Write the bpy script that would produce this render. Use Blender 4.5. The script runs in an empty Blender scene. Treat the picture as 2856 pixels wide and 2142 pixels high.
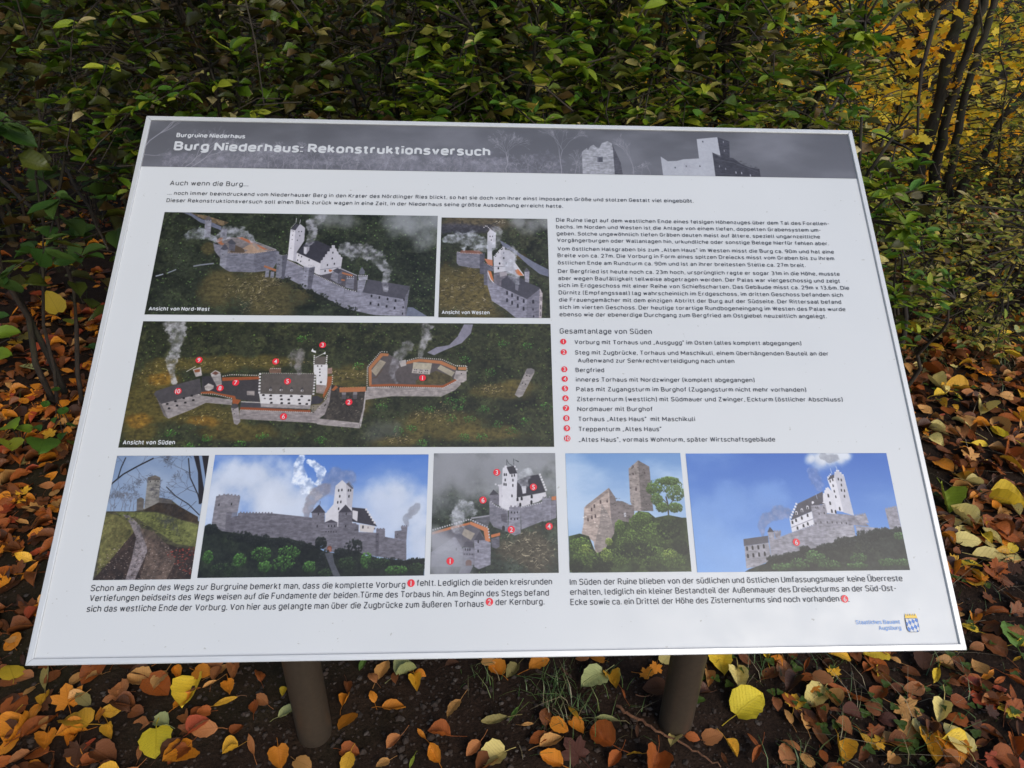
import bpy, math, random
import numpy as np
from mathutils import Vector, Matrix, Euler
R = math.radians
random.seed(7); RNG = np.random.default_rng(7)
scene = bpy.context.scene; C = scene.collection

# ================================================================ camera, sky, sun, exposure
cam_d = bpy.data.cameras.new('camera'); cam = bpy.data.objects.new('camera', cam_d); C.objects.link(cam)
cam.matrix_world = Matrix([[0.998773, -0.002444, -0.049453, -0.025536], [-0.041615, 0.499758, -0.865165, -0.941147], [0.026829, 0.866161, 0.499044, 1.487797], [0.0, 0.0, 0.0, 1.0]])
cam_d.sensor_fit = 'HORIZONTAL'; cam_d.sensor_width = 36.0; cam_d.lens = 25.0210; cam_d.shift_x = -0.01495
cam_d.clip_start = .05; cam_d.clip_end = 600
scene.camera = cam
SUN_EL, SUN_AZ = 40, 150           # degrees; azimuth from +y towards +x: from the right, over the path
world = bpy.data.worlds.new('World'); scene.world = world; world.use_nodes = True
nt = world.node_tree; bg = nt.nodes['Background']
sky = nt.nodes.new('ShaderNodeTexSky'); sky.sky_type = 'NISHITA'; sky.sun_disc = False
sky.sun_elevation = R(SUN_EL); sky.sun_rotation = R(SUN_AZ); sky.air_density = 1.0; sky.dust_density = 1.3; sky.ozone_density = 1.0
nt.links.new(sky.outputs[0], bg.inputs[0]); bg.inputs[1].default_value = .13
sun_d = bpy.data.lights.new('sun', 'SUN'); sun = bpy.data.objects.new('sun', sun_d); C.objects.link(sun)
sun_d.energy = 1.0; sun_d.angle = R(30); sun_d.color = (1, .94, .84)
d = Vector((math.sin(R(SUN_AZ)) * math.cos(R(SUN_EL)), math.cos(R(SUN_AZ)) * math.cos(R(SUN_EL)), math.sin(R(SUN_EL))))
sun.rotation_euler = d.to_track_quat('Z', 'Y').to_euler()
scene.view_settings.view_transform = 'Standard'; scene.view_settings.look = 'None'
scene.view_settings.exposure = .72; scene.view_settings.gamma = 1.0

# ================================================================ helpers
def lin(c): return tuple((v / 255 / 12.92) if v / 255 <= .04045 else ((v / 255 + .055) / 1.055) ** 2.4 for v in c)
def tag(o, label=None, cat=None, group=None, kind=None):
    if label: o['label'] = label
    if cat: o['category'] = cat
    if group: o['group'] = group
    if kind: o['kind'] = kind
    return o
def empty(name, loc=(0, 0, 0), label=None, cat=None, group=None, parent=None):
    o = bpy.data.objects.new(name, None); C.objects.link(o); o.location = loc; o.empty_display_size = .1
    if parent: o.parent = parent
    return tag(o, label, cat, group)
class MB:                                   # collects triangles with uv and tint, builds ONE mesh
    def __init__(s): s.v = []; s.f = []; s.uv = []; s.c = []; s.n = 0
    def add(s, v, f, uv=None, col=(1, 1, 1)):
        v = np.asarray(v, float); f = np.asarray(f, int)
        s.v.append(v); s.f.append(f + s.n); s.n += len(v)
        s.uv.append(np.zeros((len(v), 2)) if uv is None else np.asarray(uv, float))
        s.c.append(np.tile(np.array(tuple(col) + (1,), float), (len(v), 1)))
    def mesh(s, name, mat, smooth=True):
        v = np.concatenate(s.v); f = np.concatenate(s.f); uv = np.concatenate(s.uv); c = np.concatenate(s.c)
        m = bpy.data.meshes.new(name); n = len(f)
        m.vertices.add(len(v)); m.vertices.foreach_set('co', v.astype(np.float32).ravel())
        m.loops.add(n * 3); m.loops.foreach_set('vertex_index', f.astype(np.int32).ravel())
        m.polygons.add(n); m.polygons.foreach_set('loop_start', np.arange(0, n * 3, 3, dtype=np.int32))
        m.polygons.foreach_set('use_smooth', np.full(n, smooth))
        m.update(calc_edges=True)
        u = m.uv_layers.new(name='uv'); u.data.foreach_set('uv', uv[f.ravel()].astype(np.float32).ravel())
        a = m.color_attributes.new('tint', 'FLOAT_COLOR', 'POINT'); a.data.foreach_set('color', c.astype(np.float32).ravel())
        m.materials.append(mat); m.validate(); return m
    def build(s, name, mat, parent=None, smooth=True):
        o = bpy.data.objects.new(name, s.mesh(name, mat, smooth)); C.objects.link(o)
        if parent: o.parent = parent
        return o
def part(name, mesh, parent, mw=None, label=None):
    o = bpy.data.objects.new(name, mesh); C.objects.link(o); o.parent = parent
    if mw is not None: o.matrix_local = mw
    if label: o['label'] = label
    return o
def tube_data(pts, rad, sides=7, cap=True):
    pts = [Vector(p) for p in pts]; V = []; F = []; UV = []; L = 0
    up = Vector((.3, .2, 1)).normalized()
    for i, p in enumerate(pts):
        t = (pts[min(i + 1, len(pts) - 1)] - pts[max(i - 1, 0)]).normalized()
        a = t.cross(up if abs(t.dot(up)) < .95 else Vector((1, 0, 0))).normalized(); b = t.cross(a)
        if i: L += (p - pts[i - 1]).length
        r = rad[i] if hasattr(rad, '__len__') else rad
        for k in range(sides):
            q = 2 * math.pi * k / sides; V.append(p + a * math.cos(q) * r + b * math.sin(q) * r); UV.append((k / sides, L))
    for i in range(len(pts) - 1):
        for k in range(sides):
            A = i * sides + k; B = i * sides + (k + 1) % sides
            F += [(A, B, B + sides), (A, B + sides, A + sides)]
    if cap:
        V.append(pts[0]); V.append(pts[-1]); UV += [(0, 0), (0, L)]; n = len(V)
        for k in range(sides): F += [(n - 2, (k + 1) % sides, k), (n - 1, (len(pts) - 1) * sides + k, (len(pts) - 1) * sides + (k + 1) % sides)]
    return np.array([tuple(v) for v in V]), F, UV
def box_data(x0, x1, y0, y1, z0, z1):
    V = [(x, y, z) for z in (z0, z1) for y in (y0, y1) for x in (x0, x1)]
    Q = [(0, 2, 3, 1), (4, 5, 7, 6), (0, 1, 5, 4), (2, 6, 7, 3), (0, 4, 6, 2), (1, 3, 7, 5)]
    return V, [t for q in Q for t in ((q[0], q[1], q[2]), (q[0], q[2], q[3]))]

# ---- materials
def newmat(name):
    m = bpy.data.materials.new(name); m.use_nodes = True; return m, m.node_tree, m.node_tree.nodes['Principled BSDF']
def N(nt, t, **k):
    n = nt.nodes.new(t)
    for a, b in k.items(): setattr(n, a, b)
    return n
def noise(nt, scale, detail=4, rough=.6, vec=None, dist=0):
    n = N(nt, 'ShaderNodeTexNoise'); n.inputs['Scale'].default_value = scale; n.inputs['Detail'].default_value = detail
    n.inputs['Roughness'].default_value = rough; n.inputs['Distortion'].default_value = dist
    if vec is not None: nt.links.new(vec, n.inputs['Vector'])
    return n
def ramp(nt, src, stops):
    r = N(nt, 'ShaderNodeValToRGB'); e = r.color_ramp.elements
    while len(e) < len(stops): e.new(.5)
    for x, (p, c) in zip(e, stops): x.position = p; x.color = tuple(c) + (1,)
    nt.links.new(src, r.inputs[0]); return r
def mix(nt, f, a, b, mode='MIX'):
    m = N(nt, 'ShaderNodeMix', data_type='RGBA', blend_type=mode)
    for s, v in ((m.inputs[0], f), (m.inputs[6], a), (m.inputs[7], b)):
        if hasattr(v, 'is_linked') or hasattr(v, 'links'): nt.links.new(v, s)
        elif isinstance(v, (int, float)): s.default_value = v
        else: s.default_value = tuple(v) + (1,)
    return m.outputs[2]
def bump(nt, h, p, st, dist=.01):
    b = N(nt, 'ShaderNodeBump'); b.inputs['Strength'].default_value = st; b.inputs['Distance'].default_value = dist
    nt.links.new(h, b.inputs['Height']); nt.links.new(b.outputs[0], p.inputs['Normal'])
def flat(name, col, rough=.5, metal=0, spec=.5, var=.06, scale=40, bmp=0):
    m, nt, p = newmat(name); tc = N(nt, 'ShaderNodeTexCoord'); n = noise(nt, scale, 4, .6, tc.outputs['Object'])
    c = ramp(nt, n.outputs[0], [(.3, [v * (1 - var) for v in col]), (.7, [min(1, v * (1 + var)) for v in col])])
    nt.links.new(c.outputs[0], p.inputs['Base Color']); p.inputs['Roughness'].default_value = rough; p.inputs['Metallic'].default_value = metal
    p.inputs['Specular IOR Level'].default_value = spec
    if bmp: bump(nt, n.outputs[0], p, bmp, .002)
    return m
def leafmat(name, spots=.5, rough=.55, trans=.25, veins=.35, spotcol=(.05, .025, .01), spec=.35):
    m, nt, p = newmat(name); at = N(nt, 'ShaderNodeAttribute', attribute_name='tint'); oi = N(nt, 'ShaderNodeObjectInfo')
    uv = N(nt, 'ShaderNodeUVMap', uv_map='uv'); sx = N(nt, 'ShaderNodeSeparateXYZ'); nt.links.new(uv.outputs[0], sx.inputs[0])
    uvw = N(nt, 'ShaderNodeTexCoord').outputs['Object']
    # veins: midrib plus slanting side veins, from the leaf's own length/width coordinates
    ab = N(nt, 'ShaderNodeMath', operation='ABSOLUTE'); nt.links.new(sx.outputs[0], ab.inputs[0])
    k = N(nt, 'ShaderNodeMath', operation='MULTIPLY'); k.inputs[1].default_value = .75; nt.links.new(ab.outputs[0], k.inputs[0])
    d = N(nt, 'ShaderNodeMath', operation='SUBTRACT'); nt.links.new(sx.outputs[1], d.inputs[0]); nt.links.new(k.outputs[0], d.inputs[1])
    w = N(nt, 'ShaderNodeMath', operation='MULTIPLY'); w.inputs[1].default_value = 9.; nt.links.new(d.outputs[0], w.inputs[0])
    fr = N(nt, 'ShaderNodeMath', operation='PINGPONG'); fr.inputs[1].default_value = .5; wn = noise(nt, 35, 3, .6, uvw); wa = N(nt, 'ShaderNodeMath', operation='ADD'); nt.links.new(w.outputs[0], wa.inputs[0]); nt.links.new(wn.outputs[0], wa.inputs[1]); nt.links.new(wa.outputs[0], fr.inputs[0])
    side = ramp(nt, fr.outputs[0], [(0, (1, 1, 1)), (.11, (0, 0, 0))]); mid = ramp(nt, ab.outputs[0], [(0, (1, 1, 1)), (.03, (0, 0, 0))])
    vn = mix(nt, 1., side.outputs[0], mid.outputs[0], 'LIGHTEN')
    ob = N(nt, 'ShaderNodeTexCoord'); add = N(nt, 'ShaderNodeVectorMath', operation='ADD'); nt.links.new(ob.outputs['Object'], add.inputs[0])
    sc = N(nt, 'ShaderNodeVectorMath', operation='SCALE'); sc.inputs['Scale'].default_value = 3.; nt.links.new(oi.outputs['Location'], sc.inputs[0]); nt.links.new(sc.outputs[0], add.inputs[1])
    n1 = noise(nt, 60, 4, .65, add.outputs[0]); n2 = noise(nt, 260, 3, .6, add.outputs[0])
    base = mix(nt, n1.outputs[0], mix(nt, 1., at.outputs['Color'], (.76, .68, .60), 'MULTIPLY'), mix(nt, 1., at.outputs['Color'], (1.58, 1.55, 1.45), 'MULTIPLY'))
    sp = ramp(nt, n1.outputs[0], [(.54, (0, 0, 0)), (.74, (1, 1, 1))]); sp2 = ramp(nt, n2.outputs[0], [(.62, (0, 0, 0)), (.68, (1, 1, 1))])
    s1 = N(nt, 'ShaderNodeMath', operation='MULTIPLY'); nt.links.new(sp.outputs[0], s1.inputs[0]); s1.inputs[1].default_value = spots * .7
    s2 = N(nt, 'ShaderNodeMath', operation='MULTIPLY'); nt.links.new(sp2.outputs[0], s2.inputs[0]); s2.inputs[1].default_value = spots * .8
    base = mix(nt, s1.outputs[0], base, mix(nt, 1., base, (.42, .27, .18), 'MULTIPLY')); base = mix(nt, s2.outputs[0], base, spotcol)
    v1 = N(nt, 'ShaderNodeMath', operation='MULTIPLY'); nt.links.new(vn, v1.inputs[0]); v1.inputs[1].default_value = veins
    base = mix(nt, v1.outputs[0], base, mix(nt, 1., base, (.5, .42, .35), 'MULTIPLY'))
    hs = N(nt, 'ShaderNodeHueSaturation'); nt.links.new(base, hs.inputs['Color'])
    mr = N(nt, 'ShaderNodeMapRange'); nt.links.new(oi.outputs['Random'], mr.inputs[0]); mr.inputs[3].default_value = .85; mr.inputs[4].default_value = 1.3; nt.links.new(mr.outputs[0], hs.inputs['Value'])
    nt.links.new(hs.outputs[0], p.inputs['Base Color']); p.inputs['Roughness'].default_value = rough; p.inputs['Specular IOR Level'].default_value = spec
    bw = mix(nt, .7, vn, n1.outputs[0]); bump(nt, bw, p, .6, .003)
    tr = N(nt, 'ShaderNodeBsdfTranslucent'); nt.links.new(hs.outputs[0], tr.inputs[0]); ms = N(nt, 'ShaderNodeMixShader'); ms.inputs[0].default_value = trans
    out = nt.nodes['Material Output']; nt.links.new(p.outputs[0], ms.inputs[1]); nt.links.new(tr.outputs[0], ms.inputs[2]); nt.links.new(ms.outputs[0], out.inputs[0])
    return m
M = {}
M['litter'] = leafmat('fallen_leaf', .8, .5, .12, .38)
M['green'] = leafmat('hedge_leaf', .12, .42, .38, .3, (.1, .08, .02), .45)
M['autumn'] = leafmat('autumn_leaf', .18, .5, .5, .25, (.2, .08, .02))
def bark(name, a, b, sc=30):
    m, nt, p = newmat(name); tc = N(nt, 'ShaderNodeTexCoord'); mp = N(nt, 'ShaderNodeMapping'); mp.inputs['Scale'].default_value = (1, 1, .25)
    nt.links.new(tc.outputs['Object'], mp.inputs[0]); n = noise(nt, sc, 6, .7, mp.outputs[0], .6); n2 = noise(nt, 6, 3, .6, tc.outputs['Object'])
    c = ramp(nt, n.outputs[0], [(.3, a), (.7, b)]); g = ramp(nt, n2.outputs[0], [(.52, (0, 0, 0)), (.7, (1, 1, 1))])
    f = N(nt, 'ShaderNodeMath', operation='MULTIPLY'); nt.links.new(g.outputs[0], f.inputs[0]); f.inputs[1].default_value = .45
    nt.links.new(mix(nt, f.outputs[0], c.outputs[0], (.05, .06, .02)), p.inputs['Base Color']); p.inputs['Roughness'].default_value = .9; bump(nt, n.outputs[0], p, .9, .008)
    return m
M['bark'] = bark('bark', (.008, .006, .004), (.04, .030, .019)); M['twig'] = bark('twig_bark', (.012, .008, .005), (.055, .038, .025), 60)
M['red_twig'] = bark('red_brown_twig', (.10, .04, .02), (.22, .10, .045), 80)
# soil
def soil():
    m, nt, p = newmat('soil'); tc = N(nt, 'ShaderNodeTexCoord'); o = tc.outputs['Object']
    n1 = noise(nt, 9, 6, .65, o); n2 = noise(nt, 120, 5, .7, o); n3 = noise(nt, .8, 4, .6, o); n4 = noise(nt, 420, 2, .6, o)
    c = ramp(nt, n1.outputs[0], [(.3, (.012, .0075, .005)), (.7, (.034, .021, .014))]); f = ramp(nt, n2.outputs[0], [(.3, (.5, .45, .4)), (.72, (1.6, 1.5, 1.45))])
    c2 = mix(nt, 1., c.outputs[0], f.outputs[0], 'MULTIPLY'); g = ramp(nt, n3.outputs[0], [(.5, (0, 0, 0)), (.66, (.45, .45, .45))])
    c3 = mix(nt, g.outputs[0], c2, (.028, .034, .010)); sp = ramp(nt, n4.outputs[0], [(.72, (0, 0, 0)), (.76, (.7, .7, .7))])
    c4 = mix(nt, sp.outputs[0], c3, (.16, .13, .10)); nt.links.new(c4, p.inputs['Base Color']); p.inputs['Roughness'].default_value = .9; p.inputs['Specular IOR Level'].default_value = .15
    a = mix(nt, .5, n1.outputs[0], n2.outputs[0]); bump(nt, a, p, 1., .012); return m
M['soil'] = soil(); M['crumb'] = flat('soil_crumb', (.030, .019, .013), .9, var=.6, scale=20)
M['pebble'] = flat('pebble', (.06, .046, .036), .8, var=.3, scale=60)
def grassmat():
    m, nt, p = newmat('grass'); at = N(nt, 'ShaderNodeAttribute', attribute_name='tint'); nt.links.new(at.outputs['Color'], p.inputs['Base Color']); p.inputs['Roughness'].default_value = .5
    return m
M['grass'] = grassmat()

# ================================================================ terrain
def gz(x, y):
    r = math.hypot(x, y); k = min(1, max(0, (r - 1.) / 3))
    z = .006 * math.sin(7 * x + 1) * math.cos(6 * y) + k * (.035 * math.sin(1.7 * x + .5) * math.cos(1.3 * y + x) + .02 * math.sin(4.1 * y - 2.2 * x))
    if y > 5: z += .0035 * (y - 5) ** 2 if y < 45 else .0035 * 1600 + .28 * (y - 45)
    return z
def terrain():
    def axis(): 
        a = list(np.arange(-1.4, 3.2, .045)); 
        v = 3.2; s = .08
        while v < 320: a.append(v); v += s; s *= 1.13
        v = -1.44; s = .08
        while v > -60: a.insert(0, v); v -= s; s *= 1.2
        return a
    ys = axis(); xs = []; v = 0; s = .045
    while v < 300:
        xs.append(v)
        if v > 3.2: s *= 1.13
        v += s
    xs = [-q for q in xs[:0:-1]] + xs
    nx, ny = len(xs), len(ys); V = []
    for y in ys:
        for x in xs:
            near = abs(x) < 4 and abs(y) < 4
            V.append((x, y, gz(x, y) + (random.gauss(0, .0022) if near else 0)))
    F = []
    for j in range(ny - 1):
        for i in range(nx - 1):
            a = j * nx + i; F += [(a, a + 1, a + nx + 1), (a, a + nx + 1, a + nx)]
    b = MB(); b.add(V, F); o = b.build('ground', M['soil']); tag(o, 'dark brown forest soil under the leaves', kind='structure')
terrain()

# ================================================================ leaf shapes (length 1 along +y from the stalk, uv = (x, y))
def leaf_shape(kind, rows=5, cols=2, fold=.12, curl=.2, crump=.02, serr=0, seed=0, stalk=0.):
    r = random.Random(seed); V = []; F = []; 
    prof = dict(lime=lambda t: .46 * (math.sin(math.pi * min(1, t ** .72)) ** .62) * (1 - .12 * t), ovate=lambda t: .30 * math.sin(math.pi * t ** .85) ** .8,
                privet=lambda t: .19 * math.sin(math.pi * t ** .95) ** .75, narrow=lambda t: .14 * math.sin(math.pi * t) ** .8)[kind]
    n = rows; a = r.uniform(-.8, .8); 
    for j in range(n + 1):
        t = j / n; w = max(.004, prof(min(.999, max(.001, t))))
        if kind == 'lime' and j == 0: w = .16
        for i in range(-cols, cols + 1):
            u = i / cols; e = (1 + serr * (.5 if (j % 2) else -.5) * (abs(u) == 1)) ; x = u * w * e; y = t + (-.07 * abs(u) * (1 - t) if kind == 'lime' else 0) * (t < .4)
            z = fold * abs(u) ** 1.4 * w * 2 + curl * ((t - .5) ** 2 - .25) + crump * r.uniform(-1, 1) * (1 if 0 < t < 1 else .3) + .25 * curl * math.sin(3 * t + a) * u
            V.append((x, y, z))
    k = 2 * cols + 1
    for j in range(n):
        for i in range(k - 1):
            q = j * k + i; F += [(q, q + 1, q + k + 1), (q, q + k + 1, q + k)]
    UV = [(v[0], v[1]) for v in V]
    if stalk:
        s0 = len(V); b = r.uniform(-.3, .3); P = [(0, .02, 0), (b * .3 * stalk, -stalk * .5, .03), (b * stalk, -stalk, -.02 + .1 * r.random())]
        tv, tf, _ = tube_data(P, [.018, .013, .018], 3, False); V += [tuple(q) for q in tv]; F += [tuple(i + s0 for i in f) for f in tf]; UV += [(0, .1)] * len(tv)
    return np.array(V), np.array(F), np.array(UV)
def maple_shape(seed=0, curl=.15, stalk=.5):
    r = random.Random(seed); out = []
    lob = [(-90, .12), (-62, .46), (-48, .42), (-30, .64), (-18, .56), (2, .46), (14, .74), (26, .72), (38, .90), (50, .72), (58, .56), (70, .80), (78, .84), (90, .98)]
    pts = [(math.cos(R(a)) * l * .62, math.sin(R(a)) * l * .62 + .35) for a, l in lob]
    pts = pts + [(-x, y) for x, y in pts[-2:0:-1]]
    V = [(0, .33, 0)] + [(x, y, curl * (x * x + (y - .4) ** 2) * 1.2 + r.uniform(-.03, .03)) for x, y in pts]; n = len(pts)
    F = [(0, 1 + i, 1 + (i + 1) % n) for i in range(n)]; UV = [(v[0], v[1]) for v in V]
    s0 = len(V); tv, tf, _ = tube_data([(0, .3, 0), (.05, -.1, .02), (.02, .1 - stalk, .0)], .013, 3, False); V += [tuple(q) for q in tv]; F += [tuple(i + s0 for i in f) for f in tf]; UV += [(0, .1)] * len(tv)
    return np.array(V), np.array(F), np.array(UV)
def xform(L, loc, rot, s):      # rot: 3x3 numpy
    V, F, UV = L; return V * s @ rot.T + np.array(loc), F, UV
def rotm(rx, ry, rz): return np.array(Euler((rx, ry, rz), 'XYZ').to_matrix())
def look(dirv, roll=0):         # leaf +y axis along dirv, blade facing up as far as possible
    y = np.array(dirv, float); y /= np.linalg.norm(y); u = np.array([0, 0, 1.]); x = np.cross(y, u)
    if np.linalg.norm(x) < 1e-3: x = np.array([1., 0, 0])
    x /= np.linalg.norm(x); z = np.cross(x, y); c, s = math.cos(roll), math.sin(roll)
    return np.stack([x * c + z * s, y, -x * s + z * c], 1)

# ================================================================ information board
BW, BH, TILT = 1.2, 0.84958, R(38.984)
board = empty('information_board', (0, 0, 0), 'large tilted information board with castle pictures and text on two brown posts', 'information board')
fr = Matrix.Translation((0, 0, 1)) @ Matrix.Rotation(TILT, 4, 'X')       # board plane: x right, y up the slope, z out of the face
M['panel'] = None
def panelmat():
    m, nt, p = newmat('white_board_face'); tc = N(nt, 'ShaderNodeTexCoord'); n = noise(nt, 900, 2, .6, tc.outputs['Object']); n2 = noise(nt, 2.5, 3, .5, tc.outputs['Object'])
    c = ramp(nt, n2.outputs[0], [(.3, (.505, .510, .508)), (.7, (.528, .533, .532))]); nt.links.new(c.outputs[0], p.inputs['Base Color'])
    rn = noise(nt, 14, 5, .7, tc.outputs['Object']); rr = ramp(nt, rn.outputs[0], [(.35, (.28, .28, .28)), (.7, (.48, .48, .48))]); nt.links.new(rr.outputs[0], p.inputs['Roughness'])
    ds = noise(nt, 160, 2, .5, tc.outputs['Object']); dr = ramp(nt, ds.outputs[0], [(.745, (1, 1, 1)), (.77, (.72, .70, .66))]); nt.links.new(mix(nt, 1., c.outputs[0], dr.outputs[0], 'MULTIPLY'), p.inputs['Base Color'])
    p.inputs['Specular IOR Level'].default_value = .4; bump(nt, n.outputs[0], p, .12, .0005); return m
M['panel'] = panelmat()
def alu():
    m, nt, p = newmat('satin_aluminium'); tc = N(nt, 'ShaderNodeTexCoord'); mp = N(nt, 'ShaderNodeMapping'); mp.inputs['Scale'].default_value = (4, 60, 60); nt.links.new(tc.outputs['Object'], mp.inputs[0])
    n = noise(nt, 6, 4, .6, mp.outputs[0]); n2 = noise(nt, 25, 5, .7, tc.outputs['Object']); s = ramp(nt, n2.outputs[0], [(.66, (0, 0, 0)), (.75, (.5, .5, .5))])
    c = ramp(nt, n.outputs[0], [(.3, (.53, .53, .52)), (.7, (.59, .59, .58))]); nt.links.new(mix(nt, s.outputs[0], c.outputs[0], (.42, .41, .38)), p.inputs['Base Color'])
    p.inputs['Metallic'].default_value = .25; p.inputs['Roughness'].default_value = .38; return m
M['alu'] = alu()
b = MB(); b.add(*box_data(-BW / 2 + .003, BW / 2 - .003, -BH / 2 + .003, BH / 2 - .003, -.008, -.003)); p_ = b.build('panel', M['panel'], board, False); p_.matrix_local = fr
Z0 = -.003                                  # face of the panel, 3 mm below the rim
def strip(L):                               # mitred rim profile running along x, outer side at -y
    prof = [(0, -.024), (0, -.0008), (.0008, 0), (.0072, 0), (.0080, -.0008), (.0080, -.0029), (.0080, -.010), (.0022, -.010), (.0022, -.024)]
    V = []; F = []; n = len(prof)
    for e in (-1, 1):
        for y, z in prof: V.append((e * (L / 2 - y - .0003), y, z))
    for i in range(n):
        j = (i + 1) % n; F += [(i, i + n, j + n), (i, j + n, j)]
    for o in (0, n):
        for i in range(1, n - 1): F.append((o, o + i, o + i + 1))
    return V, F
for L, rz, off in ((BW, 0, (0, -BH / 2)), (BH, 90, (BW / 2, 0)), (BW, 180, (0, BH / 2)), (BH, 270, (-BW / 2, 0))):
    b = MB(); b.add(*strip(L)); o = b.build('frame_strip', M['alu'], board, False)
    o.matrix_local = fr @ Matrix.Translation((off[0], off[1], 0)) @ Matrix.Rotation(R(rz), 4, 'Z')
M['post'] = flat('brown_powder_coat', (.062, .045, .031), .45, .3, .5, .12, 90, .15)
for sx in (-1, 1):
    px = sx * .410 - .012; py = .075; top = 1 + py * math.tan(TILT) - .035
    seg = 28; rr_ = .038; V = []; F = []; hs = [(-.12, 1), (-.0, 1), (top - .05, 1), (None, 1)]
    for h, k in hs:
        for i in range(seg):
            q = 2 * math.pi * i / seg; x = rr_ * math.cos(q); y = rr_ * math.sin(q); V.append((px + x, py + y, h if h is not None else 1 + (py + y) * math.tan(TILT) - .034))
    for j in range(3):
        for i in range(seg):
            A = j * seg + i; B = j * seg + (i + 1) % seg; F += [(A, B, B + seg), (A, B + seg, A + seg)]
    for i in range(1, seg - 1): F.append((3 * seg, 3 * seg + i, 3 * seg + i + 1))
    b = MB(); b.add(V, F); b.build('post', M['post'], board)
    b = MB(); b.add(*box_data(px - .06, px + .06, .0, .20, -.030, -.0255)); o = b.build('mounting_plate', M['post'], board, False); o.matrix_local = fr
    # bolts of the plate
for sx in (-1, 1):
    b = MB(); b.add(*box_data(sx * .408 - .015, sx * .408 + .015, -.36, .36, -.0255, -.0085)); o = b.build('rear_rail', M['alu'], board, False); o.matrix_local = fr

# ---------------------------------------------------------------- printed pictures on the face
# ---------------------------------------------------------------- printed pictures
# each printed photograph of the board is drawn here, stroke by stroke, into a small pixel
# canvas (values 0..1, coordinates in thousandths of the picture's width and height)
def _up(g, w, h):
    gh, gw = g.shape
    x = np.linspace(0, gw - 1.001, w); y = np.linspace(0, gh - 1.001, h)
    xi = x.astype(int); yi = y.astype(int); fx = x - xi; fy = y - yi
    fx = fx * fx * (3 - 2 * fx); fy = fy * fy * (3 - 2 * fy)
    a = g[yi][:, xi]; b = g[yi][:, xi + 1]; c = g[yi + 1][:, xi]; d = g[yi + 1][:, xi + 1]
    fx = fx[None, :]; fy = fy[:, None]
    return (a * (1 - fx) + b * fx) * (1 - fy) + (c * (1 - fx) + d * fx) * fy
def fbm(w, h, cell, octv, rng, sx=1.0, sy=1.0, gain=.55):
    out = np.zeros((h, w)); amp = 1.; tot = 0.
    for o in range(octv):
        gw = max(2, int(w / (cell * sx)) + 2); gh = max(2, int(h / (cell * sy)) + 2)
        out += amp * _up(rng.random((gh, gw)), w, h); tot += amp; amp *= gain; cell = max(1.2, cell / 2)
    return out / tot
def sstep(a, b, x):
    t = np.clip((x - a) / (b - a), 0, 1); return t * t * (3 - 2 * t)
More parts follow.
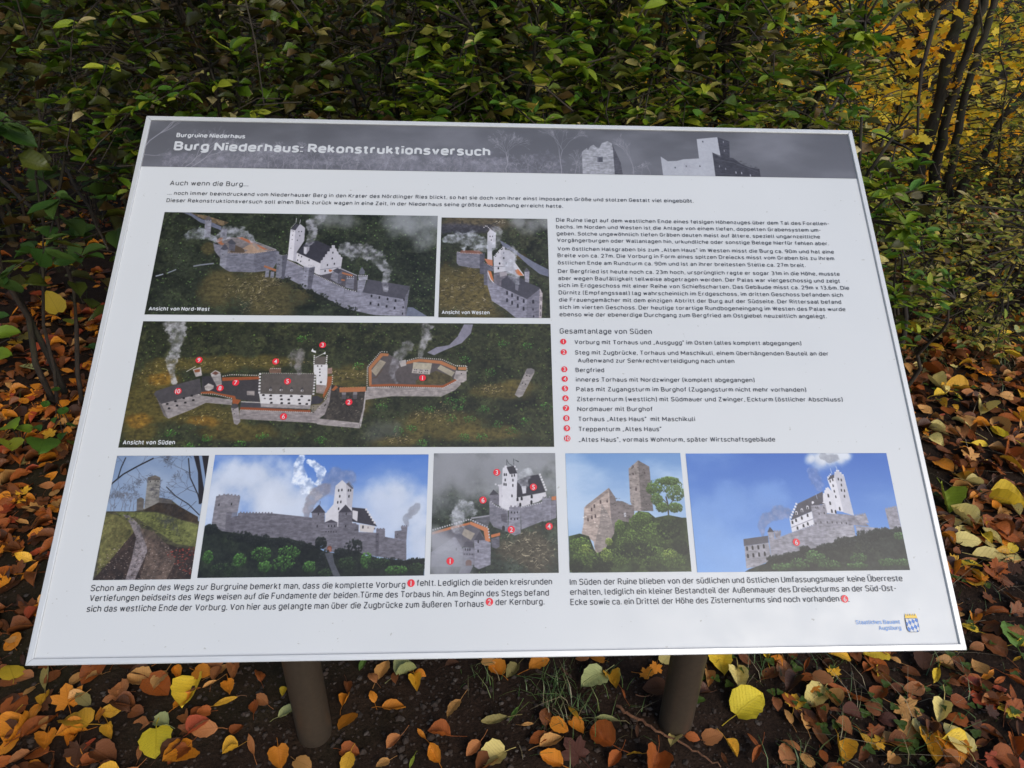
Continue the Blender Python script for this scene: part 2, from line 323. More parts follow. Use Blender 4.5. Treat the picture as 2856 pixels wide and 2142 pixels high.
class Pic:
    def __init__(s, w, h, seed):
        s.w, s.h = w, h; s.rng = np.random.default_rng(seed); s.a = np.zeros((h, w, 3))
        s.k = w / 1000.; s.m = h / 1000.
        s.grain = fbm(w, h, 6, 3, s.rng) - .5; s.lay = fbm(w, h, 5, 3, s.rng, 2.2, .7) - .5
        s.big = fbm(w, h, 60, 4, s.rng) - .5
    def P(s, pts): return [(x * s.k, y * s.m) for x, y in pts]
    def mask(s, pts):                       # anti-aliased polygon mask -> (x0,y0,mask)
        xs = [p[0] for p in pts]; ys = [p[1] for p in pts]
        x0 = max(0, int(min(xs)) - 1); x1 = min(s.w, int(max(xs)) + 2); y0 = max(0, int(min(ys)) - 1); y1 = min(s.h, int(max(ys)) + 2)
        if x1 <= x0 or y1 <= y0: return None
        S = 3; W = (x1 - x0) * S; H = (y1 - y0) * S
        X = (np.arange(W) + .5) / S + x0; Y = (np.arange(H) + .5) / S + y0
        m = np.zeros((H, W), bool); n = len(pts)
        for i in range(n):
            ax, ay = pts[i]; bx, by = pts[(i + 1) % n]
            if ay == by: continue
            rows = (Y >= min(ay, by)) & (Y < max(ay, by))
            xc = ax + (Y[rows] - ay) * (bx - ax) / (by - ay)
            m[rows] ^= X[None, :] < xc[:, None]
        return x0, y0, m.reshape(y1 - y0, S, x1 - x0, S).mean((1, 3))
    def put(s, mk, col, tex=None, al=1.):
        if mk is None: return
        x0, y0, m = mk; h, w = m.shape; sl = (slice(y0, y0 + h), slice(x0, x0 + w))
        c = np.array(col, float)[None, None, :] / 255. * np.ones((h, w, 1))
        if tex == 's': c = c * (1 + .42 * s.lay[sl] + .25 * s.grain[sl] + .15 * s.big[sl])[..., None]
        elif tex == 'r': c = c * (1 + .22 * s.grain[sl] + .2 * s.big[sl])[..., None]
        elif tex == 'w': c = c * (1 + .08 * s.grain[sl] + .07 * s.big[sl])[..., None]
        elif tex == 'g': c = c * (1 + .8 * s.grain[sl] + .6 * s.big[sl])[..., None]
        m = (m * al)[..., None]
        s.a[sl] = s.a[sl] * (1 - m) + c * m
    def p(s, col, tex, pts, al=1.): s.put(s.mask(s.P(pts)), col, tex, al)
    def l(s, col, wd, pts, al=1.):          # polyline of given width in canvas pixels
        q = s.P(pts)
        for (ax, ay), (bx, by) in zip(q, q[1:]):
            d = math.hypot(bx - ax, by - ay) or 1; nx = -(by - ay) / d * wd / 2; ny = (bx - ax) / d * wd / 2
            s.put(s.mask([(ax + nx, ay + ny), (bx + nx, by + ny), (bx - nx, by - ny), (ax - nx, ay - ny)]), col, None, al)
    def win(s, col, w, h, pts):             # little arched openings
        for x, y in s.P(pts):
            s.put(s.mask([(x - w / 2, y + h / 2), (x - w / 2, y - h * .25), (x - w * .25, y - h / 2), (x + w * .25, y - h / 2), (x + w / 2, y - h * .25), (x + w / 2, y + h / 2)]), col)
    def cren(s, col, size, pts, gap=2.0, dark=None):   # merlons along a line
        q = s.P(pts)
        if dark: s.l(dark, size * .9, pts)
        for (ax, ay), (bx, by) in zip(q, q[1:]):
            d = math.hypot(bx - ax, by - ay); n = max(1, int(d / (size * gap)))
            for i in range(n):
                t = (i + .5) / n; x = ax + (bx - ax) * t; y = ay + (by - ay) * t; z = size / 2
                s.put(s.mask([(x - z, y - z), (x + z, y - z), (x + z, y + z), (x - z, y + z)]), col)
    def blob(s, x, y, r, col, al, soft=.5, sq=1.0):
        x0 = max(0, int(x - r - 1)); x1 = min(s.w, int(x + r + 2)); y0 = max(0, int(y - r - 1)); y1 = min(s.h, int(y + r + 2))
        if x1 <= x0 or y1 <= y0: return
        Y, X = np.mgrid[y0:y1, x0:x1]; d = np.hypot(X - x, (Y - y) / sq) / r
        m = (1 - sstep(1 - soft, 1, d + .9 * s.grain[y0:y1, x0:x1]))[..., None] * al
        s.a[y0:y1, x0:x1] = s.a[y0:y1, x0:x1] * (1 - m) + np.array(col) / 255. * m
    def patch(s, col, al, cx, cy, rx, ry):  # soft irregular area
        Y, X = np.mgrid[0:s.h, 0:s.w]; d = np.hypot((X - cx * s.k) / (rx * s.k), (Y - cy * s.m) / (ry * s.m))
        m = (1 - sstep(.55, 1.15, d + 1.1 * s.big + .5 * s.grain)) * al
        c = np.array(col)[None, None, :] / 255. * (1 + .7 * s.grain + .5 * s.lay)[..., None]
        s.a = s.a * (1 - m[..., None]) + c * m[..., None]
    def forest(s, dark, mid, n, r0, r1, lit, pts=None, seed=0):
        w, h = s.w, s.h
        c = np.array(dark) / 255. * (1 + 1.1 * s.big + .9 * s.grain)[..., None]
        f = sstep(.45, .7, fbm(w, h, 26, 4, s.rng))[..., None]
        c = c * (1 - .6 * f) + np.array(mid) / 255. * (.9 + s.grain[..., None]) * .6 * f
        if pts is None: s.a[:] = c; mk = np.ones((h, w))
        else:
            x0, y0, m = s.mask(s.P(pts)); mk = np.zeros((h, w)); mk[y0:y0 + m.shape[0], x0:x0 + m.shape[1]] = m
            mk = mk * sstep(.1, .4, mk + s.grain)
            s.a = s.a * (1 - mk[..., None]) + c * mk[..., None]
        for i in range(n):
            x = s.rng.random() * w; y = s.rng.random() * h
            if mk[int(y), int(x)] < .5: continue
            r = r0 + (r1 - r0) * s.rng.random() ** 2; q = s.rng.random()
            s.blob(x, y + r * .3, r * 1.1, [v * .5 for v in dark], .55)
            cc = [lit[j] * (.45 + .85 * q) for j in range(3)]
            s.blob(x, y, r * .85, [v * .6 for v in cc], .6)
            if q > .45: s.blob(x - r * .15, y - r * .3, r * .5, cc, .6)
    def rocks(s, col, n, cx, cy, rx, ry, ln=9):
        for i in range(n):
            a = s.rng.random() * 6.283; t = s.rng.random() ** .6
            x = (cx + rx * t * math.cos(a)) * s.k; y = (cy + ry * t * math.sin(a)) * s.m
            L = ln * (.2 + .6 * s.rng.random()); g = s.rng.normal(-.5, .7); dx = L * math.cos(g); dy = L * math.sin(g)
            v = .6 + .7 * s.rng.random(); wd = .8 + 2.4 * s.rng.random() ** 2
            k = s.k, s.m
            s.l([c * v for c in col], wd, [(x / k[0], y / k[1]), ((x + dx * .5) / k[0], (y + dy * .5 + s.rng.normal(0, 1)) / k[1]), ((x + dx) / k[0], (y + dy) / k[1])], .75)
            if s.rng.random() < .5: s.l([18, 16, 12], wd, [(x / k[0], (y + 1.6) / k[1]), ((x + dx) / k[0], (y + dy + 1.6) / k[1])], .5)
    def smoke(s, col, al, pts, rough=1.0):  # pts: (x, y, radius in canvas px)
        if rough < .65: return s.cloud(col, al, pts)
        al *= .9; pts = [(x, y, r * .85) for x, y, r in pts]
        Y, X = np.mgrid[0:s.h, 0:s.w]; f = np.full((s.h, s.w), -9.); q = [(x * s.k, y * s.m, r) for x, y, r in pts]
        n1 = fbm(s.w, s.h, 22, 5, s.rng, gain=.65) - .5; n2 = fbm(s.w, s.h, 12, 4, s.rng, gain=.6) - .5
        full = []
        for (ax, ay, ar), (bx, by, br) in zip(q, q[1:]):
            m = max(2, int(math.hypot(bx - ax, by - ay) / max(2, min(ar, br) * .5)))
            full += [(ax + (bx - ax) * i / m, ay + (by - ay) * i / m, ar + (br - ar) * i / m) for i in range(m)]
        for x, y, r in full + [q[-1]]:
            f = np.maximum(f, 1 - np.hypot(X - x, Y - y) / (r * 1.35))
        m = sstep(.0, .38, f + (rough if rough > .65 else rough * .6) * 1.5 * n1) * al
        k2 = min(1, rough); m *= np.clip(1 - .2 * k2 + 1.4 * n2 * k2, .2, 1)
        c = np.array(col)[None, None, :] / 255. * (1 + (1.0 * n2 + .5 * n1) * k2 * .9)[..., None]
        m = np.clip(m, 0, 1)[..., None]; s.a = s.a * (1 - m) + np.clip(c, 0, 1) * m
    def sky(s, top, bot, cloud, amt, cell=120):
        t = np.linspace(0, 1, s.h)[:, None, None]
        s.a[:] = (np.array(top) * (1 - t) + np.array(bot) * t) / 255.
        n = fbm(s.w, s.h, cell, 5, s.rng, 1.6, .8); m = (sstep(.5 - amt * .2, .85, n) * amt)[..., None]
        s.a = s.a * (1 - m) + np.array(cloud) / 255. * m
    def cloud(s, col, al, pts):             # soft bright cloud
        Y, X = np.mgrid[0:s.h, 0:s.w]; f = np.zeros((s.h, s.w)); n1 = fbm(s.w, s.h, 50, 5, s.rng, gain=.5) - .5
        for x, y, r in pts: f = np.maximum(f, np.clip(1.25 - np.hypot(X - x * s.k, (Y - y * s.m) * 1.1) / (r * 1.5), 0, 1))
        m = (sstep(.0, 1., f + 1.1 * n1 * (f > 0)) * al)[..., None]; c = np.array(col)[None, None, :] / 255. * (1 + .12 * n1)[..., None]
        s.a = s.a * (1 - m) + c * m
    def tree(s, col, x, y, ln, ang, wd, depth, spread=.5):   # bare branching lines (canvas px)
        ex = x + ln * math.cos(ang); ey = y + ln * math.sin(ang)
        mx = (x + ex) / 2 + s.rng.normal(0, ln * .06); my = (y + ey) / 2 + s.rng.normal(0, ln * .06); k, m = s.k, s.m
        s.l(col, wd, [(x / k, y / m), (mx / k, my / m), (ex / k, ey / m)], .9 if wd > 1 else .6)
        if depth <= 0: return
        for i in range(2 if s.rng.random() < .6 else 3):
            s.tree(col, ex, ey, ln * (.6 + .25 * s.rng.random()), ang + s.rng.normal(0, spread), max(.5, wd * .66), depth - 1, spread)
    def leaves(s, col, n, cx, cy, rx, ry, r=3):
        for i in range(int(n * 2.2)):
            a = s.rng.random() * 6.283; t = math.sqrt(s.rng.random()); v = t * math.sin(a); q = .5 + .75 * s.rng.random() - .3 * v
            rr = r * (.3 + .55 * s.rng.random()); x = (cx + rx * t * math.cos(a)) * s.k; y = (cy + ry * v) * s.m
            s.blob(x, y + rr * .5, rr, [c * .45 for c in col], .5); s.blob(x, y, rr * .8, [min(255, c * q) for c in col], .75)
    def speck(s, col, n, pts, r=1.2):
        mk = s.mask(s.P(pts)); x0, y0, m = mk; h, w = m.shape
        for i in range(n):
            x = s.rng.integers(w); y = s.rng.integers(h)
            if m[y, x] > .5:
                q = .5 + s.rng.random() * .8; L = r * (.6 + s.rng.random() * 1.6)
                s.blob(x0 + x, y0 + y, L, [min(255, c * q) for c in col], .7, sq=.5)
def paint(name, w, h, seed, ops):
    P = Pic(w, h, seed)
    for o in ops: getattr(P, o[0])(*o[1:])
    g = np.random.default_rng(seed).normal(0, .006, (h, w, 1))
    return np.clip(P.a + g, 0.01, 1)
PRINTS = [
('header', (-0.59163, 0.3245, 0.59129, 0.41671), 11, 'dark grey header strip with bare trees and pale castle ruins', [
('sky',[92,92,97],[104,104,110],[132,132,139],0.75,160),
('tree',[160,158,166],73,177.5,13.24,-1.67,1.1,5,0.55),
('tree',[160,158,166],83.5,177.4,12.8,-1.67,1.1,5,0.55),
('tree',[160,158,166],109.4,177.1,21.61,-1.3,1.1,5,0.55),
('tree',[160,158,166],108.6,177.3,18.44,-1.79,1.1,5,0.55),
('tree',[160,158,166],119.7,177.3,13.27,-1.86,1.1,5,0.55),
('tree',[160,158,166],145.4,177,21.95,-1.26,1.1,5,0.55),
('tree',[160,158,166],155,177,14.32,-1.76,1.1,5,0.55),
('tree',[160,158,166],164,177,20.78,-1.22,1.1,5,0.55),
('tree',[160,158,166],180.6,176.9,13.04,-1.46,1.1,5,0.55),
('tree',[160,158,166],188.7,176.9,18.07,-1.89,1.1,5,0.55),
('tree',[160,158,166],197,176.9,13.07,-1.14,1.1,5,0.55),
('tree',[160,158,166],216.1,176.7,18.57,-1.77,1.1,5,0.55),
('tree',[160,158,166],229.1,176.7,18.87,-1.19,1.1,5,0.55),
('tree',[160,158,166],240,176.6,18.1,-1.66,1.1,5,0.55),
('tree',[160,158,166],247.4,176.7,17.17,-1.91,1.1,5,0.55),
('tree',[160,158,166],254,176.8,21.75,-2.03,1.1,5,0.55),
('tree',[160,158,166],261.3,176.8,19.52,-1.79,1.1,5,0.55),
('tree',[160,158,166],282.3,176.6,17.65,-1.73,1.1,5,0.55),
('tree',[160,158,166],302.8,176.4,14.35,-1.66,1.1,5,0.55),
('tree',[160,158,166],300.2,176.6,19.59,-1.79,1.1,5,0.55),
('tree',[160,158,166],315.1,176.5,20.96,-1.75,1.1,5,0.55),
('tree',[160,158,166],330.9,176.4,22.85,-1.97,1.1,5,0.55),
('tree',[160,158,166],333.9,176.6,14.75,-1.3,1.1,5,0.55),
('tree',[160,158,166],356.2,176.3,14.85,-1.74,1.1,5,0.55),
('tree',[160,158,166],360.1,176.4,17.51,-2.03,1.1,5,0.55),
('tree',[160,158,166],381.8,176.2,22.75,-1.12,1.1,5,0.55),
('tree',[160,158,166],394.6,176.1,23.52,-2.05,1.1,5,0.55),
('tree',[160,158,166],398.4,176.2,23.59,-1.29,1.1,5,0.55),
('tree',[160,158,166],412.9,176.1,23.32,-1.45,1.1,5,0.55),
('tree',[160,158,166],432.5,175.9,15.52,-1.88,1.1,5,0.55),
('tree',[160,158,166],437.8,176,13.64,-1.69,1.1,5,0.55),
('tree',[160,158,166],459.5,175.8,15.98,-2.06,1.1,5,0.55),
('tree',[160,158,166],454.6,176.1,14.03,-1.29,1.1,5,0.55),
('tree',[160,158,166],472.7,175.9,15.48,-1.97,1.1,5,0.55),
('tree',[160,158,166],496.3,175.7,17.09,-1.86,1.1,5,0.55),
('tree',[160,158,166],491.2,176,12.66,-1.9,1.1,5,0.55),
('tree',[160,158,166],515.1,175.7,13.8,-2.03,1.1,5,0.55),
('tree',[160,158,166],523.8,175.7,14.99,-1.07,1.1,5,0.55),
('tree',[160,158,166],528.9,175.8,18.35,-1.3,1.1,5,0.55),
('tree',[160,158,166],546.6,175.7,23.85,-1.59,1.1,5,0.55),
('tree',[160,158,166],555.7,175.7,16.93,-2.03,1.1,5,0.55),
('tree',[160,158,166],571.3,175.6,14.98,-1.18,1.1,5,0.55),
('tree',[160,158,166],591.1,175.4,17.98,-2.04,1.1,5,0.55),
('tree',[160,158,166],592.6,175.5,14.91,-1.86,1.1,5,0.55),
('tree',[160,158,166],604.3,175.5,22.44,-1.93,1.1,5,0.55),
('tree',[160,158,166],613.2,175.5,23.14,-1.5,1.1,5,0.55),
('tree',[160,158,166],643,175.1,16.84,-1.17,1.1,5,0.55),
('tree',[160,158,166],649,175.2,21.49,-1.33,1.1,5,0.55),
('tree',[160,158,166],658.4,175.2,13.11,-1.86,1.1,5,0.55),
('tree',[160,158,166],677.7,175,22.8,-1.15,1.1,5,0.55),
('tree',[160,158,166],679.9,175.2,19.88,-1.27,1.1,5,0.55),
('tree',[160,158,166],698,175,21.78,-1.54,1.1,5,0.55),
('tree',[160,158,166],710.5,175,20.23,-1.8,1.1,5,0.55),
('tree',[160,158,166],727.8,174.8,23.48,-2,1.1,5,0.55),
('tree',[160,158,166],741,174.8,23.54,-1.4,1.1,5,0.55),
('tree',[160,158,166],735.9,175.1,22.79,-1.94,1.1,5,0.55),
('tree',[160,158,166],765.7,174.7,20.01,-2.01,1.1,5,0.55),
('tree',[160,158,166],762.7,175,19.62,-1.5,1.1,5,0.55),
('tree',[160,158,166],786.1,174.7,23.13,-1.85,1.1,5,0.55),
('tree',[160,158,166],784.4,174.9,23.07,-2.06,1.1,5,0.55),
('tree',[160,158,166],813.2,174.5,13.39,-1.26,1.1,5,0.55),
('tree',[160,158,166],823.8,174.5,22.53,-1.52,1.1,5,0.55),
('tree',[160,158,166],838.1,174.4,14.42,-1.4,1.1,5,0.55),
('tree',[160,158,166],840,174.6,22.7,-1.3,1.1,5,0.55),
('tree',[160,158,166],855.1,174.5,18.32,-2.04,1.1,5,0.55),
('tree',[160,158,166],859.2,174.6,19.13,-1.58,1.1,5,0.55),
('tree',[160,158,166],887.3,174.3,19.3,-1.93,1.1,5,0.55),
('tree',[160,158,166],890.2,174.4,21.21,-1.55,1.1,5,0.55),
('tree',[160,158,166],895.8,174.5,22.05,-1.24,1.1,5,0.55),
('tree',[160,158,166],909.6,174.4,18.52,-1.69,1.1,5,0.55),
('tree',[160,158,166],935.6,174.1,15.73,-1.84,1.1,5,0.55),
('tree',[160,158,166],942.2,174.2,23.6,-1.97,1.1,5,0.55),
('tree',[160,158,166],947.5,174.3,19.45,-1.18,1.1,5,0.55),
('tree',[160,158,166],967.5,174.1,17.21,-1.21,1.1,5,0.55),
('tree',[160,158,166],985,173.9,12.8,-1.19,1.1,5,0.55),
('tree',[160,158,166],986.5,174.1,15.63,-1.23,1.1,5,0.55),
('tree',[160,158,166],1003.3,174,21.58,-1.9,1.1,5,0.55),
('tree',[160,158,166],1024.4,173.8,14.12,-1.92,1.1,5,0.55),
('tree',[160,158,166],1029.5,173.9,16.06,-1.53,1.1,5,0.55),
('tree',[160,158,166],1049.9,173.6,20.53,-2.06,1.1,5,0.55),
('tree',[160,158,166],1051,173.8,18.54,-1.58,1.1,5,0.55),
('tree',[160,158,166],1071.2,173.6,17.81,-1.99,1.1,5,0.55),
('tree',[160,158,166],1074.8,173.8,22.17,-1.71,1.1,5,0.55),
('smoke',[118,116,126],0.5,[(40,900,40),(200,850,50),(400,900,50),(560,880,50)],1),
('tree',[160,158,166],280.2,172.6,27.67,-1.28,1.3,6,0.5),
('tree',[160,158,166],321.9,171.7,26.27,-1.46,1.3,6,0.5),
('tree',[160,158,166],363.7,170.9,26.1,-1.68,1.3,6,0.5),
('tree',[160,158,166],405.4,170,29.13,-1.59,1.3,6,0.5),
('tree',[160,158,166],447.4,169.1,29.11,-1.69,1.3,6,0.5),
('tree',[160,158,166],489.5,168.2,28.68,-1.4,1.3,6,0.5),
('tree',[160,158,166],531.7,167.3,26.13,-1.6,1.3,6,0.5),
('tree',[160,158,166],573.8,166.4,21.41,-1.41,1.3,6,0.5),
('tree',[160,158,166],616.2,165.5,23.62,-1.47,1.3,6,0.5),
('tree',[160,158,166],658.6,164.6,21.33,-1.82,1.3,6,0.5),
('tree',[160,158,166],701.2,163.7,21.44,-1.38,1.3,6,0.5),
('tree',[160,158,166],743.7,162.9,21.78,-1.33,1.3,6,0.5),
('tree',[160,158,166],-2.6,95.2,60,-0.95,2.6,5,0.35),
('tree',[160,158,166],123.3,164.1,44,-0.9,2.4,5,0.4),
('tree',[160,158,166],140.1,164.9,50,-0.75,2.6,5,0.35),
('tree',[160,158,166],-1.5,123.1,30,0.1,1.6,4,0.4),
('tree',[160,158,166],1061.4,177.4,46,-1.5,2,6,0.42),
('tree',[160,158,166],1223.9,174,52,-1.6,2.2,6,0.42),
('tree',[160,158,166],1125.3,176.1,24,-1.6,1.4,5,0.5),
('tree',[160,158,166],1442.8,172.5,44,-1.6,1.5,5,0.3),
('tree',[160,158,166],1258.6,173.3,30,-1.2,1.4,5,0.4),
('tree',[160,158,166],1095.7,177.9,16,-1.57,1,5,0.6),
('tree',[160,158,166],1154.9,176.6,16,-1.57,1,5,0.6),
('tree',[160,158,166],1184.5,176,16,-1.57,1,5,0.6),
('tree',[160,158,166],1278.4,174.1,16,-1.57,1,5,0.6),
('tree',[160,158,166],1467.9,170.2,16,-1.57,1,5,0.6),
('tree',[160,158,166],1493,169.7,16,-1.57,1,5,0.6),
('p',[160,160,166],'s',[(605.1,1040.6),(605.7,512.1),(613.1,424.6),(614.6,472.4),(618,385.9),(622.9,347.1),(627.4,412.9),(631,419.3),(635,306.1),(643.5,258.5),(649.3,313),(650.5,406),(650.7,1035.8)]),
('p',[86,85,92],'s',[(649.3,313),(654.4,497.8),(660.3,735.6),(662.3,1043.6),(650.7,1035.8),(650.5,406)]),
('p',[110,110,118],None,[(627.3,616.5),(635.4,614.2),(634.8,735.4),(626.8,737.6)]),
('p',[80,80,88],None,[(629.1,630.7),(634.8,629),(634.4,728.2),(628.7,729.8)]),
('p',[176,177,184],'w',[(718.6,582.9),(728.2,687.2),(741.4,676.1),(751.2,636.4),(774.1,611.4),(774,173),(804.9,117.8),(806.6,471.9),(807.1,546.3),(795.2,475.2),(794.6,1019.8),(719.5,1032.2)]),
('p',[66,65,72],'s',[(804.9,117.8),(821.8,211.3),(818.9,580.1),(805.8,565.3)]),
('p',[64,63,70],'s',[(794.6,467.9),(804.5,565.6),(823.6,586.2),(834.4,716.5),(845.7,787),(859.8,820),(859.8,1002.7),(794.6,1019.8)]),
('l',[98,97,104],1.2,[(795.7,616.4),(822.6,690.2),(858.9,900.8)]),
('win',[150,150,158],2.4,8,[(812.9,225.4),(812.3,425.3),(802.2,776.9),(810.8,833.3)]),
('win',[168,168,176],3.4,8,[(824.9,909.9),(833.1,918.7),(845.3,970.1)]),
('win',[70,69,76],3.4,6,[(782.6,227.2),(737.9,823.9),(754.1,790.1),(773.9,784.7)]),
('speck',[70,70,76],60,[(819,561.5),(860.1,790.5),(859.5,845.7),(818.3,635.9)],2),
('tree',[160,158,166],1608.4,171,16,-1.6,1,5,0.6)]),
('pic_nw', (-0.54094, 0.05891, -0.11313, 0.23838), 21, 'aerial picture of the white and grey castle with smoke plumes, captioned view from north west', [
('forest',[40,44,34],[66,72,50],2600,1.6,5,[108,132,82]),
('p',[104,106,122],'r',[(59.1,-4.9),(95.7,4.6),(135.3,65.6),(178.4,100.6),(214.1,143),(213.6,179.3),(164.8,130.3),(132.3,98.7),(97.8,37.7)]),
('p',[126,104,80],'g',[(95.9,8.3),(148.4,28.3),(237.2,98.3),(216.2,135.6),(183.9,107.7),(134.9,58.3)],0.8),
('patch',[84,76,48],0.85,240.2,773.6,80,207),
('patch',[84,76,48],0.85,324.7,737.6,127,207),
('patch',[84,76,48],0.85,428.6,836.7,122,228),
('patch',[84,76,48],0.85,179,366.9,22,62),
('rocks',[150,138,108],110,325.4,751.2,73,159,11),
('rocks',[150,138,108],110,381.9,891.4,73,138,11),
('rocks',[150,138,108],110,408.2,667.2,49,69,11),
('l',[146,148,160],4,[(12.5,640),(38.1,618.8)]),
('l',[128,132,140],3.5,[(52.2,608.1),(79.5,572.8)]),
('l',[122,124,132],4.5,[(137,540),(163.5,525.4),(207.5,510.1)]),
('p',[138,136,146],'s',[(150.6,72.4),(173.6,71.5),(179.7,252.7),(156.5,253.5)]),
('p',[92,84,84],'r',[(148.3,76.1),(159.9,26.4),(175.6,75)]),
('p',[104,102,112],'s',[(212.6,161.2),(235.5,160.4),(237.5,286.6),(215.2,273)]),
('p',[120,112,112],'s',[(201.3,273.5),(248.2,250.3),(293.9,248.7),(422,369.6),(345.3,407.6),(246.8,407.2),(215.1,337.3)]),
('p',[84,70,58],'r',[(269.8,321.2),(305,362.8),(312.3,405.1),(256.7,403.3)]),
('p',[160,104,74],'w',[(199.6,287.9),(212.9,255.1),(225.3,251.1),(223.1,301.4),(234.1,315.3),(224.8,329.8)]),
('p',[170,104,74],'w',[(273.6,249.4),(293.7,245.1),(326.3,283.5),(394.3,374.1),(365.7,360.8),(300.5,277.2)]),
('p',[158,132,112],'r',[(300,362.9),(318.3,326.7),(337.5,304.6),(370.8,360.6),(389.9,388.4),(342.6,405.5),(307.1,401.7),(320.9,376.5)]),
('p',[92,90,98],'s',[(248.4,300.5),(257,271.5),(273.3,313.9),(273.7,392.2),(252.4,371.6)]),
('p',[70,70,78],'r',[(243.4,300.7),(256.6,264.4),(275.8,313.9),(259.7,321.5)]),
('p',[122,120,130],'s',[(193.2,309.5),(227.7,336.9),(234.5,456.8),(224.1,450.1),(202.9,387.4)]),
('p',[116,115,126],'s',[(243,407.3),(342.9,411.2),(417.1,373.3),(433,387),(433.7,457.7),(416.2,570.2),(352.1,592.8),(266.9,588.3),(249.6,568)]),
('p',[98,97,108],'s',[(342.9,411.2),(422.1,371.7),(428.3,507.1),(390.8,564),(357.1,592.7)],0.7),
('cren',[190,170,162],2.2,[(245.3,403.7),(342.7,407.6),(419.5,369.7)],2),
('l',[170,168,176],1.5,[(336.4,283.1),(421.9,367.5)]),
('p',[132,131,141],'s',[(224.3,365.4),(248.2,364.6),(250.1,421.2),(250.8,568),(228.5,526.9)]),
('p',[78,77,86],'r',[(222,369),(235.3,315.2),(252,364.5),(238.9,379.1)]),
('win',[34,32,36],1.6,3,[(232.5,368.7),(233.8,421.7),(157.9,79.4),(165.6,79.1)]),
('p',[160,104,74],'w',[(386.2,522.3),(430.9,562.8),(428.1,583.8),(384.6,539.8)]),
('p',[120,119,129],'s',[(392.9,557),(405.8,563.5),(406.9,639.7),(393.2,640)]),
('p',[126,125,135],'s',[(411.8,584.2),(424.3,583.9),(424.6,642.6),(412.1,643)]),
('p',[118,117,127],'s',[(426.5,411.4),(447.8,425.2),(452.9,653.4),(431.8,639.9)]),
('p',[86,85,95],'s',[(445.4,428.9),(464.2,413.8),(470.2,638.9),(453.2,660.5)]),
('cren',[170,166,172],2,[(427.7,409.9),(445.2,425.3),(462.9,413.9)]),
('win',[34,32,36],1.6,3,[(433,468.9),(438.1,468.8),(433.6,512),(439.5,515.4),(450.7,461.2)]),
('p',[205,200,204],'w',[(495.2,391.1),(585.6,493.1),(586.4,621.6),(494.3,481.5)]),
('p',[58,56,64],'r',[(495.4,394.7),(518.4,306.3),(564.3,271.6),(617.7,332.3),(585.8,500.3)]),
('p',[188,184,190],'w',[(584.2,471.5),(591,464.1),(591.4,438.8),(597.8,435),(597.6,409.6),(604.5,405.7),(604.9,380.2),(612.7,376.4),(612.3,350.8),(619,346.9),(617.9,316.1),(629.5,315.8),(631.3,346.5),(636.7,350),(638.8,375.5),(644.3,382.6),(646.4,408),(653.1,411.5),(655.9,433.2),(661.2,436.6),(658.9,548.4),(625.9,606.3),(611.4,635.1),(586.1,614.5)]),
('l',[110,108,116],1.5,[(585.5,561.2),(659.1,530.4)]),
('win',[34,32,36],3.2,6,[(624.9,390.5),(624.6,448.6),(609.7,513.9),(633.9,501),(603.4,571.4),(608.2,617.4)]),
('win',[34,32,36],2.4,5,[(503.7,420.5),(514.4,434),(542.5,467),(501.6,469),(513,480.9)]),
('p',[196,192,198],'w',[(518.3,335.6),(539.2,334.9),(539,364.1),(529.1,411.8),(520.9,401.1)]),
('p',[150,146,154],'w',[(529,342.6),(539.2,334.9),(539.1,367.8),(530.8,408.1)]),
('p',[214,209,214],'w',[(463.4,152.7),(481.1,167),(489.2,481.6),(465,460.8)]),
('p',[178,174,182],'w',[(481.1,167),(493.3,110.4),(497.1,105),(515.9,144.8),(517.2,276.9),(494.6,394.7),(497.2,488.6),(485.9,478.1)]),
('p',[66,64,72],'r',[(463.7,160.2),(479.8,103.4),(493.3,110.4),(480.8,170.7)]),
('l',[206,202,208],1.5,[(479.9,43.1),(480.1,92.1)]),
('l',[206,202,208],1.5,[(495.6,57.6),(493.8,102.9)]),
('cren',[214,210,215],2,[(463.2,149),(479.3,92.2)]),
('win',[34,32,36],2.2,4,[(494.4,182.9),(504.1,181.1),(499.3,224.3),(492.3,270.4)]),
('win',[34,32,36],1.6,3,[(469.6,174.9),(475,178.4),(472.8,219.3),(473.4,263.7),(472.7,351.7)]),
('p',[82,78,84],'r',[(558.3,594),(590,614.4),(625.4,592.1),(662.5,541.1),(719.3,614.4),(723.7,765.8),(681.6,731.8)]),
('p',[72,70,78],'r',[(629.7,567),(647,541.5),(664.7,569.6),(656.9,605.5)]),
('p',[124,122,132],'s',[(629.9,574.2),(651.4,598.5),(651.9,690.5),(624.8,648.9)]),
('p',[92,90,100],'s',[(651.4,598.5),(664.7,569.6),(666.1,690.1),(652.2,697.5)]),
('p',[160,104,74],'w',[(663.8,580.4),(703.5,607.7),(701.5,625.6),(664.4,598.1)]),
('p',[160,104,74],'w',[(663.4,647.8),(676.5,654.6),(677,668.7),(664,665.5)]),
('p',[190,108,60],'w',[(616.4,556.7),(629.6,563.5),(625,581.4),(617.1,578.1)]),
('l',[184,180,186],2,[(654.9,544.9),(719.3,614.4)]),
('p',[112,110,120],'s',[(679.8,636.8),(709.5,636),(710.4,752.1),(680.3,731.9)]),
('cren',[206,202,208],2.4,[(679.5,626.1),(710.5,625.3)],2,[60,58,64]),
('cren',[206,202,208],2.4,[(682.5,640.2),(708.5,643.1)]),
('p',[128,126,138],'s',[(464,468),(525.1,537.9),(530,721.6),(462.2,632)]),
('cren',[196,180,176],2.2,[(465.3,467.9),(525.3,541.5)]),
('p',[132,130,142],'s',[(558.4,597.5),(679.2,738.9),(723.9,772.8),(744.4,772.3),(890,838.5),(905.5,838.2),(898.3,1000),(791.2,991.8),(687.9,932.4),(562.2,762.7)]),
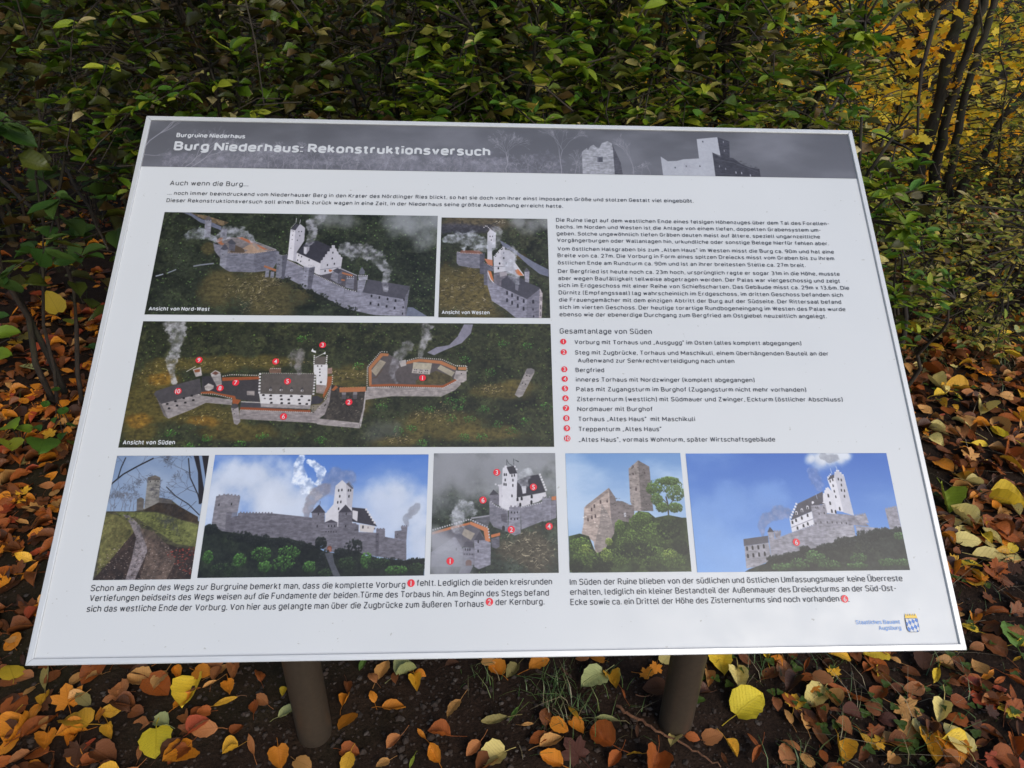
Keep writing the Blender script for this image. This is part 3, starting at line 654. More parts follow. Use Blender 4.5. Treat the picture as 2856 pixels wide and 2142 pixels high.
('cren',[206,196,196],2.4,[(559.7,597.5),(679.1,735.4)],2),
('cren',[214,210,214],2.6,[(679.4,745.9),(721.2,769.3)],2.2,[70,66,72]),
('l',[112,110,120],1.4,[(677.9,738.9),(677.9,898.4)]),
('p',[136,134,146],'s',[(526.1,530.7),(546,544.4),(546.9,763.1),(527.7,728.7)]),
('p',[92,90,100],'s',[(546,544.4),(566.3,533.1),(561.7,748.8),(546.9,763.1)]),
('cren',[160,158,166],2.4,[(527.3,527.1),(545.9,540.9),(566.2,529.6)]),
('cren',[150,148,156],2.4,[(539.8,516),(563.4,526.1)]),
('win',[34,32,36],1.8,3.4,[(535.8,580.4),(553.9,579.9),(535.3,630),(552.5,629.6)]),
('p',[138,136,148],'s',[(721.9,660.4),(752.9,659.6),(744.4,772.3),(723.9,772.8)]),
('p',[156,154,164],'s',[(722.1,621.4),(757,620.5),(756.7,656),(725.8,660.3)]),
('cren',[216,212,218],3,[(721.8,612.2),(758.1,613.4)],1.8,[70,66,72]),
('p',[104,104,114],'r',[(724.6,575.1),(733.7,528.3),(745.3,570.9),(744.9,603),(726.7,603.5)]),
('p',[78,76,84],'r',[(757.8,648.9),(835.1,682.2),(909.6,712.1),(890,838.5),(742,775.8)]),
('p',[104,102,112],'s',[(909.8,719.1),(890,838.5),(898.3,1000),(902.1,999.9),(902.4,879.8)]),
('win',[34,32,36],4.5,8,[(775.3,810.5),(803.3,823.8),(832.4,838.4),(861,853),(773.7,879.1),(801.7,893),(830.7,907.5),(858.9,922.1)]),
('win',[34,32,36],3,7,[(890.6,842),(889,914.6),(888.1,974.9)]),
('p',[108,112,128],'r',[(904.3,914.2),(922.3,913.9),(980.1,1005.2),(901,1006.7)]),
('p',[104,102,110],'w',[(816,749.6),(833.1,707),(830.7,773.7),(816.5,770.5)]),
('patch',[26,30,22],0.8,560,930,60,40),
('leaves',[44,48,38],16,463.1,653.2,28,28,4),
('leaves',[44,48,38],16,514.6,722,28,28,4),
('leaves',[44,48,38],16,554.9,769.8,28,28,4),
('leaves',[44,48,38],16,597.5,817.4,28,28,4),
('leaves',[44,48,38],16,642.9,878.5,28,28,4),
('leaves',[44,48,38],16,702.9,925.3,28,28,4),
('smoke',[162,160,168],0.8,[(823.5,742.4,7),(819,657.9,10),(822.2,572.3,13),(804.8,501,17),(776.8,429.4,22),(730.6,372.5,28),(685.5,359.4,26),(656,338.4,14)]),
('smoke',[160,158,166],0.8,[(528.3,324.3,8),(540.2,261.3,11),(544.7,172.1,13),(536.2,90,14),(569.3,50.9,18)]),
('smoke',[150,150,158],0.85,[(355.6,361.1,5),(324.4,247.6,10),(283.6,198.5,18),(235.2,200.3,18),(201.7,280.6,9)]),
('smoke',[144,146,154],0.8,[(193.2,266.6,7),(166.2,238.8,11),(131.6,211.2,20),(105.6,241,18)]),
('smoke',[168,168,174],0.55,[(578.3,5,20),(611.4,34.1,34),(660.1,55,30)],0.5),
('smoke',[176,178,184],0.7,[(874.2,23.8,40),(942.4,66.8,60),(996.1,41.9,60)],0.5)]),
('pic_w', (-0.10696, 0.05758, 0.06291, 0.23554), 31, 'narrow aerial picture of the castle seen from the west', [
('forest',[46,48,36],[76,76,54],1000,1.6,5,[108,132,78]),
('patch',[96,84,66],0.8,349.7,50.6,420,110),
('patch',[62,62,76],0.7,220.9,110.7,330,60),
('patch',[96,84,50],0.9,263.2,786.1,420,300),
('patch',[104,84,44],0.7,729.9,396.4,60,40),
('rocks',[160,146,118],130,200.2,739.6,260,260,14),
('rocks',[130,120,98],40,357.9,918.3,250,90,12),
('rocks',[190,180,160],20,557.9,40.1,60,30,8),
('p',[112,114,130],'r',[(544.6,228.5),(628.2,277.4),(736.6,368.1),(863.5,450.9),(999.1,526),(997.1,598.6),(912,568.5),(799.2,472.6),(691.8,361.7),(576.6,292.3)]),
('p',[120,118,128],'s',[(148.5,354.5),(365.5,372.9),(363.6,519.4),(309.8,520),(170.4,494),(150.8,466.4)]),
('p',[86,84,94],'s',[(362.3,372.9),(410.1,365.3),(402,581),(364.1,574.6)]),
('p',[124,84,70],'r',[(180.6,368.2),(186.4,339.9),(352.4,337.8),(390.9,365.5),(365.5,376.4)]),
('cren',[200,186,182],2.2,[(151.7,354.5),(180.5,364.7),(391,373.9)]),
('p',[196,192,198],'w',[(431.4,158.2),(460.4,114.4),(512.3,157.1),(509.2,307.4),(473.9,315),(483.9,511.1),(432.9,463.1)]),
('p',[206,202,208],'w',[(454.1,157.9),(460.4,121.7),(511,157.1),(505.9,307.4),(461,308)]),
('cren',[220,214,214],3,[(392.3,104.6),(421.3,78.7),(460.4,121.7)]),
('win',[34,32,36],2.2,4.5,[(457.4,191.7),(480,191.4),(468.5,229.6)]),
('p',[188,120,90],'w',[(404.1,421.5),(480.6,434.6),(483.9,511.1),(449,497.6)]),
('p',[198,194,200],'w',[(490.1,420.4),(490,399.4),(512.4,399.1),(515.6,363.9),(538,363.6),(538,335.4),(573.3,327.8),(573.4,299.4),(594.6,299.2),(595.8,327.5),(640.7,334),(685.2,375.8),(687.6,460),(771.9,590.8),(702.2,591.5),(613.8,544.2),(493.5,566.3)]),
('cren',[216,212,216],3.4,[(490.1,406.4),(544.4,335.3),(583,295.8)],1.6),
('l',[120,116,122],1.5,[(493.4,499.2),(601.4,497.9)]),
('win',[34,32,36],4,7,[(584.1,361.6),(584.5,413.7),(546.8,468.7),(534,516.1),(607.9,467.9)]),
('p',[196,118,74],'w',[(686.9,536.5),(715.6,522.3),(765.6,587.4),(708.6,588)]),
('l',[210,206,210],2.5,[(681.3,453.1),(768.8,587.3)]),
('p',[196,118,74],'w',[(436.5,539.3),(468.1,549.3),(490.4,634.9),(484.2,655.5),(462.1,628.4)]),
('l',[205,200,205],3,[(430.1,532.5),(462.1,628.4),(525,702.6)]),
('p',[100,98,108],'s',[(398.1,470.4),(493.4,497.1),(490.3,549.1),(436.5,539.3),(437.2,689.9),(402.7,683.5)]),
('cren',[140,134,142],3,[(398,460),(490.2,511)],1.8),
('p',[112,106,114],'s',[(493.5,566.3),(613.8,544.2),(619.8,613),(556.4,702.3),(499.9,668.9),(490.4,634.9)]),
('p',[160,152,156],'w',[(544.1,551.9),(616.9,554.6),(613.6,585.6),(550.3,603.5)]),
('p',[74,72,80],'r',[(626.3,585.5),(758.8,618.4),(815.1,662.3),(909,702.2),(939.1,762.9),(793.6,818.1),(559.6,702.3),(562.9,634.2)]),
('p',[150,146,156],'s',[(772.5,549.4),(820.3,545.4),(815.1,658.9),(777.4,645.6)]),
('p',[92,90,96],'r',[(766.1,552.9),(795.4,507.5),(823.4,545.3)]),
('p',[134,131,143],'s',[(430.1,535.9),(455.8,642.1),(559.6,702.3),(793.6,818.1),(787.6,1000.5),(691.6,1001.2),(593.2,916.4),(475.2,837.7),(437.2,696.7)]),
('p',[116,113,124],'s',[(793.6,818.1),(911.8,719.2),(899.1,999.7),(787.6,1000.5)]),
('p',[176,164,166],'s',[(911.9,712.4),(935.9,762.9),(922.1,999.5),(899.1,999.7)]),
('win',[48,46,54],5,12,[(613.3,759.2),(658.8,782.4),(709.9,810.1),(763.3,836.4),(612.9,829.7),(658.2,854.7),(709,883.6),(761,911.7)]),
('win',[48,46,54],6,12,[(849.5,843)]),
('win',[48,46,54],3.6,7,[(846.8,917.6),(850.5,983.6)]),
('win',[90,84,88],2.4,14,[(920.9,813.6),(915.9,893.8),(913.1,960.1)]),
('p',[120,117,127],'w',[(687.3,684),(720.1,687.1),(713.1,741.4),(688.2,728.1)]),
('smoke',[160,160,168],0.85,[(701.4,666.9,9),(670.6,585,14),(639.6,488.5,20),(621,404.8,22),(659.8,347.9,18)]),
('smoke',[168,170,178],0.85,[(480.3,307.8,12),(403.2,280.4,20),(287.3,246.4,30),(158.5,219.6,22),(30.7,235.6,10)]),
('smoke',[180,180,186],0.6,[(518.8,120.8,14),(531.7,207.2,12),(505.9,293.2,10)]),
('smoke',[178,178,184],0.6,[(740.8,37.3,20),(871.3,57.3,30),(969.9,41.1,26)],0.5)]),
('pic_s', (-0.54073, -0.14572, 0.06299, 0.0479), 41, 'wide aerial picture of the whole castle seen from the south with numbered spots', [
('forest',[44,46,30],[74,76,46],3300,1.6,5,[104,124,64]),
('patch',[86,76,36],0.85,54.4,453.7,70,150),
('patch',[86,76,36],0.85,44.2,689.9,80,200),
('patch',[86,76,36],0.85,166.6,355.6,180,70),
('patch',[86,76,36],0.85,260.1,329.9,160,60),
('patch',[86,76,36],0.85,161.9,751.4,110,110),
('patch',[86,76,36],0.85,43.5,880.9,50,100),
('patch',[86,76,36],0.85,270.7,881.5,130,70),
('patch',[134,98,34],0.8,69.2,469.5,40,60),
('patch',[134,98,34],0.8,175.5,797.5,40,50),
('patch',[134,98,34],0.8,34.3,797.5,30,60),
('patch',[96,84,44],0.75,497.9,446.1,100,120),
('patch',[96,84,44],0.75,490.3,650.5,90,100),
('patch',[96,84,44],0.75,870.6,563.5,80,70),
('patch',[96,84,44],0.75,922.4,520.1,60,60),
('patch',[96,84,44],0.75,706.6,825,140,110),
('patch',[96,84,44],0.75,633.6,955.4,60,50),
('patch',[96,84,44],0.75,516.8,709,60,80),
('patch',[96,84,44],0.75,832.7,899.2,130,60),
('rocks',[176,158,108],60,66,453.6,60,90,8),
('rocks',[176,158,108],60,174.1,766.8,80,70,8),
('rocks',[176,158,108],60,166.2,347.5,150,50,8),
('rocks',[176,158,108],60,272.3,337.9,140,40,8),
('rocks',[166,146,106],50,504.5,717.3,60,100,8),
('rocks',[166,146,106],50,693.6,783.6,80,70,8),
('rocks',[166,146,106],50,633.3,939.2,30,40,8),
('rocks',[166,146,106],50,844.8,546.5,40,40,8),
('rocks',[166,146,106],50,497.5,428.8,50,50,8),
('rocks',[166,146,106],50,743.4,716.8,50,60,8),
('leaves',[92,150,60],22,195.2,926.6,14,26,3),
('leaves',[92,150,60],22,272.1,972,14,26,3),
('leaves',[92,150,60],22,319.9,912,14,26,3),
('leaves',[92,150,60],22,157.3,986.3,14,26,3),
('leaves',[92,150,60],22,109.5,888.6,14,26,3),
('leaves',[92,150,60],22,385.2,136.8,14,26,3),
('leaves',[92,150,60],22,454.1,942.8,14,26,3),
('leaves',[88,140,62],20,753,641,15,30,3),
('leaves',[88,140,62],20,777.1,632.4,15,30,3),
('leaves',[88,140,62],20,771.1,691.6,15,30,3),
('leaves',[88,140,62],20,755.2,775.3,15,30,3),
('leaves',[88,140,62],20,702.8,708.5,15,30,3),
('leaves',[88,140,62],20,799.5,783.6,15,30,3),
('leaves',[88,140,62],20,832.3,708.2,15,30,3),
('leaves',[88,140,62],20,900.8,874.8,15,30,3),
('leaves',[88,140,62],20,867.9,825.1,15,30,3),
('leaves',[88,140,62],20,787.6,923.6,15,30,3),
('leaves',[88,140,62],20,934,800.2,15,30,3),
('leaves',[88,140,62],20,632.2,865.9,15,30,3),
('leaves',[88,140,62],20,664.5,857.8,15,30,3),
('leaves',[88,140,62],20,827.7,915.6,15,30,3),
('leaves',[88,140,62],20,939.6,192.6,15,30,3),
('leaves',[88,140,62],20,786.9,302.5,15,30,3),
('leaves',[88,140,62],20,847.2,407.6,15,30,3),
('leaves',[88,140,62],20,529.1,363.2,15,30,3),
('leaves',[88,140,62],20,591.7,692.1,15,30,3),
('leaves',[88,140,62],20,881.3,166.5,15,30,3),
('leaves',[88,140,62],20,983.4,682.5,15,30,3),
('leaves',[88,140,62],20,690.8,971.9,15,30,3),
('p',[132,128,140],'r',[(782.8,8.7),(805.4,8.2),(800.4,86.3),(778.4,168.4),(744.6,218.5),(723.9,250.1),(711.1,272.6),(693.9,250.6),(715.7,205.5),(746.9,187),(767.5,114.3)]),
('p',[104,97,96],'s',[(62.7,608),(78.5,668),(100.6,783.7),(89.1,759.2)]),
('p',[146,137,134],'s',[(78.4,666.5),(156.2,583.9),(168.7,603.5),(240.9,634.6),(241.5,677.6),(180.6,659.9),(150.8,712.8),(100.6,783.7)]),
('p',[76,71,72],'r',[(56.8,592.4),(60.6,568.7),(104.2,517),(157.7,467.1),(168.3,583.8),(78.6,669.6)]),
('win',[30,26,26],6,5,[(92.3,668.8),(110.1,647.7),(128.1,624.1),(145.6,603.6),(98.1,703.7),(115.5,681.9),(133.2,658.5),(150.7,638.9)]),
('cren',[190,180,174],3,[(158.1,599.6),(170.3,587.7),(196,591.5),(240.6,626.7)],1.7),
('p',[64,59,60],'r',[(162.1,460.6),(185.1,452.4),(210,484.2),(297.7,475.4),(304.6,657.8),(258.3,634.5),(200.2,579.7),(167.6,579.9)]),
('p',[148,78,42],'w',[(208.9,460.2),(296.8,451.2),(297.7,473.8),(211.3,488.2)]),
('cren',[190,180,174],3.2,[(208.6,452.1),(229.1,437.4),(296.5,443.2)],1.7),
('p',[150,82,46],'w',[(165.1,575.9),(190.3,567.9),(200.2,579.7),(245.6,607),(248.9,630.6),(260.8,638.4),(254.3,677.5),(242.2,665.9),(240.4,622.8),(195.9,587.6),(165.7,587.8)]),
('p',[170,160,156],'s',[(137.9,396.5),(155.7,376),(161.8,444.6),(147.8,456.8)]),
('p',[140,80,50],'w',[(141.6,400.5),(154.2,392.3),(155.3,416.5),(143.8,420.6)]),
('l',[220,216,214],1.4,[(123.5,414.4),(143.8,372.1)]),
('p',[54,50,52],'r',[(161.7,452.6),(181.4,448.4),(197.3,516.2),(199.8,571.8),(173.5,556.1)]),
('p',[166,156,150],'s',[(171.2,532.4),(179.4,506.8),(193,524.2),(192.9,548.1),(183.3,567.9),(174.8,560.1)]),
('p',[150,142,138],'s',[(180.9,436.3),(205.3,432),(211.3,516.1),(200.4,532.1)]),
('p',[172,164,160],'s',[(180.5,428.3),(191,399.9),(203.6,420),(204.7,444.1),(185.1,452.4)]),
('p',[108,70,56],'w',[(184,428.2),(191.4,410.4),(200.3,424),(193.9,440.2)]),
('p',[142,132,128],'s',[(271.5,567.3),(289.5,567.2),(290.9,602.8),(273.2,599)]),
('l',[176,168,164],3,[(261.3,651.7),(306.9,657.8)]),
('p',[70,66,70],'r',[(261.5,656.4),(307.1,662.5),(424.8,692.6),(424.1,708.3),(261,700.9)]),
('p',[208,202,200],'w',[(300.8,587),(424.3,598.1),(424.4,680.9),(307.2,665.6)]),
('p',[150,142,140],'s',[(307.2,664.1),(424.4,679.3),(425.3,708.3),(309.4,693)]),
('p',[92,84,78],'r',[(301.9,428.6),(427.7,429.7),(426.7,598.1),(302,588.5)]),
('cren',[214,208,206],5.5,[(297.2,418.9),(301.4,590.9)],1.45),
('cren',[200,194,192],5,[(428.1,417.5),(428.5,602)],1.45),
('cren',[180,172,168],2.6,[(301.7,423.7),(427.6,427.2)],1.8),
('win',[220,214,212],6,6,[(327,555.1),(351.3,557.3),(376.3,559.5),(400.9,562.5)]),
('win',[40,34,34],3,3.4,[(327.5,556.6),(351.8,558.9),(376.8,561.1),(401.4,564.1)]),
('p',[70,64,64],None,[(322.1,549.5),(326,526.4),(331.5,549.5)]),
('p',[70,64,64],None,[(346.4,551.7),(350.3,528.6),(355.8,551.7)]),
('p',[70,64,64],None,[(371.4,553.9),(375.4,530.8),(380.8,553.9)]),
('p',[70,64,64],None,[(396,556.2),(400,533),(405.4,556.1)]),
('win',[34,28,28],6.5,4.6,[(311.5,598.8),(328.7,602.6),(352.9,604.8),(376.9,606.3),(401.4,608.5),(332.2,659.3),(356.5,661.5),(373.4,663),(398.7,665.3),(415.2,668.4),(329.7,629.4),(355,632.4),(371.9,633.9),(396.1,636.2),(419.7,639.2)]),
('win',[90,84,84],5,3,[(315.8,625.5)]),
('p',[120,90,74],'s',[(317.2,394.4),(321.6,384.6),(345.3,384.3),(346.6,422.4),(319.4,422.7)]),
('cren',[190,182,176],2.6,[(319.3,386.2),(345.4,385.9)],1.7),
('p',[214,209,207],'w',[(421.9,352.3),(455.4,351.8),(457.8,465.8),(456.8,578.1),(434.4,578.2),(430.4,441.8),(423.8,417.5)]),
('p',[150,134,126],'s',[(432.5,514.3),(456,522.1),(456.4,590),(434.5,582.2)]),
('p',[96,88,80],'r',[(423.5,286.4),(451.2,286),(448.2,353.6),(424.3,353.9)]),
('cren',[214,208,206],3.6,[(421.5,274),(422.6,352.3)],1.5),
('cren',[214,208,206],3.6,[(452.1,273.6),(451.8,351.9)],1.5),
('win',[34,28,28],3.4,3.4,[(432,364.4),(441.4,364.3),(437.8,390.5),(438.5,415.7),(439.2,441.7)]),
('win',[34,28,28],4.4,5,[(443.4,495.8)]),
('p',[226,222,220],None,[(412.7,245.1),(415.5,218.4),(418.5,236.7),(424.1,240.8),(424.6,258.2)]),
('p',[226,222,220],None,[(441,265.4),(447.4,244.6),(448.1,267.8)]),
('l',[216,212,210],1.5,[(425,296.3),(444.5,259.6)]),
('p',[156,88,50],'w',[(458,449.6),(469.9,449.5),(468.1,514),(453.3,621.7),(450.4,601.9),(457.8,530.1)]),
('cren',[190,180,174],3,[(469.5,433.3),(470.5,514),(455,641.5)],1.7),
('p',[150,120,108],'s',[(456.3,384.6),(466.8,376.3),(468.1,425.2),(457.5,429.3)]),
('p',[62,58,62],'r',[(424.2,673),(425.9,610),(437.4,602),(454.8,633.6),(446.2,665.1)]),
('p',[140,130,128],'s',[(260.5,716.4),(433.1,735.5),(459.5,633.5),(468.1,514),(474.2,657.1),(464.6,735.5),(447.2,782.1),(431.9,814.5),(264.5,786)]),
('p',[154,144,141],'s',[(425.5,677),(446.5,673),(459.5,633.5),(463.3,688.6),(447.2,782.1),(431.7,809.1)],0.6),
('p',[140,72,40],'w',[(261.9,693.1),(425.5,716.1),(426,733.2),(261.5,712.6)]),
('cren',[192,182,177],2.8,[(261.6,714.1),(429.6,735.6)],1.8),
('p',[144,135,133],'s',[(240,697.1),(257.2,693.1),(266.4,805.2),(260,832),(252.1,820.5)]),
('p',[74,69,70],'r',[(239.1,685.4),(245.7,665.9),(254,669.7),(257.2,693.1),(249.7,706.4),(241.3,698.6)]),
('win',[34,28,28],2,3,[(246,712.6),(249.5,745.1)]),
('win',[34,28,28],1.8,2,[(431.6,687.1),(442.2,687.1),(432.3,708.3),(445,704.3),(433.1,735.5)]),
('p',[62,56,50],'g',[(469.2,515.1),(550.1,565.7),(550.2,692.2),(542.8,812.5),(456.4,783.6),(467.8,650.6)]),
('rocks',[120,110,98],70,509.1,700.7,60,90,9),
('p',[150,140,137],'s',[(437.9,782.1),(490,797.6),(491.1,839.9),(431.9,814.5)]),
('p',[152,142,139],'s',[(441.5,779.5),(541.6,814.9),(543.8,857.6),(457.8,832.9),(442.8,824.7)]),
('p',[164,155,152],'s',[(541.2,816.6),(545.5,855.9),(551.6,700.6),(553.3,565.6),(549.9,557.2),(547.9,700.6)]),
('p',[170,108,70],'w',[(487.5,540.6),(550.6,533.3),(551.4,569.9),(489.7,576.3)]),
('cren',[200,130,80],2,[(488.8,538.8),(550.6,531.5)]),
('p',[158,92,52],'w',[(469.1,557.7),(479.4,519.3),(484.9,536.3),(475.6,566.2)]),
('p',[128,120,120],'w',[(494.7,576.2),(504.8,576.2),(505.3,595.6),(495.2,595.7)]),
('p',[86,80,82],'w',[(495.2,595.7),(504.8,595.6),(505.6,629.4),(496.1,629.5)]),
('p',[128,120,120],'w',[(521.9,572.6),(531.2,572.6),(531.8,595.5),(521.7,595.5)]),
('p',[86,80,82],'w',[(521.7,595.5),(531.3,595.5),(532,629.3),(522.5,629.3)]),
('p',[150,140,136],'s',[(553.1,531.5),(611.7,535.4),(734.2,534.4),(776.1,452),(777.7,512.6),(765.1,555.7),(732.3,608.8),(666.1,607.5),(612.9,607.7),(552.8,635.1)]),
('p',[88,80,78],'r',[(551.2,376.1),(581,252.4),(599.2,261),(628.7,322.4),(675,299.7),(729.7,312.2),(766.5,373.4),(774.8,460.7),(734.1,521.5),(611.4,522.5),(560.7,527.2)]),
('p',[78,70,44],'g',[(669.5,479),(687.1,444.2),(717.5,400.3),(754.1,443.5),(762.1,478.1),(734,512.9),(670,513.5)],0.9),
('p',[168,110,72],'w',[(553.8,376),(581,256.8),(600.5,261),(599.6,283.1),(586.7,280.7),(561.6,384.7),(564.5,527.2),(558.1,527.2)]),
('p',[168,110,72],'w',[(642,348.6),(646.8,322.2),(675,302.4),(729.8,319.3),(766.5,373.4),(764.1,395.4),(724.8,343.2),(675.3,326.2),(649.7,344.2)]),
('p',[150,82,46],'w',[(561.7,514.3),(611.2,507.1),(734.1,519.8),(773.5,452),(773.6,469.4),(735.5,537),(611.5,526.8),(562,531.5)]),
('cren',[192,182,177],3,[(553.7,531.5),(551.1,371.7),(580.8,243.5),(599,247.7)],1.7),
('cren',[192,182,177],3,[(639.1,326.7),(669.7,293.6),(729.6,305.1),(766.4,360.2),(791.2,362.6)],1.7),
('cren',[192,182,177],2.8,[(553.8,538.4),(611.6,531.1),(735.6,540.4),(774.9,469.4)],1.8),
('p',[172,162,142],'r',[(661.2,330.8),(706.6,339),(704.5,391.7),(660.6,383.5)]),
('p',[176,166,158],'w',[(660.1,383.5),(704,391.7),(702.4,431),(658.5,418.4)]),
('win',[44,36,34],2.6,2.6,[(665.3,392.2),(669.7,393),(678.8,395.5),(682.9,396.3),(692.2,398.8),(696.4,399.7),(664.3,409.6),(668.7,410.4),(677.2,413),(682.1,414.7),(690.6,417.2),(695.8,418.9)]),
('p',[160,150,130],'r',[(720,382.8),(727.4,351.9),(762.9,412.9),(755.4,447.8)]),
('p',[150,138,120],'r',[(560.7,402.1),(580.7,309.9),(595.3,331.7),(573.1,445.3)]),
('l',[90,70,56],2,[(564.5,462.7),(574.5,454),(588.6,384.3)]),
('p',[176,166,160],'w',[(626.1,322.5),(642.7,309),(644.7,357.4),(632,370.7)]),
('p',[158,148,144],'s',[(765.4,399.7),(791.3,399.4),(791.7,477.9),(782.8,495.3),(775,495.3),(760.6,460.8)]),
('p',[178,122,80],'w',[(770.4,369),(791.2,368.7),(790,395.1),(770.5,390.9)]),
('cren',[196,186,181],3,[(766.4,357.6),(791.1,359),(792.7,408.2)],1.7),
('win',[34,28,28],2.4,3,[(778.8,424.1)]),
('p',[146,138,134],'s',[(934.6,406.6),(956.8,415.1),(927.2,601.8),(918.2,616.4),(907.9,593.3)]),
('p',[112,106,106],'r',[(934.6,402.2),(938.6,380.1),(949.2,375.6),(957.5,388.7),(957.3,410.7),(948.9,428.4),(937.1,424.1)]),
('win',[34,28,28],2.2,3,[(937.9,435.5),(945.4,443.3),(927.1,499.2),(934.4,507)]),
('smoke',[160,157,160],0.9,[(98.3,493.2,7),(90,421.2,10),(85,324.1,14),(88.5,209.1,17),(88.2,109.1,24),(83.1,7.9,30)]),
('smoke',[146,138,140],0.75,[(389.3,417.9,8),(384.6,344.6,17),(384.9,278.7,21),(372.3,262.4,14)]),
('smoke',[138,134,138],0.85,[(621.2,496.7,6),(609.5,410.2,9),(618.4,322.6,13),(632.5,233.8,18),(642.3,188.9,16)]),
('smoke',[150,146,150],0.85,[(677.3,277.5,7),(681.6,197.2,11),(688.4,106.8,15),(692.8,33.7,19)]),
('smoke',[110,110,114],0.35,[(583.1,898.5,26),(612.3,865.9,20)],0.6)]),
('pic_path', (-0.54009, -0.32307, -0.41614, -0.15728), 51, 'photograph of a path leading up to the ruined tower under bare trees', [
('sky',[120,140,170],[158,174,196],[170,182,200],0.6,90),
('p',[78,74,54],'g',[(-0.4,461.6),(299.5,463),(683.1,380.8),(1022.4,562.5),(986.7,1043.7),(2.7,1035.5)]),
('p',[106,108,62],'g',[(101,468.4),(518.2,470.5),(746.9,522.8),(991.5,575),(1009.7,751.1),(789.7,724.8),(458.1,572.1),(310.2,507.8),(196.8,520)]),
('p',[98,94,56],'g',[(-23.7,467.8),(193.7,507.2),(331.4,596.7),(311.9,721.7),(164.9,916.8),(31.9,964)]),
('p',[58,46,40],'g',[(146.3,843.7),(337.4,621.9),(795,749.7),(1014.6,775.9),(1011.9,1007.9),(1.2,999.7)]),
('p',[138,128,130],'g',[(180.7,488),(248.8,494.7),(375.1,571.7),(464.8,672.9),(507.1,784.9),(428.2,1003.1),(331.4,1002.4),(358,845.3),(365.8,672.3),(272.5,558.5)],0.9),
('p',[104,88,78],'g',[(381.1,597),(536,623.1),(729,749.3),(815.9,848.5),(752,1005.8),(476.7,1003.5),(512.5,772.6)],0.8),
('speck',[60,46,40],420,[(16.3,842.8),(343.4,647.1),(795,749.7),(998.1,775.8),(995.7,1007.7),(9.3,999.7)],1.4),
('speck',[62,66,34],300,[(104.2,481.3),(744.2,510),(1004.8,726.2),(789.7,724.8)],1.8),
('speck',[190,172,166],520,[(16.3,842.8),(343.4,647.1),(795,749.7),(998.1,775.8),(995.7,1007.7),(9.3,999.7)],1.1),
('speck',[150,62,50],200,[(668.5,773.6),(1009.7,751.1),(1004.6,971.6),(826.3,897.5)],1.6),
('speck',[134,134,70],420,[(104.2,481.3),(744.2,510),(1004.8,726.2),(789.7,724.8)],1.3),
('speck',[140,122,74],320,[(-17.1,493.4),(275.6,571.1),(116.3,916.4)],1.2),
('p',[130,126,120],'s',[(373.6,182.6),(449.9,166.9),(510.3,185.7),(546.5,432),(396.7,450.6)]),
('p',[100,94,88],'s',[(301,363.6),(339.3,348.2),(376.6,363.9),(389.3,454.4),(318.6,459.2)]),
('p',[96,90,84],'s',[(533.6,351.6),(672.5,370.4),(702.6,432.7),(540.8,421.6)]),
('win',[30,26,26],2,3,[(410.9,219.9),(491.9,217.5),(460.7,214.7)]),
('p',[70,62,56],'g',[(374.2,185.3),(449.6,165.6),(510.3,185.7),(513.9,209.6),(379.7,209.2)],0.7),
('p',[62,50,38],'g',[(381.5,457),(534.4,393.2),(722.4,406.9),(978.9,511.2),(989,562.3),(816.5,535.9),(603.4,477.3)]),
('p',[38,34,36],'r',[(828.6,-4.7),(885.7,-4.6),(1005.9,303.7),(1015.1,395.2),(966.9,408),(906.4,144.2)]),
('p',[40,35,36],'r',[(920.3,-4.5),(1001.7,-4.3),(1006.8,131),(1005.1,211.2)]),
('l',[30,25,24],3.4,[(-6.5,240.9),(107.3,155.2),(244.4,88.8),(400.1,21.7)]),
('l',[30,25,24],2.4,[(56.2,188.3),(68.7,101.7),(98.4,14.3)]),
('l',[34,28,28],2.4,[(778.8,22.4),(828.8,184),(943,329.7),(983.8,408.1)]),
('l',[34,28,26],2,[(590.1,262.7),(708.6,341.9),(857.2,407.5),(993.1,498.4)]),
('tree',[70,68,74],54.5,26.5,18,-0.8,1,5,0.5),
('tree',[70,68,74],82.3,10.5,16,-0.3,1,5,0.5),
('tree',[70,68,74],30.8,42.4,16,0.6,1,5,0.5),
('tree',[70,68,74],14.4,56.2,16,1.4,1,5,0.5),
('tree',[70,68,74],19.5,22.4,14,-2.2,1,5,0.5),
('tree',[70,68,74],1.6,68,22,1.3,1,5,0.5),
('tree',[70,68,74],7.9,81.7,20,0.9,1,5,0.5),
('tree',[70,68,74],51.4,30.5,16,0.9,1,5,0.5),
('tree',[64,62,68],183.7,46.9,26,-2.6,1.1,5,0.45),
('tree',[64,62,68],199.3,74.8,28,2.6,1.1,5,0.45),
('tree',[64,62,68],209.8,94.5,26,-2.8,1.1,5,0.45),
('tree',[64,62,68],191.2,121.6,24,2.8,1.1,5,0.45),
('tree',[64,62,68],158.1,102,20,-2.6,1.1,5,0.45),
('tree',[64,62,68],181.5,6.7,22,-2.5,1.1,5,0.45),
('tree',[64,62,68],208.9,114,26,2.3,1.1,5,0.45),
('tree',[64,62,68],175,113.8,22,1.9,1.1,5,0.45),
('tree',[100,98,104],35,136.8,14,-1.47,1.3,5,0.45),
('tree',[100,98,104],44.3,136.9,14,-1.67,1.3,5,0.45),
('tree',[100,98,104],53.6,136.9,14,-1.47,1.3,5,0.45),
('tree',[100,98,104],62.9,137,14,-1.67,1.3,5,0.45),
('tree',[100,98,104],18.2,136.7,14,-1.67,1.3,5,0.45),
('tree',[100,98,104],10.8,136.6,14,-1.67,1.3,5,0.45)]),
('pic_east', (-0.40817, -0.32169, -0.11425, -0.15637), 61, 'picture of the grey castle walls and white keep against blue sky and clouds', [
('sky',[84,124,196],[160,184,220],[196,208,226],0.3,150),
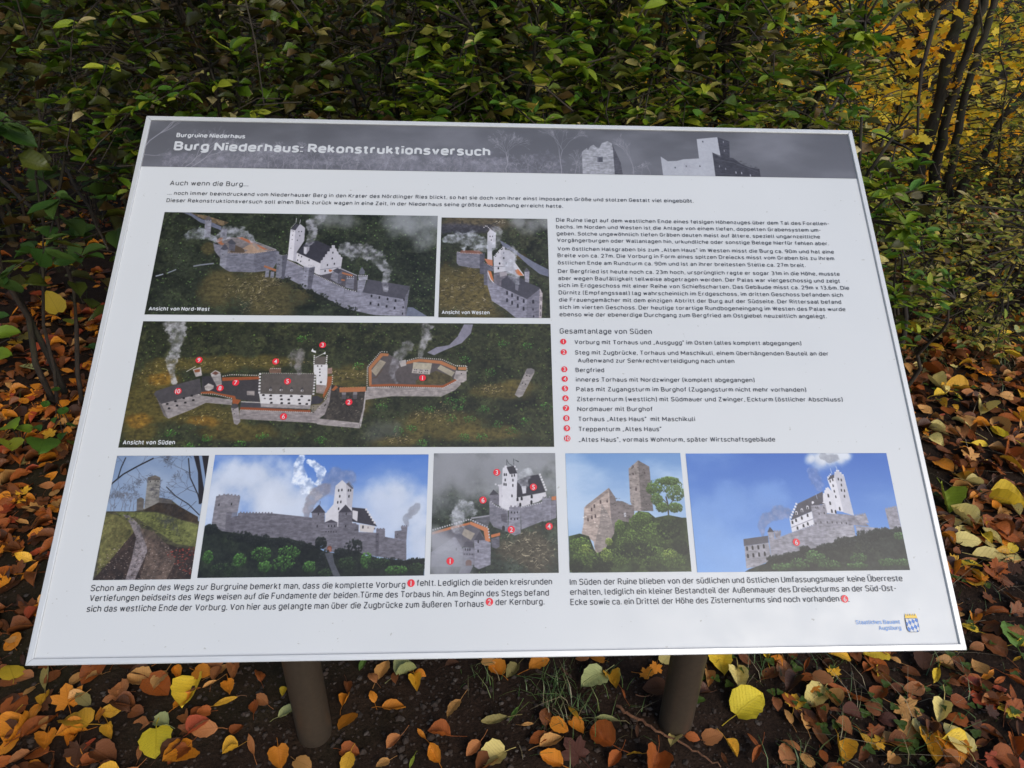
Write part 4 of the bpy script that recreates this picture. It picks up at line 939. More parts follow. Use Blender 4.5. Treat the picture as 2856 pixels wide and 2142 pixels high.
('smoke',[206,212,224],0.95,[(53.3,297.6,70),(126.8,218.5,60),(215.7,245.9,70),(273.2,352.4,60)],0.45),
('smoke',[210,215,226],0.9,[(314.2,431.5,50),(386.9,445.4,50),(353.2,484,40)],0.4),
('smoke',[208,214,226],0.95,[(805.4,397.2,40),(862.8,358.1,45),(918.2,516.6,60),(972.5,672.4,60)],0.45),
('smoke',[198,206,222],0.8,[(718.7,617.6,40),(825.6,580.4,50),(988.6,749.1,40)],0.4),
('smoke',[190,200,220],0.6,[(674,395.9,30),(750.2,488.6,50)],0.5),
('smoke',[222,226,236],0.9,[(399.4,16.9,8),(385.5,98.9,13),(405.4,193.7,17),(442.6,274.4,19),(482.5,341.2,14)],1.1),
('smoke',[232,233,238],0.95,[(434.9,58.2,4),(476.9,85.8,9),(502.4,153.9,9),(488,234.7,9)],1.4),
('smoke',[128,122,128],0.85,[(455.2,511.1,7),(457.6,420,16),(482.5,341.2,20),(523.6,288.4,17)],0.9),
('smoke',[130,130,148],0.6,[(544.8,275.3,20),(569.8,181.4,22),(629.3,195.4,20)],0.8),
('smoke',[120,118,124],0.7,[(912.8,594.4,4),(904.3,542.5,8),(931.8,477.6,12),(952.8,438.4,10)],0.9),
('p',[104,100,108],'s',[(487.3,576.1),(681.2,578.6),(690.5,813.8),(495.8,741.7)]),
('p',[104,100,108],'s',[(38.9,570.4),(147.6,507.5),(160.4,686.3),(42.9,621.3)]),
('p',[108,104,112],'s',[(767.3,669.5),(829.1,695.9),(872.6,709.3),(876.8,860.6),(773.3,846.4)]),
('p',[124,120,126],'s',[(32.3,350.1),(77.7,334.8),(142.1,351.2),(138.6,481.6),(114.1,487.7),(114.4,635),(29.3,583)]),
('p',[98,94,102],'s',[(88.7,481),(138.6,481.6),(136.5,648),(93.2,634.7)],0.7),
('cren',[124,120,126],4,[(35.5,344.9),(77.6,333.4),(141.9,348.5)],1.9),
('p',[108,104,112],'s',[(142.6,488.1),(296.5,493.7),(463.2,526.8),(492.5,537.5),(504.1,766.9),(333,739.2),(126.9,660.5)]),
('cren',[114,110,118],3.6,[(145.9,484.2),(299.9,491.2)],1.9),
('win',[34,32,36],2.6,6,[(50.5,419.6),(106.6,415)]),
('p',[208,204,208],'w',[(572.3,268.8),(600.9,219.4),(624.5,255.9),(656.7,289.6),(655.8,448.3),(669.4,642.6),(537.4,576.7),(537.3,499.1),(553.5,460.2),(569.8,421.1)]),
('p',[182,178,184],'w',[(620.8,255.8),(656.7,289.6),(656,454.8),(632,434.9)]),
('p',[96,94,102],'r',[(620.6,251.8),(631.1,238.5),(656.7,289.6),(649.6,296.2)]),
('l',[120,118,124],1.3,[(630.7,229.1),(656.1,276.2)]),
('win',[34,32,36],3,6.4,[(588.6,306.3),(603.1,302.5),(595.9,355.5),(638.2,355.9),(588.7,405.6),(603,401.8),(633.9,305.4),(643.4,305.5),(595.3,458.1)]),
('cren',[210,206,210],5,[(574,434.3),(534.3,512.1)],1.5),
('p',[60,57,64],'r',[(655.8,448.3),(717.9,459.4),(775.9,605.5),(660.5,565.4)]),
('p',[206,201,204],'w',[(658.9,471.9),(684.6,481.3),(684.3,565.7),(661.6,539.5)]),
('p',[200,192,188],'w',[(695.9,585.2),(767.2,605.4),(759.6,656.6),(698.2,645.6)]),
('cren',[214,208,208],5,[(717.8,455.5),(768,586.1)],1.4),
('win',[34,32,36],3.4,7,[(711.9,609.8)]),
('win',[120,110,110],2,5,[(735.1,614)]),
('p',[112,108,116],'s',[(474.3,491.9),(533.1,486.1),(537.4,576.7),(541.9,742.4),(496.4,754.3)]),
('p',[66,62,70],'r',[(470,491.9),(504.7,423.1),(536.9,490)]),
('p',[112,108,116],'s',[(537.1,570.3),(594.6,571),(605.7,818.7),(547.9,792.7)]),
('p',[72,68,76],'r',[(533.7,574.1),(564.8,547.4),(596.1,572.3)]),
('cren',[64,60,66],3.4,[(540.7,644.7),(598,648)],1.5),
('win',[34,32,36],2.4,5,[(555.8,600.1),(569.4,600.3),(583,600.4)]),
('win',[120,72,56],11,14,[(567.9,783)]),
('win',[152,100,84],8,10,[(568.2,788)]),
('p',[106,102,110],'s',[(596.6,486.8),(657.4,487.5),(661.1,578.3),(692.5,591.6),(697.8,820.2),(605.1,806.2)]),
('p',[66,62,70],'r',[(595.3,489.4),(625.8,424.4),(659.5,487.5)]),
('win',[34,32,36],2.4,6,[(505,501.4),(504.3,600.7),(631.9,501.5),(633.3,601.1)]),
('l',[70,66,72],1,[(508.3,423.1),(508.4,394.2)]),
('win',[34,32,36],1.8,4,[(677.6,632.5),(685.5,632.6),(678.7,696.3)]),
('p',[110,106,114],'s',[(676.8,649.1),(774,656.8),(772.9,624.8),(812.6,625.3),(815,702.1),(912.5,722.6),(916.5,880),(834.1,859.9),(683.6,819.9)]),
('p',[90,86,94],'s',[(771.8,656.8),(788.4,657),(789.7,846.7),(776.9,846.5)]),
('cren',[116,112,120],3.4,[(758.5,624.6),(812.6,625.3)],1.8),
('p',[114,110,118],'s',[(857.8,645.2),(888.7,639.2),(884.2,607),(914.6,607.4),(912.5,722.6),(858.2,709.1)]),
('cren',[110,106,114],3,[(886.3,603.1),(914.5,603.5)],1.6),
('win',[34,32,36],1.6,3,[(871.5,671),(868.7,696.5),(779.5,669.7),(780,727)]),
('forest',[30,34,28],[46,54,38],0,3,7,[70,100,50],[(-3.9,608),(32.8,583),(79.1,634.5),(186.8,661.4),(273.3,687.9),(379.9,695.8),(496.4,754.3),(548.5,805.3),(598.6,818.6),(689.8,795),(748.9,858.5),(905.8,879.8),(998.1,862.7),(997.4,1005.2),(-1.5,1016.7)]),
('leaves',[40,44,40],60,28.3,614.8,30,40,5),
('leaves',[40,44,40],60,159.5,673.6,60,40,5),
('leaves',[40,44,40],60,245.9,700.1,60,40,5),
('leaves',[40,44,40],60,346.4,726.8,60,40,5),
('leaves',[40,44,40],60,432.7,753.3,60,40,5),
('leaves',[40,44,40],60,527.1,729.5,25,50,5),
('leaves',[40,44,40],60,674.5,769.6,40,70,5),
('leaves',[40,44,40],60,619.3,806.4,30,30,5),
('leaves',[40,44,40],60,756.5,871.1,30,30,5),
('leaves',[40,44,40],60,834.9,884.9,60,30,5),
('leaves',[40,44,40],60,962.9,887.1,50,30,5),
('leaves',[40,44,40],60,551.5,867.6,30,80,5),
('leaves',[78,118,56],55,31.8,834.1,22,50,5),
('leaves',[78,118,56],55,173,861.2,30,50,5),
('leaves',[78,118,56],55,267.4,813.2,50,50,5),
('leaves',[78,118,56],55,386.1,802.6,50,50,5),
('leaves',[78,118,56],55,370.2,889.2,50,60,5),
('leaves',[78,118,56],55,287.9,912.4,30,40,5),
('leaves',[78,118,56],55,483.7,915.9,30,40,5),
('leaves',[78,118,56],55,735.2,870.7,22,60,5),
('leaves',[78,118,56],55,872.2,947.5,50,30,5),
('leaves',[50,66,40],50,651.3,894.1,40,50,5),
('leaves',[50,66,40],50,792.7,896.6,50,40,5),
('leaves',[50,66,40],50,964.1,936.8,40,40,5),
('leaves',[50,66,40],50,108.9,933.7,60,50,5),
('leaves',[50,66,40],50,556.2,966.4,30,30,5),
('p',[104,104,116],'r',[(549.1,817.8),(584.1,812.1),(594.9,893.1),(627.7,998.3),(596.2,997.7),(574.9,917.5)],0.7)]),
('pic_fog', (-0.10688, -0.32001, 0.06406, -0.15489), 71, 'picture of the castle in fog with numbered spots', [
('forest',[50,56,48],[74,80,62],900,1.6,5,[104,124,88]),
('patch',[110,112,108],0.5,672.5,306.8,500,160),
('patch',[84,76,62],0.9,772.2,812.1,260,170),
('rocks',[170,158,132],130,772.2,812.1,240,150,13),
('smoke',[158,158,162],0.9,[(11.8,63.9,80),(239.4,76.1,80),(511.1,53.8,90),(784.3,54.6,80),(981.6,66.8,70)],0.45),
('smoke',[142,142,146],0.7,[(16.9,235.7,60),(241.4,202.6,50),(435.3,169,40)],0.5),
('p',[204,200,205],'w',[(565.4,140.8),(592.7,106.2),(619.6,146.8),(606.8,490.9),(553.7,468.4)]),
('p',[190,186,192],'w',[(608.6,181.2),(679.2,175.7),(684.7,374.4),(708.4,458.3),(606.8,494.2)]),
('p',[214,210,214],'w',[(563.2,140.8),(592.7,106.2),(624.9,181.3),(684.5,181.5),(679.8,441.4),(606.8,492),(553.7,468.4)]),
('p',[60,57,63],'r',[(595.9,123.6),(658,109.9),(682.4,175.8),(621.6,183.5)]),
('cren',[216,212,216],4,[(565.4,140.8),(592.7,109.7)],1.5),
('cren',[216,212,216],4,[(658,106.5),(684.8,152.8)],1.5),
('l',[60,62,64],1.2,[(598.4,56.3),(598.1,106.3)]),
('l',[60,62,64],1.2,[(654.2,48.3),(655.9,100.7)]),
('p',[60,64,64],None,[(656.3,54.2),(698.8,71.8),(694.3,81.1)]),
('l',[60,64,64],1.2,[(598.3,59.8),(614.5,91.3),(643.8,109.9)]),
('win',[34,32,36],3,7,[(578.2,186.8),(593.4,186.9),(584.5,232.6),(575.7,270.1),(590.8,272.4),(639.9,196.2),(659.5,192.9),(647.2,235.1),(646.9,279.5),(638.6,368.6),(554,368.1)]),
('p',[56,53,60],'r',[(681.8,238.7),(771.2,199.1),(858.4,187.9),(911.4,336.3),(704,376.8),(677.1,385.6)]),
('cren',[214,210,212],5,[(865.1,176.5),(920.2,330.7)],1.35),
('p',[206,202,206],'w',[(715.8,290),(754.7,284.5),(753.8,346.7),(725.8,352.2)]),
('p',[208,203,206],'w',[(678.2,385.6),(911.4,339.7),(919.2,370.1),(853.6,420.2),(708.4,463.8),(677.8,419.1)]),
('win',[34,32,36],5,9,[(683.4,399.1),(716.7,392.5),(798.6,375.1),(705.4,443.8),(795.6,423.2)]),
('p',[206,201,206],'w',[(532.6,277.8),(559.6,266.6),(555.8,468.4),(534.6,451.6)]),
('cren',[206,202,206],4,[(495,266.3),(543.4,283.5)],1.6),
('p',[110,106,114],'s',[(457.6,362),(534.7,356.8),(534.6,451.6),(457.8,417.8)]),
('p',[66,63,70],'r',[(455.5,361.9),(489.6,314.9),(532.5,356.8)]),
('p',[118,115,124],'s',[(455.7,412.2),(500.5,445.9),(606.8,494.2),(605.8,671.2),(490.1,627),(458.4,577.7)]),
('cren',[176,172,178],3.4,[(463.1,412.3),(505.8,451.5),(606.8,494.2)],1.6),
('p',[136,133,143],'s',[(615.5,463.2),(708.4,463.8),(705.8,682.9),(658.2,698.7),(605.8,671.2)]),
('cren',[120,116,124],4,[(615.6,455.5),(708.4,461.6)],1.8),
('win',[34,32,36],2.6,5,[(633.3,507.6),(659.9,510),(681.2,507.9),(630.8,560.4),(659.4,562.8),(680.7,560.7)]),
('p',[130,127,137],'s',[(708.3,469.4),(885.7,426),(887.5,580.9),(711.4,650.4)]),
('cren',[186,182,188],3.4,[(708.3,466.1),(885.7,426)],1.6),
('p',[132,129,139],'s',[(881,392.4),(956.5,387.2),(951.5,575.8),(887.4,586.3)]),
('cren',[140,136,145],4,[(879.1,384.5),(956.8,378.2)],1.8),
('p',[122,118,128],'s',[(955.8,415.2),(999.1,404.3),(994.7,554.2),(951.6,570.4)]),
('p',[190,116,76],'w',[(960,378.2),(996.8,373.9),(995.8,407.6),(959.2,407.4)]),
('p',[90,86,94],'s',[(548.3,523.6),(596.1,518.4),(597.8,595.1),(553.5,578.4)]),
('win',[54,48,50],7,12,[(569.1,638.5)]),
('l',[150,147,154],4,[(310.4,554.8),(458.2,533.9)]),
('p',[104,101,110],'s',[(321.2,571.3),(458.2,533.9),(458.4,594.1),(437.5,637.4),(353.3,625.9)],0.8),
('p',[96,92,98],'r',[(4,677.1),(300.4,592.9),(374.5,636.9),(427.5,734.3),(251,786.1),(13.9,826.3)]),
('p',[150,140,128],'r',[(239,689.8),(259,636),(343.4,679.9),(312.7,733.3)]),
('p',[196,124,84],'w',[(305.5,579.9),(448,637.5),(467.3,745.4),(427.6,750.4),(411.4,658.9),(300.5,603.8)]),
('p',[186,112,72],'w',[(3.7,666.4),(143.5,624.3),(300.3,587.5),(300.6,606),(144,646),(4.4,687.9)]),
('cren',[190,186,190],3.6,[(3.2,650.2),(300,562.4),(448,632.1),(458.9,723.9)],1.6),
('p',[190,112,70],'w',[(469.2,691.7),(542.7,672.9),(542.7,697.7),(471.4,715.4)]),
('p',[100,97,106],'s',[(471.4,724),(537.4,703),(537.3,788.7),(511.2,804.4),(474.7,788.1)]),
('p',[134,131,141],'s',[(3.5,826.2),(187,700.1),(251.3,807.3),(253.6,943.9),(191.9,943.3),(7.2,941.4)]),
('p',[120,117,127],'s',[(251.1,791.4),(339.4,792.2),(340.9,929.2),(253.5,938.7)]),
('p',[78,75,83],'r',[(248.9,786.1),(271.1,743.7),(325.3,744.1),(339.4,792.2)]),
('cren',[76,72,80],4,[(251.9,844.3),(334.8,847.2)],1.5),
('win',[34,32,36],2.6,6,[(270,807.5),(288.7,807.7),(305.3,807.8)]),
('p',[138,135,146],'s',[(338.8,733.6),(422.3,734.3),(469.4,756.1),(467.8,930.5),(377.3,966),(341,944.8)]),
('p',[74,71,79],'r',[(336.7,733.5),(379.9,664),(422.3,734.3)]),
('p',[88,85,93],'r',[(176.6,705.4),(209,651.9),(249.5,695.3),(248,732.8)]),
('win',[34,32,36],3,7,[(370.2,744.5),(369.8,821.1),(199.4,803.7)]),
('win',[104,66,54],14,14,[(296.4,915.1)]),
('p',[118,116,126],'r',[(243.2,938.6),(335.8,934.4),(305.7,996.4),(218.6,999.6)]),
('smoke',[176,176,182],0.9,[(206.4,624.8,16),(194.6,559.5,20),(246.2,494,24),(288.2,472.2,18)],0.9),
('smoke',[168,168,174],0.8,[(21.3,730.8,26),(94.8,763.4,34),(148.6,848.6,34),(67.8,910.8,36)],0.6),
('smoke',[176,176,180],0.75,[(743,273.1,9),(722,227.5,12),(760.6,181.8,14)],0.8),
('smoke',[130,130,136],0.5,[(28,952,30),(202.8,974.6,30)],0.5)]),
('pic_ruin', (0.07852, -0.32026, 0.2435, -0.15528), 81, 'photograph of the ruin and its square tower above green trees', [
('sky',[112,150,198],[188,206,226],[196,212,230],0.75,110),
('p',[150,138,132],'s',[(538.3,136.6),(626.1,64.3),(642.7,72.6),(628.2,501.6),(560.9,501.2),(534.9,422.6)]),
('p',[112,103,100],'s',[(626.1,64.3),(719.7,119.7),(721.9,310.3),(723.7,502.2),(622.6,501.6)]),
('p',[176,158,148],'s',[(141,470.7),(172.4,443),(230.5,398.4),(289,353.6),(359.6,302.8),(370.8,342.7),(363.9,577.5),(308.3,816.1),(218.6,857.9),(207.5,750.7),(111.6,685),(132,597.8)]),
('p',[118,108,106],'s',[(359.6,302.8),(411,388.1),(414.9,416.3),(465.5,416.6),(519.9,445),(564,456.5),(556.4,644.8),(388.9,752.3),(363.9,577.5)]),
('p',[144,132,126],'s',[(290.5,432.5),(346.4,533.1),(370.4,599.6),(388.9,752.3),(251.4,858.2),(210.9,793.8),(264.9,598.8)]),
('p',[126,112,106],'s',[(155.1,454),(277.2,364.8),(359.6,302.8),(363.6,331.3),(275.4,398.7),(153.9,481.9)],0.6),
('win',[74,58,58],3.6,9,[(203.9,485.6),(227.6,456.7),(282,423.4),(338.7,412.5),(169.8,570.6),(202.9,552.1),(232.3,541.2),(591,315.3)]),
('win',[74,60,60],3.2,6,[(579.6,119.2),(575.2,183.1),(675.4,174.2)]),
('win',[196,192,196],5,12,[(482.9,528.5)]),
('speck',[210,192,180],120,[(141,470.7),(359.6,302.8),(333.9,751.8),(117.1,685.1)],1.6),
('speck',[92,82,80],160,[(368.6,342.7),(564,456.5),(550.9,644.8),(366.9,752.1)],1.6),
('speck',[100,90,86],120,[(538.3,136.6),(626.1,64.3),(714,119.7),(718,502.2),(538.5,501.1)],1.5),
('forest',[44,54,30],[74,88,44],0,3,7,[100,130,60],[(3.1,705.9),(95.1,684.9),(171.2,707.2),(209.8,815.2),(230.1,847.4),(297.4,816),(381.8,687.2),(397.5,610.7),(454.8,583.6),(531.7,600.7),(594.6,501.4),(683.5,513.1),(736,557.9),(850.1,536.5),(960.5,559.5),(999.8,559.7),(1005.6,1008.5),(2.1,998.1)]),
('l',[60,58,46],3.5,[(850.1,536.5),(852.3,447),(841.2,379.2)]),
('l',[60,58,46],2,[(853.7,469.5),(907.3,402.2)]),
('l',[60,58,46],2,[(852.3,447),(785.5,367.5)]),
('leaves',[104,130,66],190,838.7,276.5,150,60,3.2),
('leaves',[104,130,66],190,744.7,310.4,70,50,3.2),
('leaves',[104,130,66],190,923.8,345.5,80,70,3.2),
('leaves',[104,130,66],190,876,242.1,90,35,3.2),
('leaves',[104,130,66],190,912.4,469.8,60,40,3.2),
('leaves',[104,130,66],190,760,401.4,50,50,3.2),
('leaves',[104,130,66],190,799.6,469.1,50,40,3.2),
('leaves',[96,120,54],170,606.4,645.2,120,120,4),
('leaves',[96,120,54],170,499.1,753.2,110,100,4),
('leaves',[96,120,54],170,724.5,700.8,120,100,4),
('leaves',[96,120,54],170,91,782,90,70,4),
('leaves',[96,120,54],170,141.4,878.5,110,70,4),
('leaves',[96,120,54],170,381.2,880.7,120,70,4),
('leaves',[96,120,54],170,656.4,862,150,90,4),
('leaves',[96,120,54],170,851.6,895.8,110,70,4),
('leaves',[96,120,54],170,624.1,557.2,80,50,4),
('leaves',[96,120,54],170,429.4,632.9,40,60,4),
('leaves',[40,50,28],90,549.7,818.2,150,60,5),
('leaves',[40,50,28],90,840.4,647,100,80,5),
('leaves',[40,50,28],90,51.8,941,60,50,5),
('leaves',[40,50,28],90,937.7,800.1,60,60,5),
('leaves',[40,50,28],90,269.2,932.6,80,60,5),
('leaves',[140,160,72],60,305.9,858.7,50,60,3),
('leaves',[140,160,72],60,133.3,814.5,60,40,3),
('leaves',[140,160,72],60,833.3,852.9,60,40,3),
('leaves',[140,160,72],60,333.9,751.8,30,30,3)]),
('pic_south', (0.2511, -0.32135, 0.54594, -0.15601), 91, 'picture of the castle on its green hill under a deep blue sky', [
('sky',[66,108,186],[128,168,222],[140,172,218],0.55,170),
('smoke',[132,166,216],0.5,[(67,516.6,40),(208.8,422.2,50),(374.3,404.6,40)],0.6),
('smoke',[136,170,218],0.5,[(79.6,751.4,50),(153.4,844.7,50)],0.6),
('smoke',[220,222,226],0.98,[(621.4,49.3,16),(660,59.7,26),(707.1,39.6,26),(753.4,29.6,22),(788.5,19.6,14)],0.6),
('smoke',[104,106,116],0.6,[(674.2,29.3,8),(706.1,49.7,12),(742.1,29.6,8)],0.9),
('smoke',[126,128,152],0.75,[(326.3,708.5,4),(329.3,633.5,10),(356.9,558.1,16),(409.6,511,20),(464.2,511.6,16)],0.9),
('smoke',[134,142,178],0.6,[(631.1,309.3,8),(625.5,249.9,20),(619.8,190.2,18)],0.8),
('p',[150,146,154],'s',[(937.2,492.9),(998.3,469.3),(999.6,670.9),(942.4,665.3)]),
('cren',[150,146,154],3.4,[(937.5,490),(998.5,467.3)],1.9),
('p',[222,218,222],'w',[(680.4,230.5),(694.4,200.7),(714.9,220.8),(721.6,180.9),(738.8,148.9),(766.8,206.2),(780.2,548.8),(733,514.7),(700.9,504.7),(694,349.1)]),
('p',[196,193,200],'w',[(720,185.9),(738.8,148.9),(766.8,206.2),(780.5,546),(732.5,519.5)]),
('p',[74,71,80],'r',[(681.1,240.4),(697,202.7),(718,188.9),(716.8,218.8)]),
('l',[196,204,222],1.4,[(704.6,135.7),(708.1,180.8)]),
('l',[196,204,222],1.4,[(733.6,115.7),(738.2,148.9)]),
('cren',[228,224,228],3.4,[(720.5,180.9),(739,146.9),(767.1,203.2)],1.7),
('cren',[228,224,228],3.4,[(681.3,220.6),(704.6,182.8)],1.6),
('win',[34,32,36],3,7,[(693.7,248.5),(707.2,236.7),(735.7,230.9),(749.6,238),(703.8,288.2),(745.7,282.6),(705.2,336.5),(741.2,327.9),(755.7,333),(707.8,384.5),(750.9,381)]),
('p',[216,212,216],'w',[(630.1,426.6),(632.4,402.3),(642.2,397.5),(645,368.2),(654.2,358.5),(657,329.1),(666.1,321.4),(676.7,297.8),(692.7,334.4),(697.6,398),(700.9,504.7),(692.6,533.4),(649.6,523.3)]),
('cren',[226,222,226],5,[(632.1,416.9),(673.3,304.7)],1.35),
('p',[78,75,84],'r',[(471.8,583.3),(513.8,444.7),(647.8,338.9),(642.2,426.7),(585.5,503.4)]),
('cren',[224,220,224],5,[(469.2,569),(513.7,433.1)],1.35),
('p',[220,216,220],'w',[(471.8,583.3),(579.6,508.1),(581.1,622.6),(468.8,682.4),(465.7,559.4)]),
('l',[120,116,124],1.4,[(469.5,642.9),(582.1,570.4)]),
('win',[34,32,36],4.4,8,[(477.5,599.5),(496.4,582.6),(525.9,563),(555.8,541.4),(497.9,647.1),(528.3,628.6),(550.4,612.8)]),
('win',[228,224,228],6,9,[(503.5,519.7),(532.2,498),(561.8,474.2),(591.1,436.8)]),
('win',[34,32,36],3,6,[(503.1,523.5),(531.9,501.8),(561.4,478.1)]),
('win',[34,32,36],4,9,[(672.1,374.4),(674.7,439.6),(676.5,506.3),(694.6,512.3),(716.9,487.5)]),
('p',[142,138,146],'s',[(578.5,459.9),(651,451),(652.3,523.3),(644.1,637.7),(580.7,674.6),(580.3,560.8)]),
('p',[72,69,78],'r',[(578.8,457),(615.5,416.7),(651.4,446.2),(612.1,453.5)]),
('l',[180,190,214],1.2,[(612.7,358.2),(615.8,402.1)]),
('p',[146,142,150],'s',[(380.2,742),(465.7,687.1),(582.8,622.7),(654.6,528.2),(747.3,536),(810.6,563.6),(846.4,640.3),(771.2,625.1),(769.8,743),(685.6,769.8),(600.6,810.3),(545.9,818.7),(479,845.4),(379.8,880.5)]),
('p',[158,154,160],'s',[(642.3,656.6),(768.6,623.2),(769.8,743),(611.8,805.9)],0.7),
('cren',[150,146,154],3,[(380.4,739.2),(583.2,617.9)],1.9),
('p',[128,124,133],'s',[(747,538.9),(784.9,546),(846.6,638.4),(749.3,624.8)],0.8),
('p',[150,146,154],'s',[(781.8,548.9),(838.9,530.3),(846.7,611.8),(800.5,606.5)]),
('cren',[140,136,146],3,[(782.5,542.2),(839.2,527.4)],1.7),
('p',[152,148,156],'s',[(778.7,631.9),(899.6,655.3),(942.4,665.3),(947.4,717.4),(780.7,743.2)]),
('win',[34,32,36],2,5,[(602.3,476.6),(640.8,477),(611.6,476.7),(612.7,529.6),(638.6,523.2),(589.9,610.4),(614.8,601.2),(645,599.7),(669.4,601.9),(692,606),(714.8,608.2),(737,610.4)]),
('p',[146,142,150],'s',[(353.1,676.2),(382.7,676.6),(379.8,880.5),(353.6,907.4)]),
('p',[62,59,68],'r',[(351.2,678.9),(366,635.9),(383.7,677.5)]),
('p',[140,136,146],'s',[(383.1,671.9),(417.1,672.3),(409.3,728.4),(386.3,732.7)]),
('cren',[140,136,146],3.2,[(380.8,667.1),(418.5,669.5)],1.7),
('p',[84,81,89],'r',[(233.5,735.2),(352.1,708.9),(350.3,766.6),(231.6,792.6)]),
('p',[148,144,150],'s',[(234.3,792.6),(350.3,766.6),(353.6,907.4),(322.6,929.7),(277.8,960.6),(230.3,973.4)]),
('win',[34,32,36],4.4,10,[(245.1,812.2),(271.2,807),(298.2,802.8),(325,795.9),(244.6,871.8),(270.5,866.8),(298,861.7),(325.1,856.7)]),
('forest',[36,40,36],[50,56,44],0,3,7,[80,110,60],[(222.2,998.5),(244.8,978.1),(322.3,934.2),(363.8,880.2),(446.1,854),(496.3,831.8),(532.2,790.7),(545.9,818.7),(606.4,805.8),(670.3,760.3),(727.3,733),(806.4,706),(871.7,659.6),(915,665),(1000.7,661.4),(1000.3,1007.3),(222.1,1000.3)]),
('leaves',[46,50,48],70,518.6,822.9,25,30,5),
('leaves',[46,50,48],70,389.3,894.4,60,30,5),
('leaves',[46,50,48],70,455.2,872.6,50,30,5),
('leaves',[46,50,48],70,627.9,806.1,50,30,5),
('leaves',[46,50,48],70,713.6,760.9,50,40,5),
('leaves',[46,50,48],70,827.3,715.7,60,50,5),
('leaves',[46,50,48],70,895.9,688.4,60,40,5),
('leaves',[46,50,48],70,983.6,689.6,30,50,5),
('leaves',[46,50,48],70,773.9,808.4,120,60,5),
('leaves',[80,112,64],50,394.7,958.2,50,30,5),
('leaves',[80,112,64],50,552,869.6,40,40,5),
('leaves',[80,112,64],50,482.1,932.5,50,40,5),
('leaves',[80,112,64],50,625.4,944.1,60,30,5),
('leaves',[80,112,64],50,765.1,891.5,40,40,5),
('leaves',[80,112,64],50,753,955.4,50,20,5),
('leaves',[80,112,64],50,980.3,717.9,25,30,5),
('leaves',[80,112,64],50,966.1,931.7,40,30,5),
('leaves',[80,112,64],50,895.9,930.5,40,30,5),
('leaves',[80,112,64],50,576.2,897.5,60,40,5)])
]
def printmat(name, img):
    m, nt, p = newmat(name); t = N(nt, 'ShaderNodeTexImage'); t.image = img; t.interpolation = 'Cubic'; uv = N(nt, 'ShaderNodeUVMap', uv_map='uv'); nt.links.new(uv.outputs[0], t.inputs[0])
    nt.links.new(mix(nt, 1., t.outputs[0], (.76, .76, .76), 'MULTIPLY'), p.inputs['Base Color']); p.inputs['Roughness'].default_value = .38; p.inputs['Specular IOR Level'].default_value = .4
    return m
PPM = 1800
for name, rect, seed, lab, ops in PRINTS:
    l, bt, r, tp = rect; w = int((r - l) * PPM); h = int((tp - bt) * PPM)
    a = paint(name, w, h, seed, ops); img = bpy.data.images.new('print', w, h, alpha=False)
    px = np.ones((h, w, 4), np.float32); px[..., :3] = a[::-1]; img.pixels.foreach_set(px.ravel()); img.update(); img.pack()
    b = MB(); z = Z0 + .0004; b.add([(l, bt, z), (r, bt, z), (r, tp, z), (l, tp, z)], [(0, 1, 2), (0, 2, 3)], [(0, 0), (1, 0), (1, 1), (0, 1)])
    o = b.build('header_picture' if name == 'header' else 'printed_picture', printmat('printed_picture', img), board, False); o.matrix_local = fr; o['label'] = lab

# ---------------------------------------------------------------- lettering
M['ink'] = flat('dark_print', lin((50, 53, 60)), .4, var=.03); M['white_ink'] = flat('white_print', (.50, .505, .51), .4, var=.03)
M['blue_ink'] = flat('blue_print', lin((110, 150, 205)), .4, var=.03); M['red_ink'] = flat('red_print', lin((205, 30, 45)), .4, var=.03)
STYLE = dict(title=(.0182, 'white_ink', 21, 9), title2=(.0088, 'white_ink', 20, 10), head=(.0090, 'ink', 12.5, 18), body=(.0070, 'ink', 14, 18), list=(.0070, 'ink', 14, 17),
             big=(.0081, 'ink', 13.5, 14), blue=(.0054, 'blue_ink', 14, 13), cap=(.0066, 'white_ink', 18, 15))
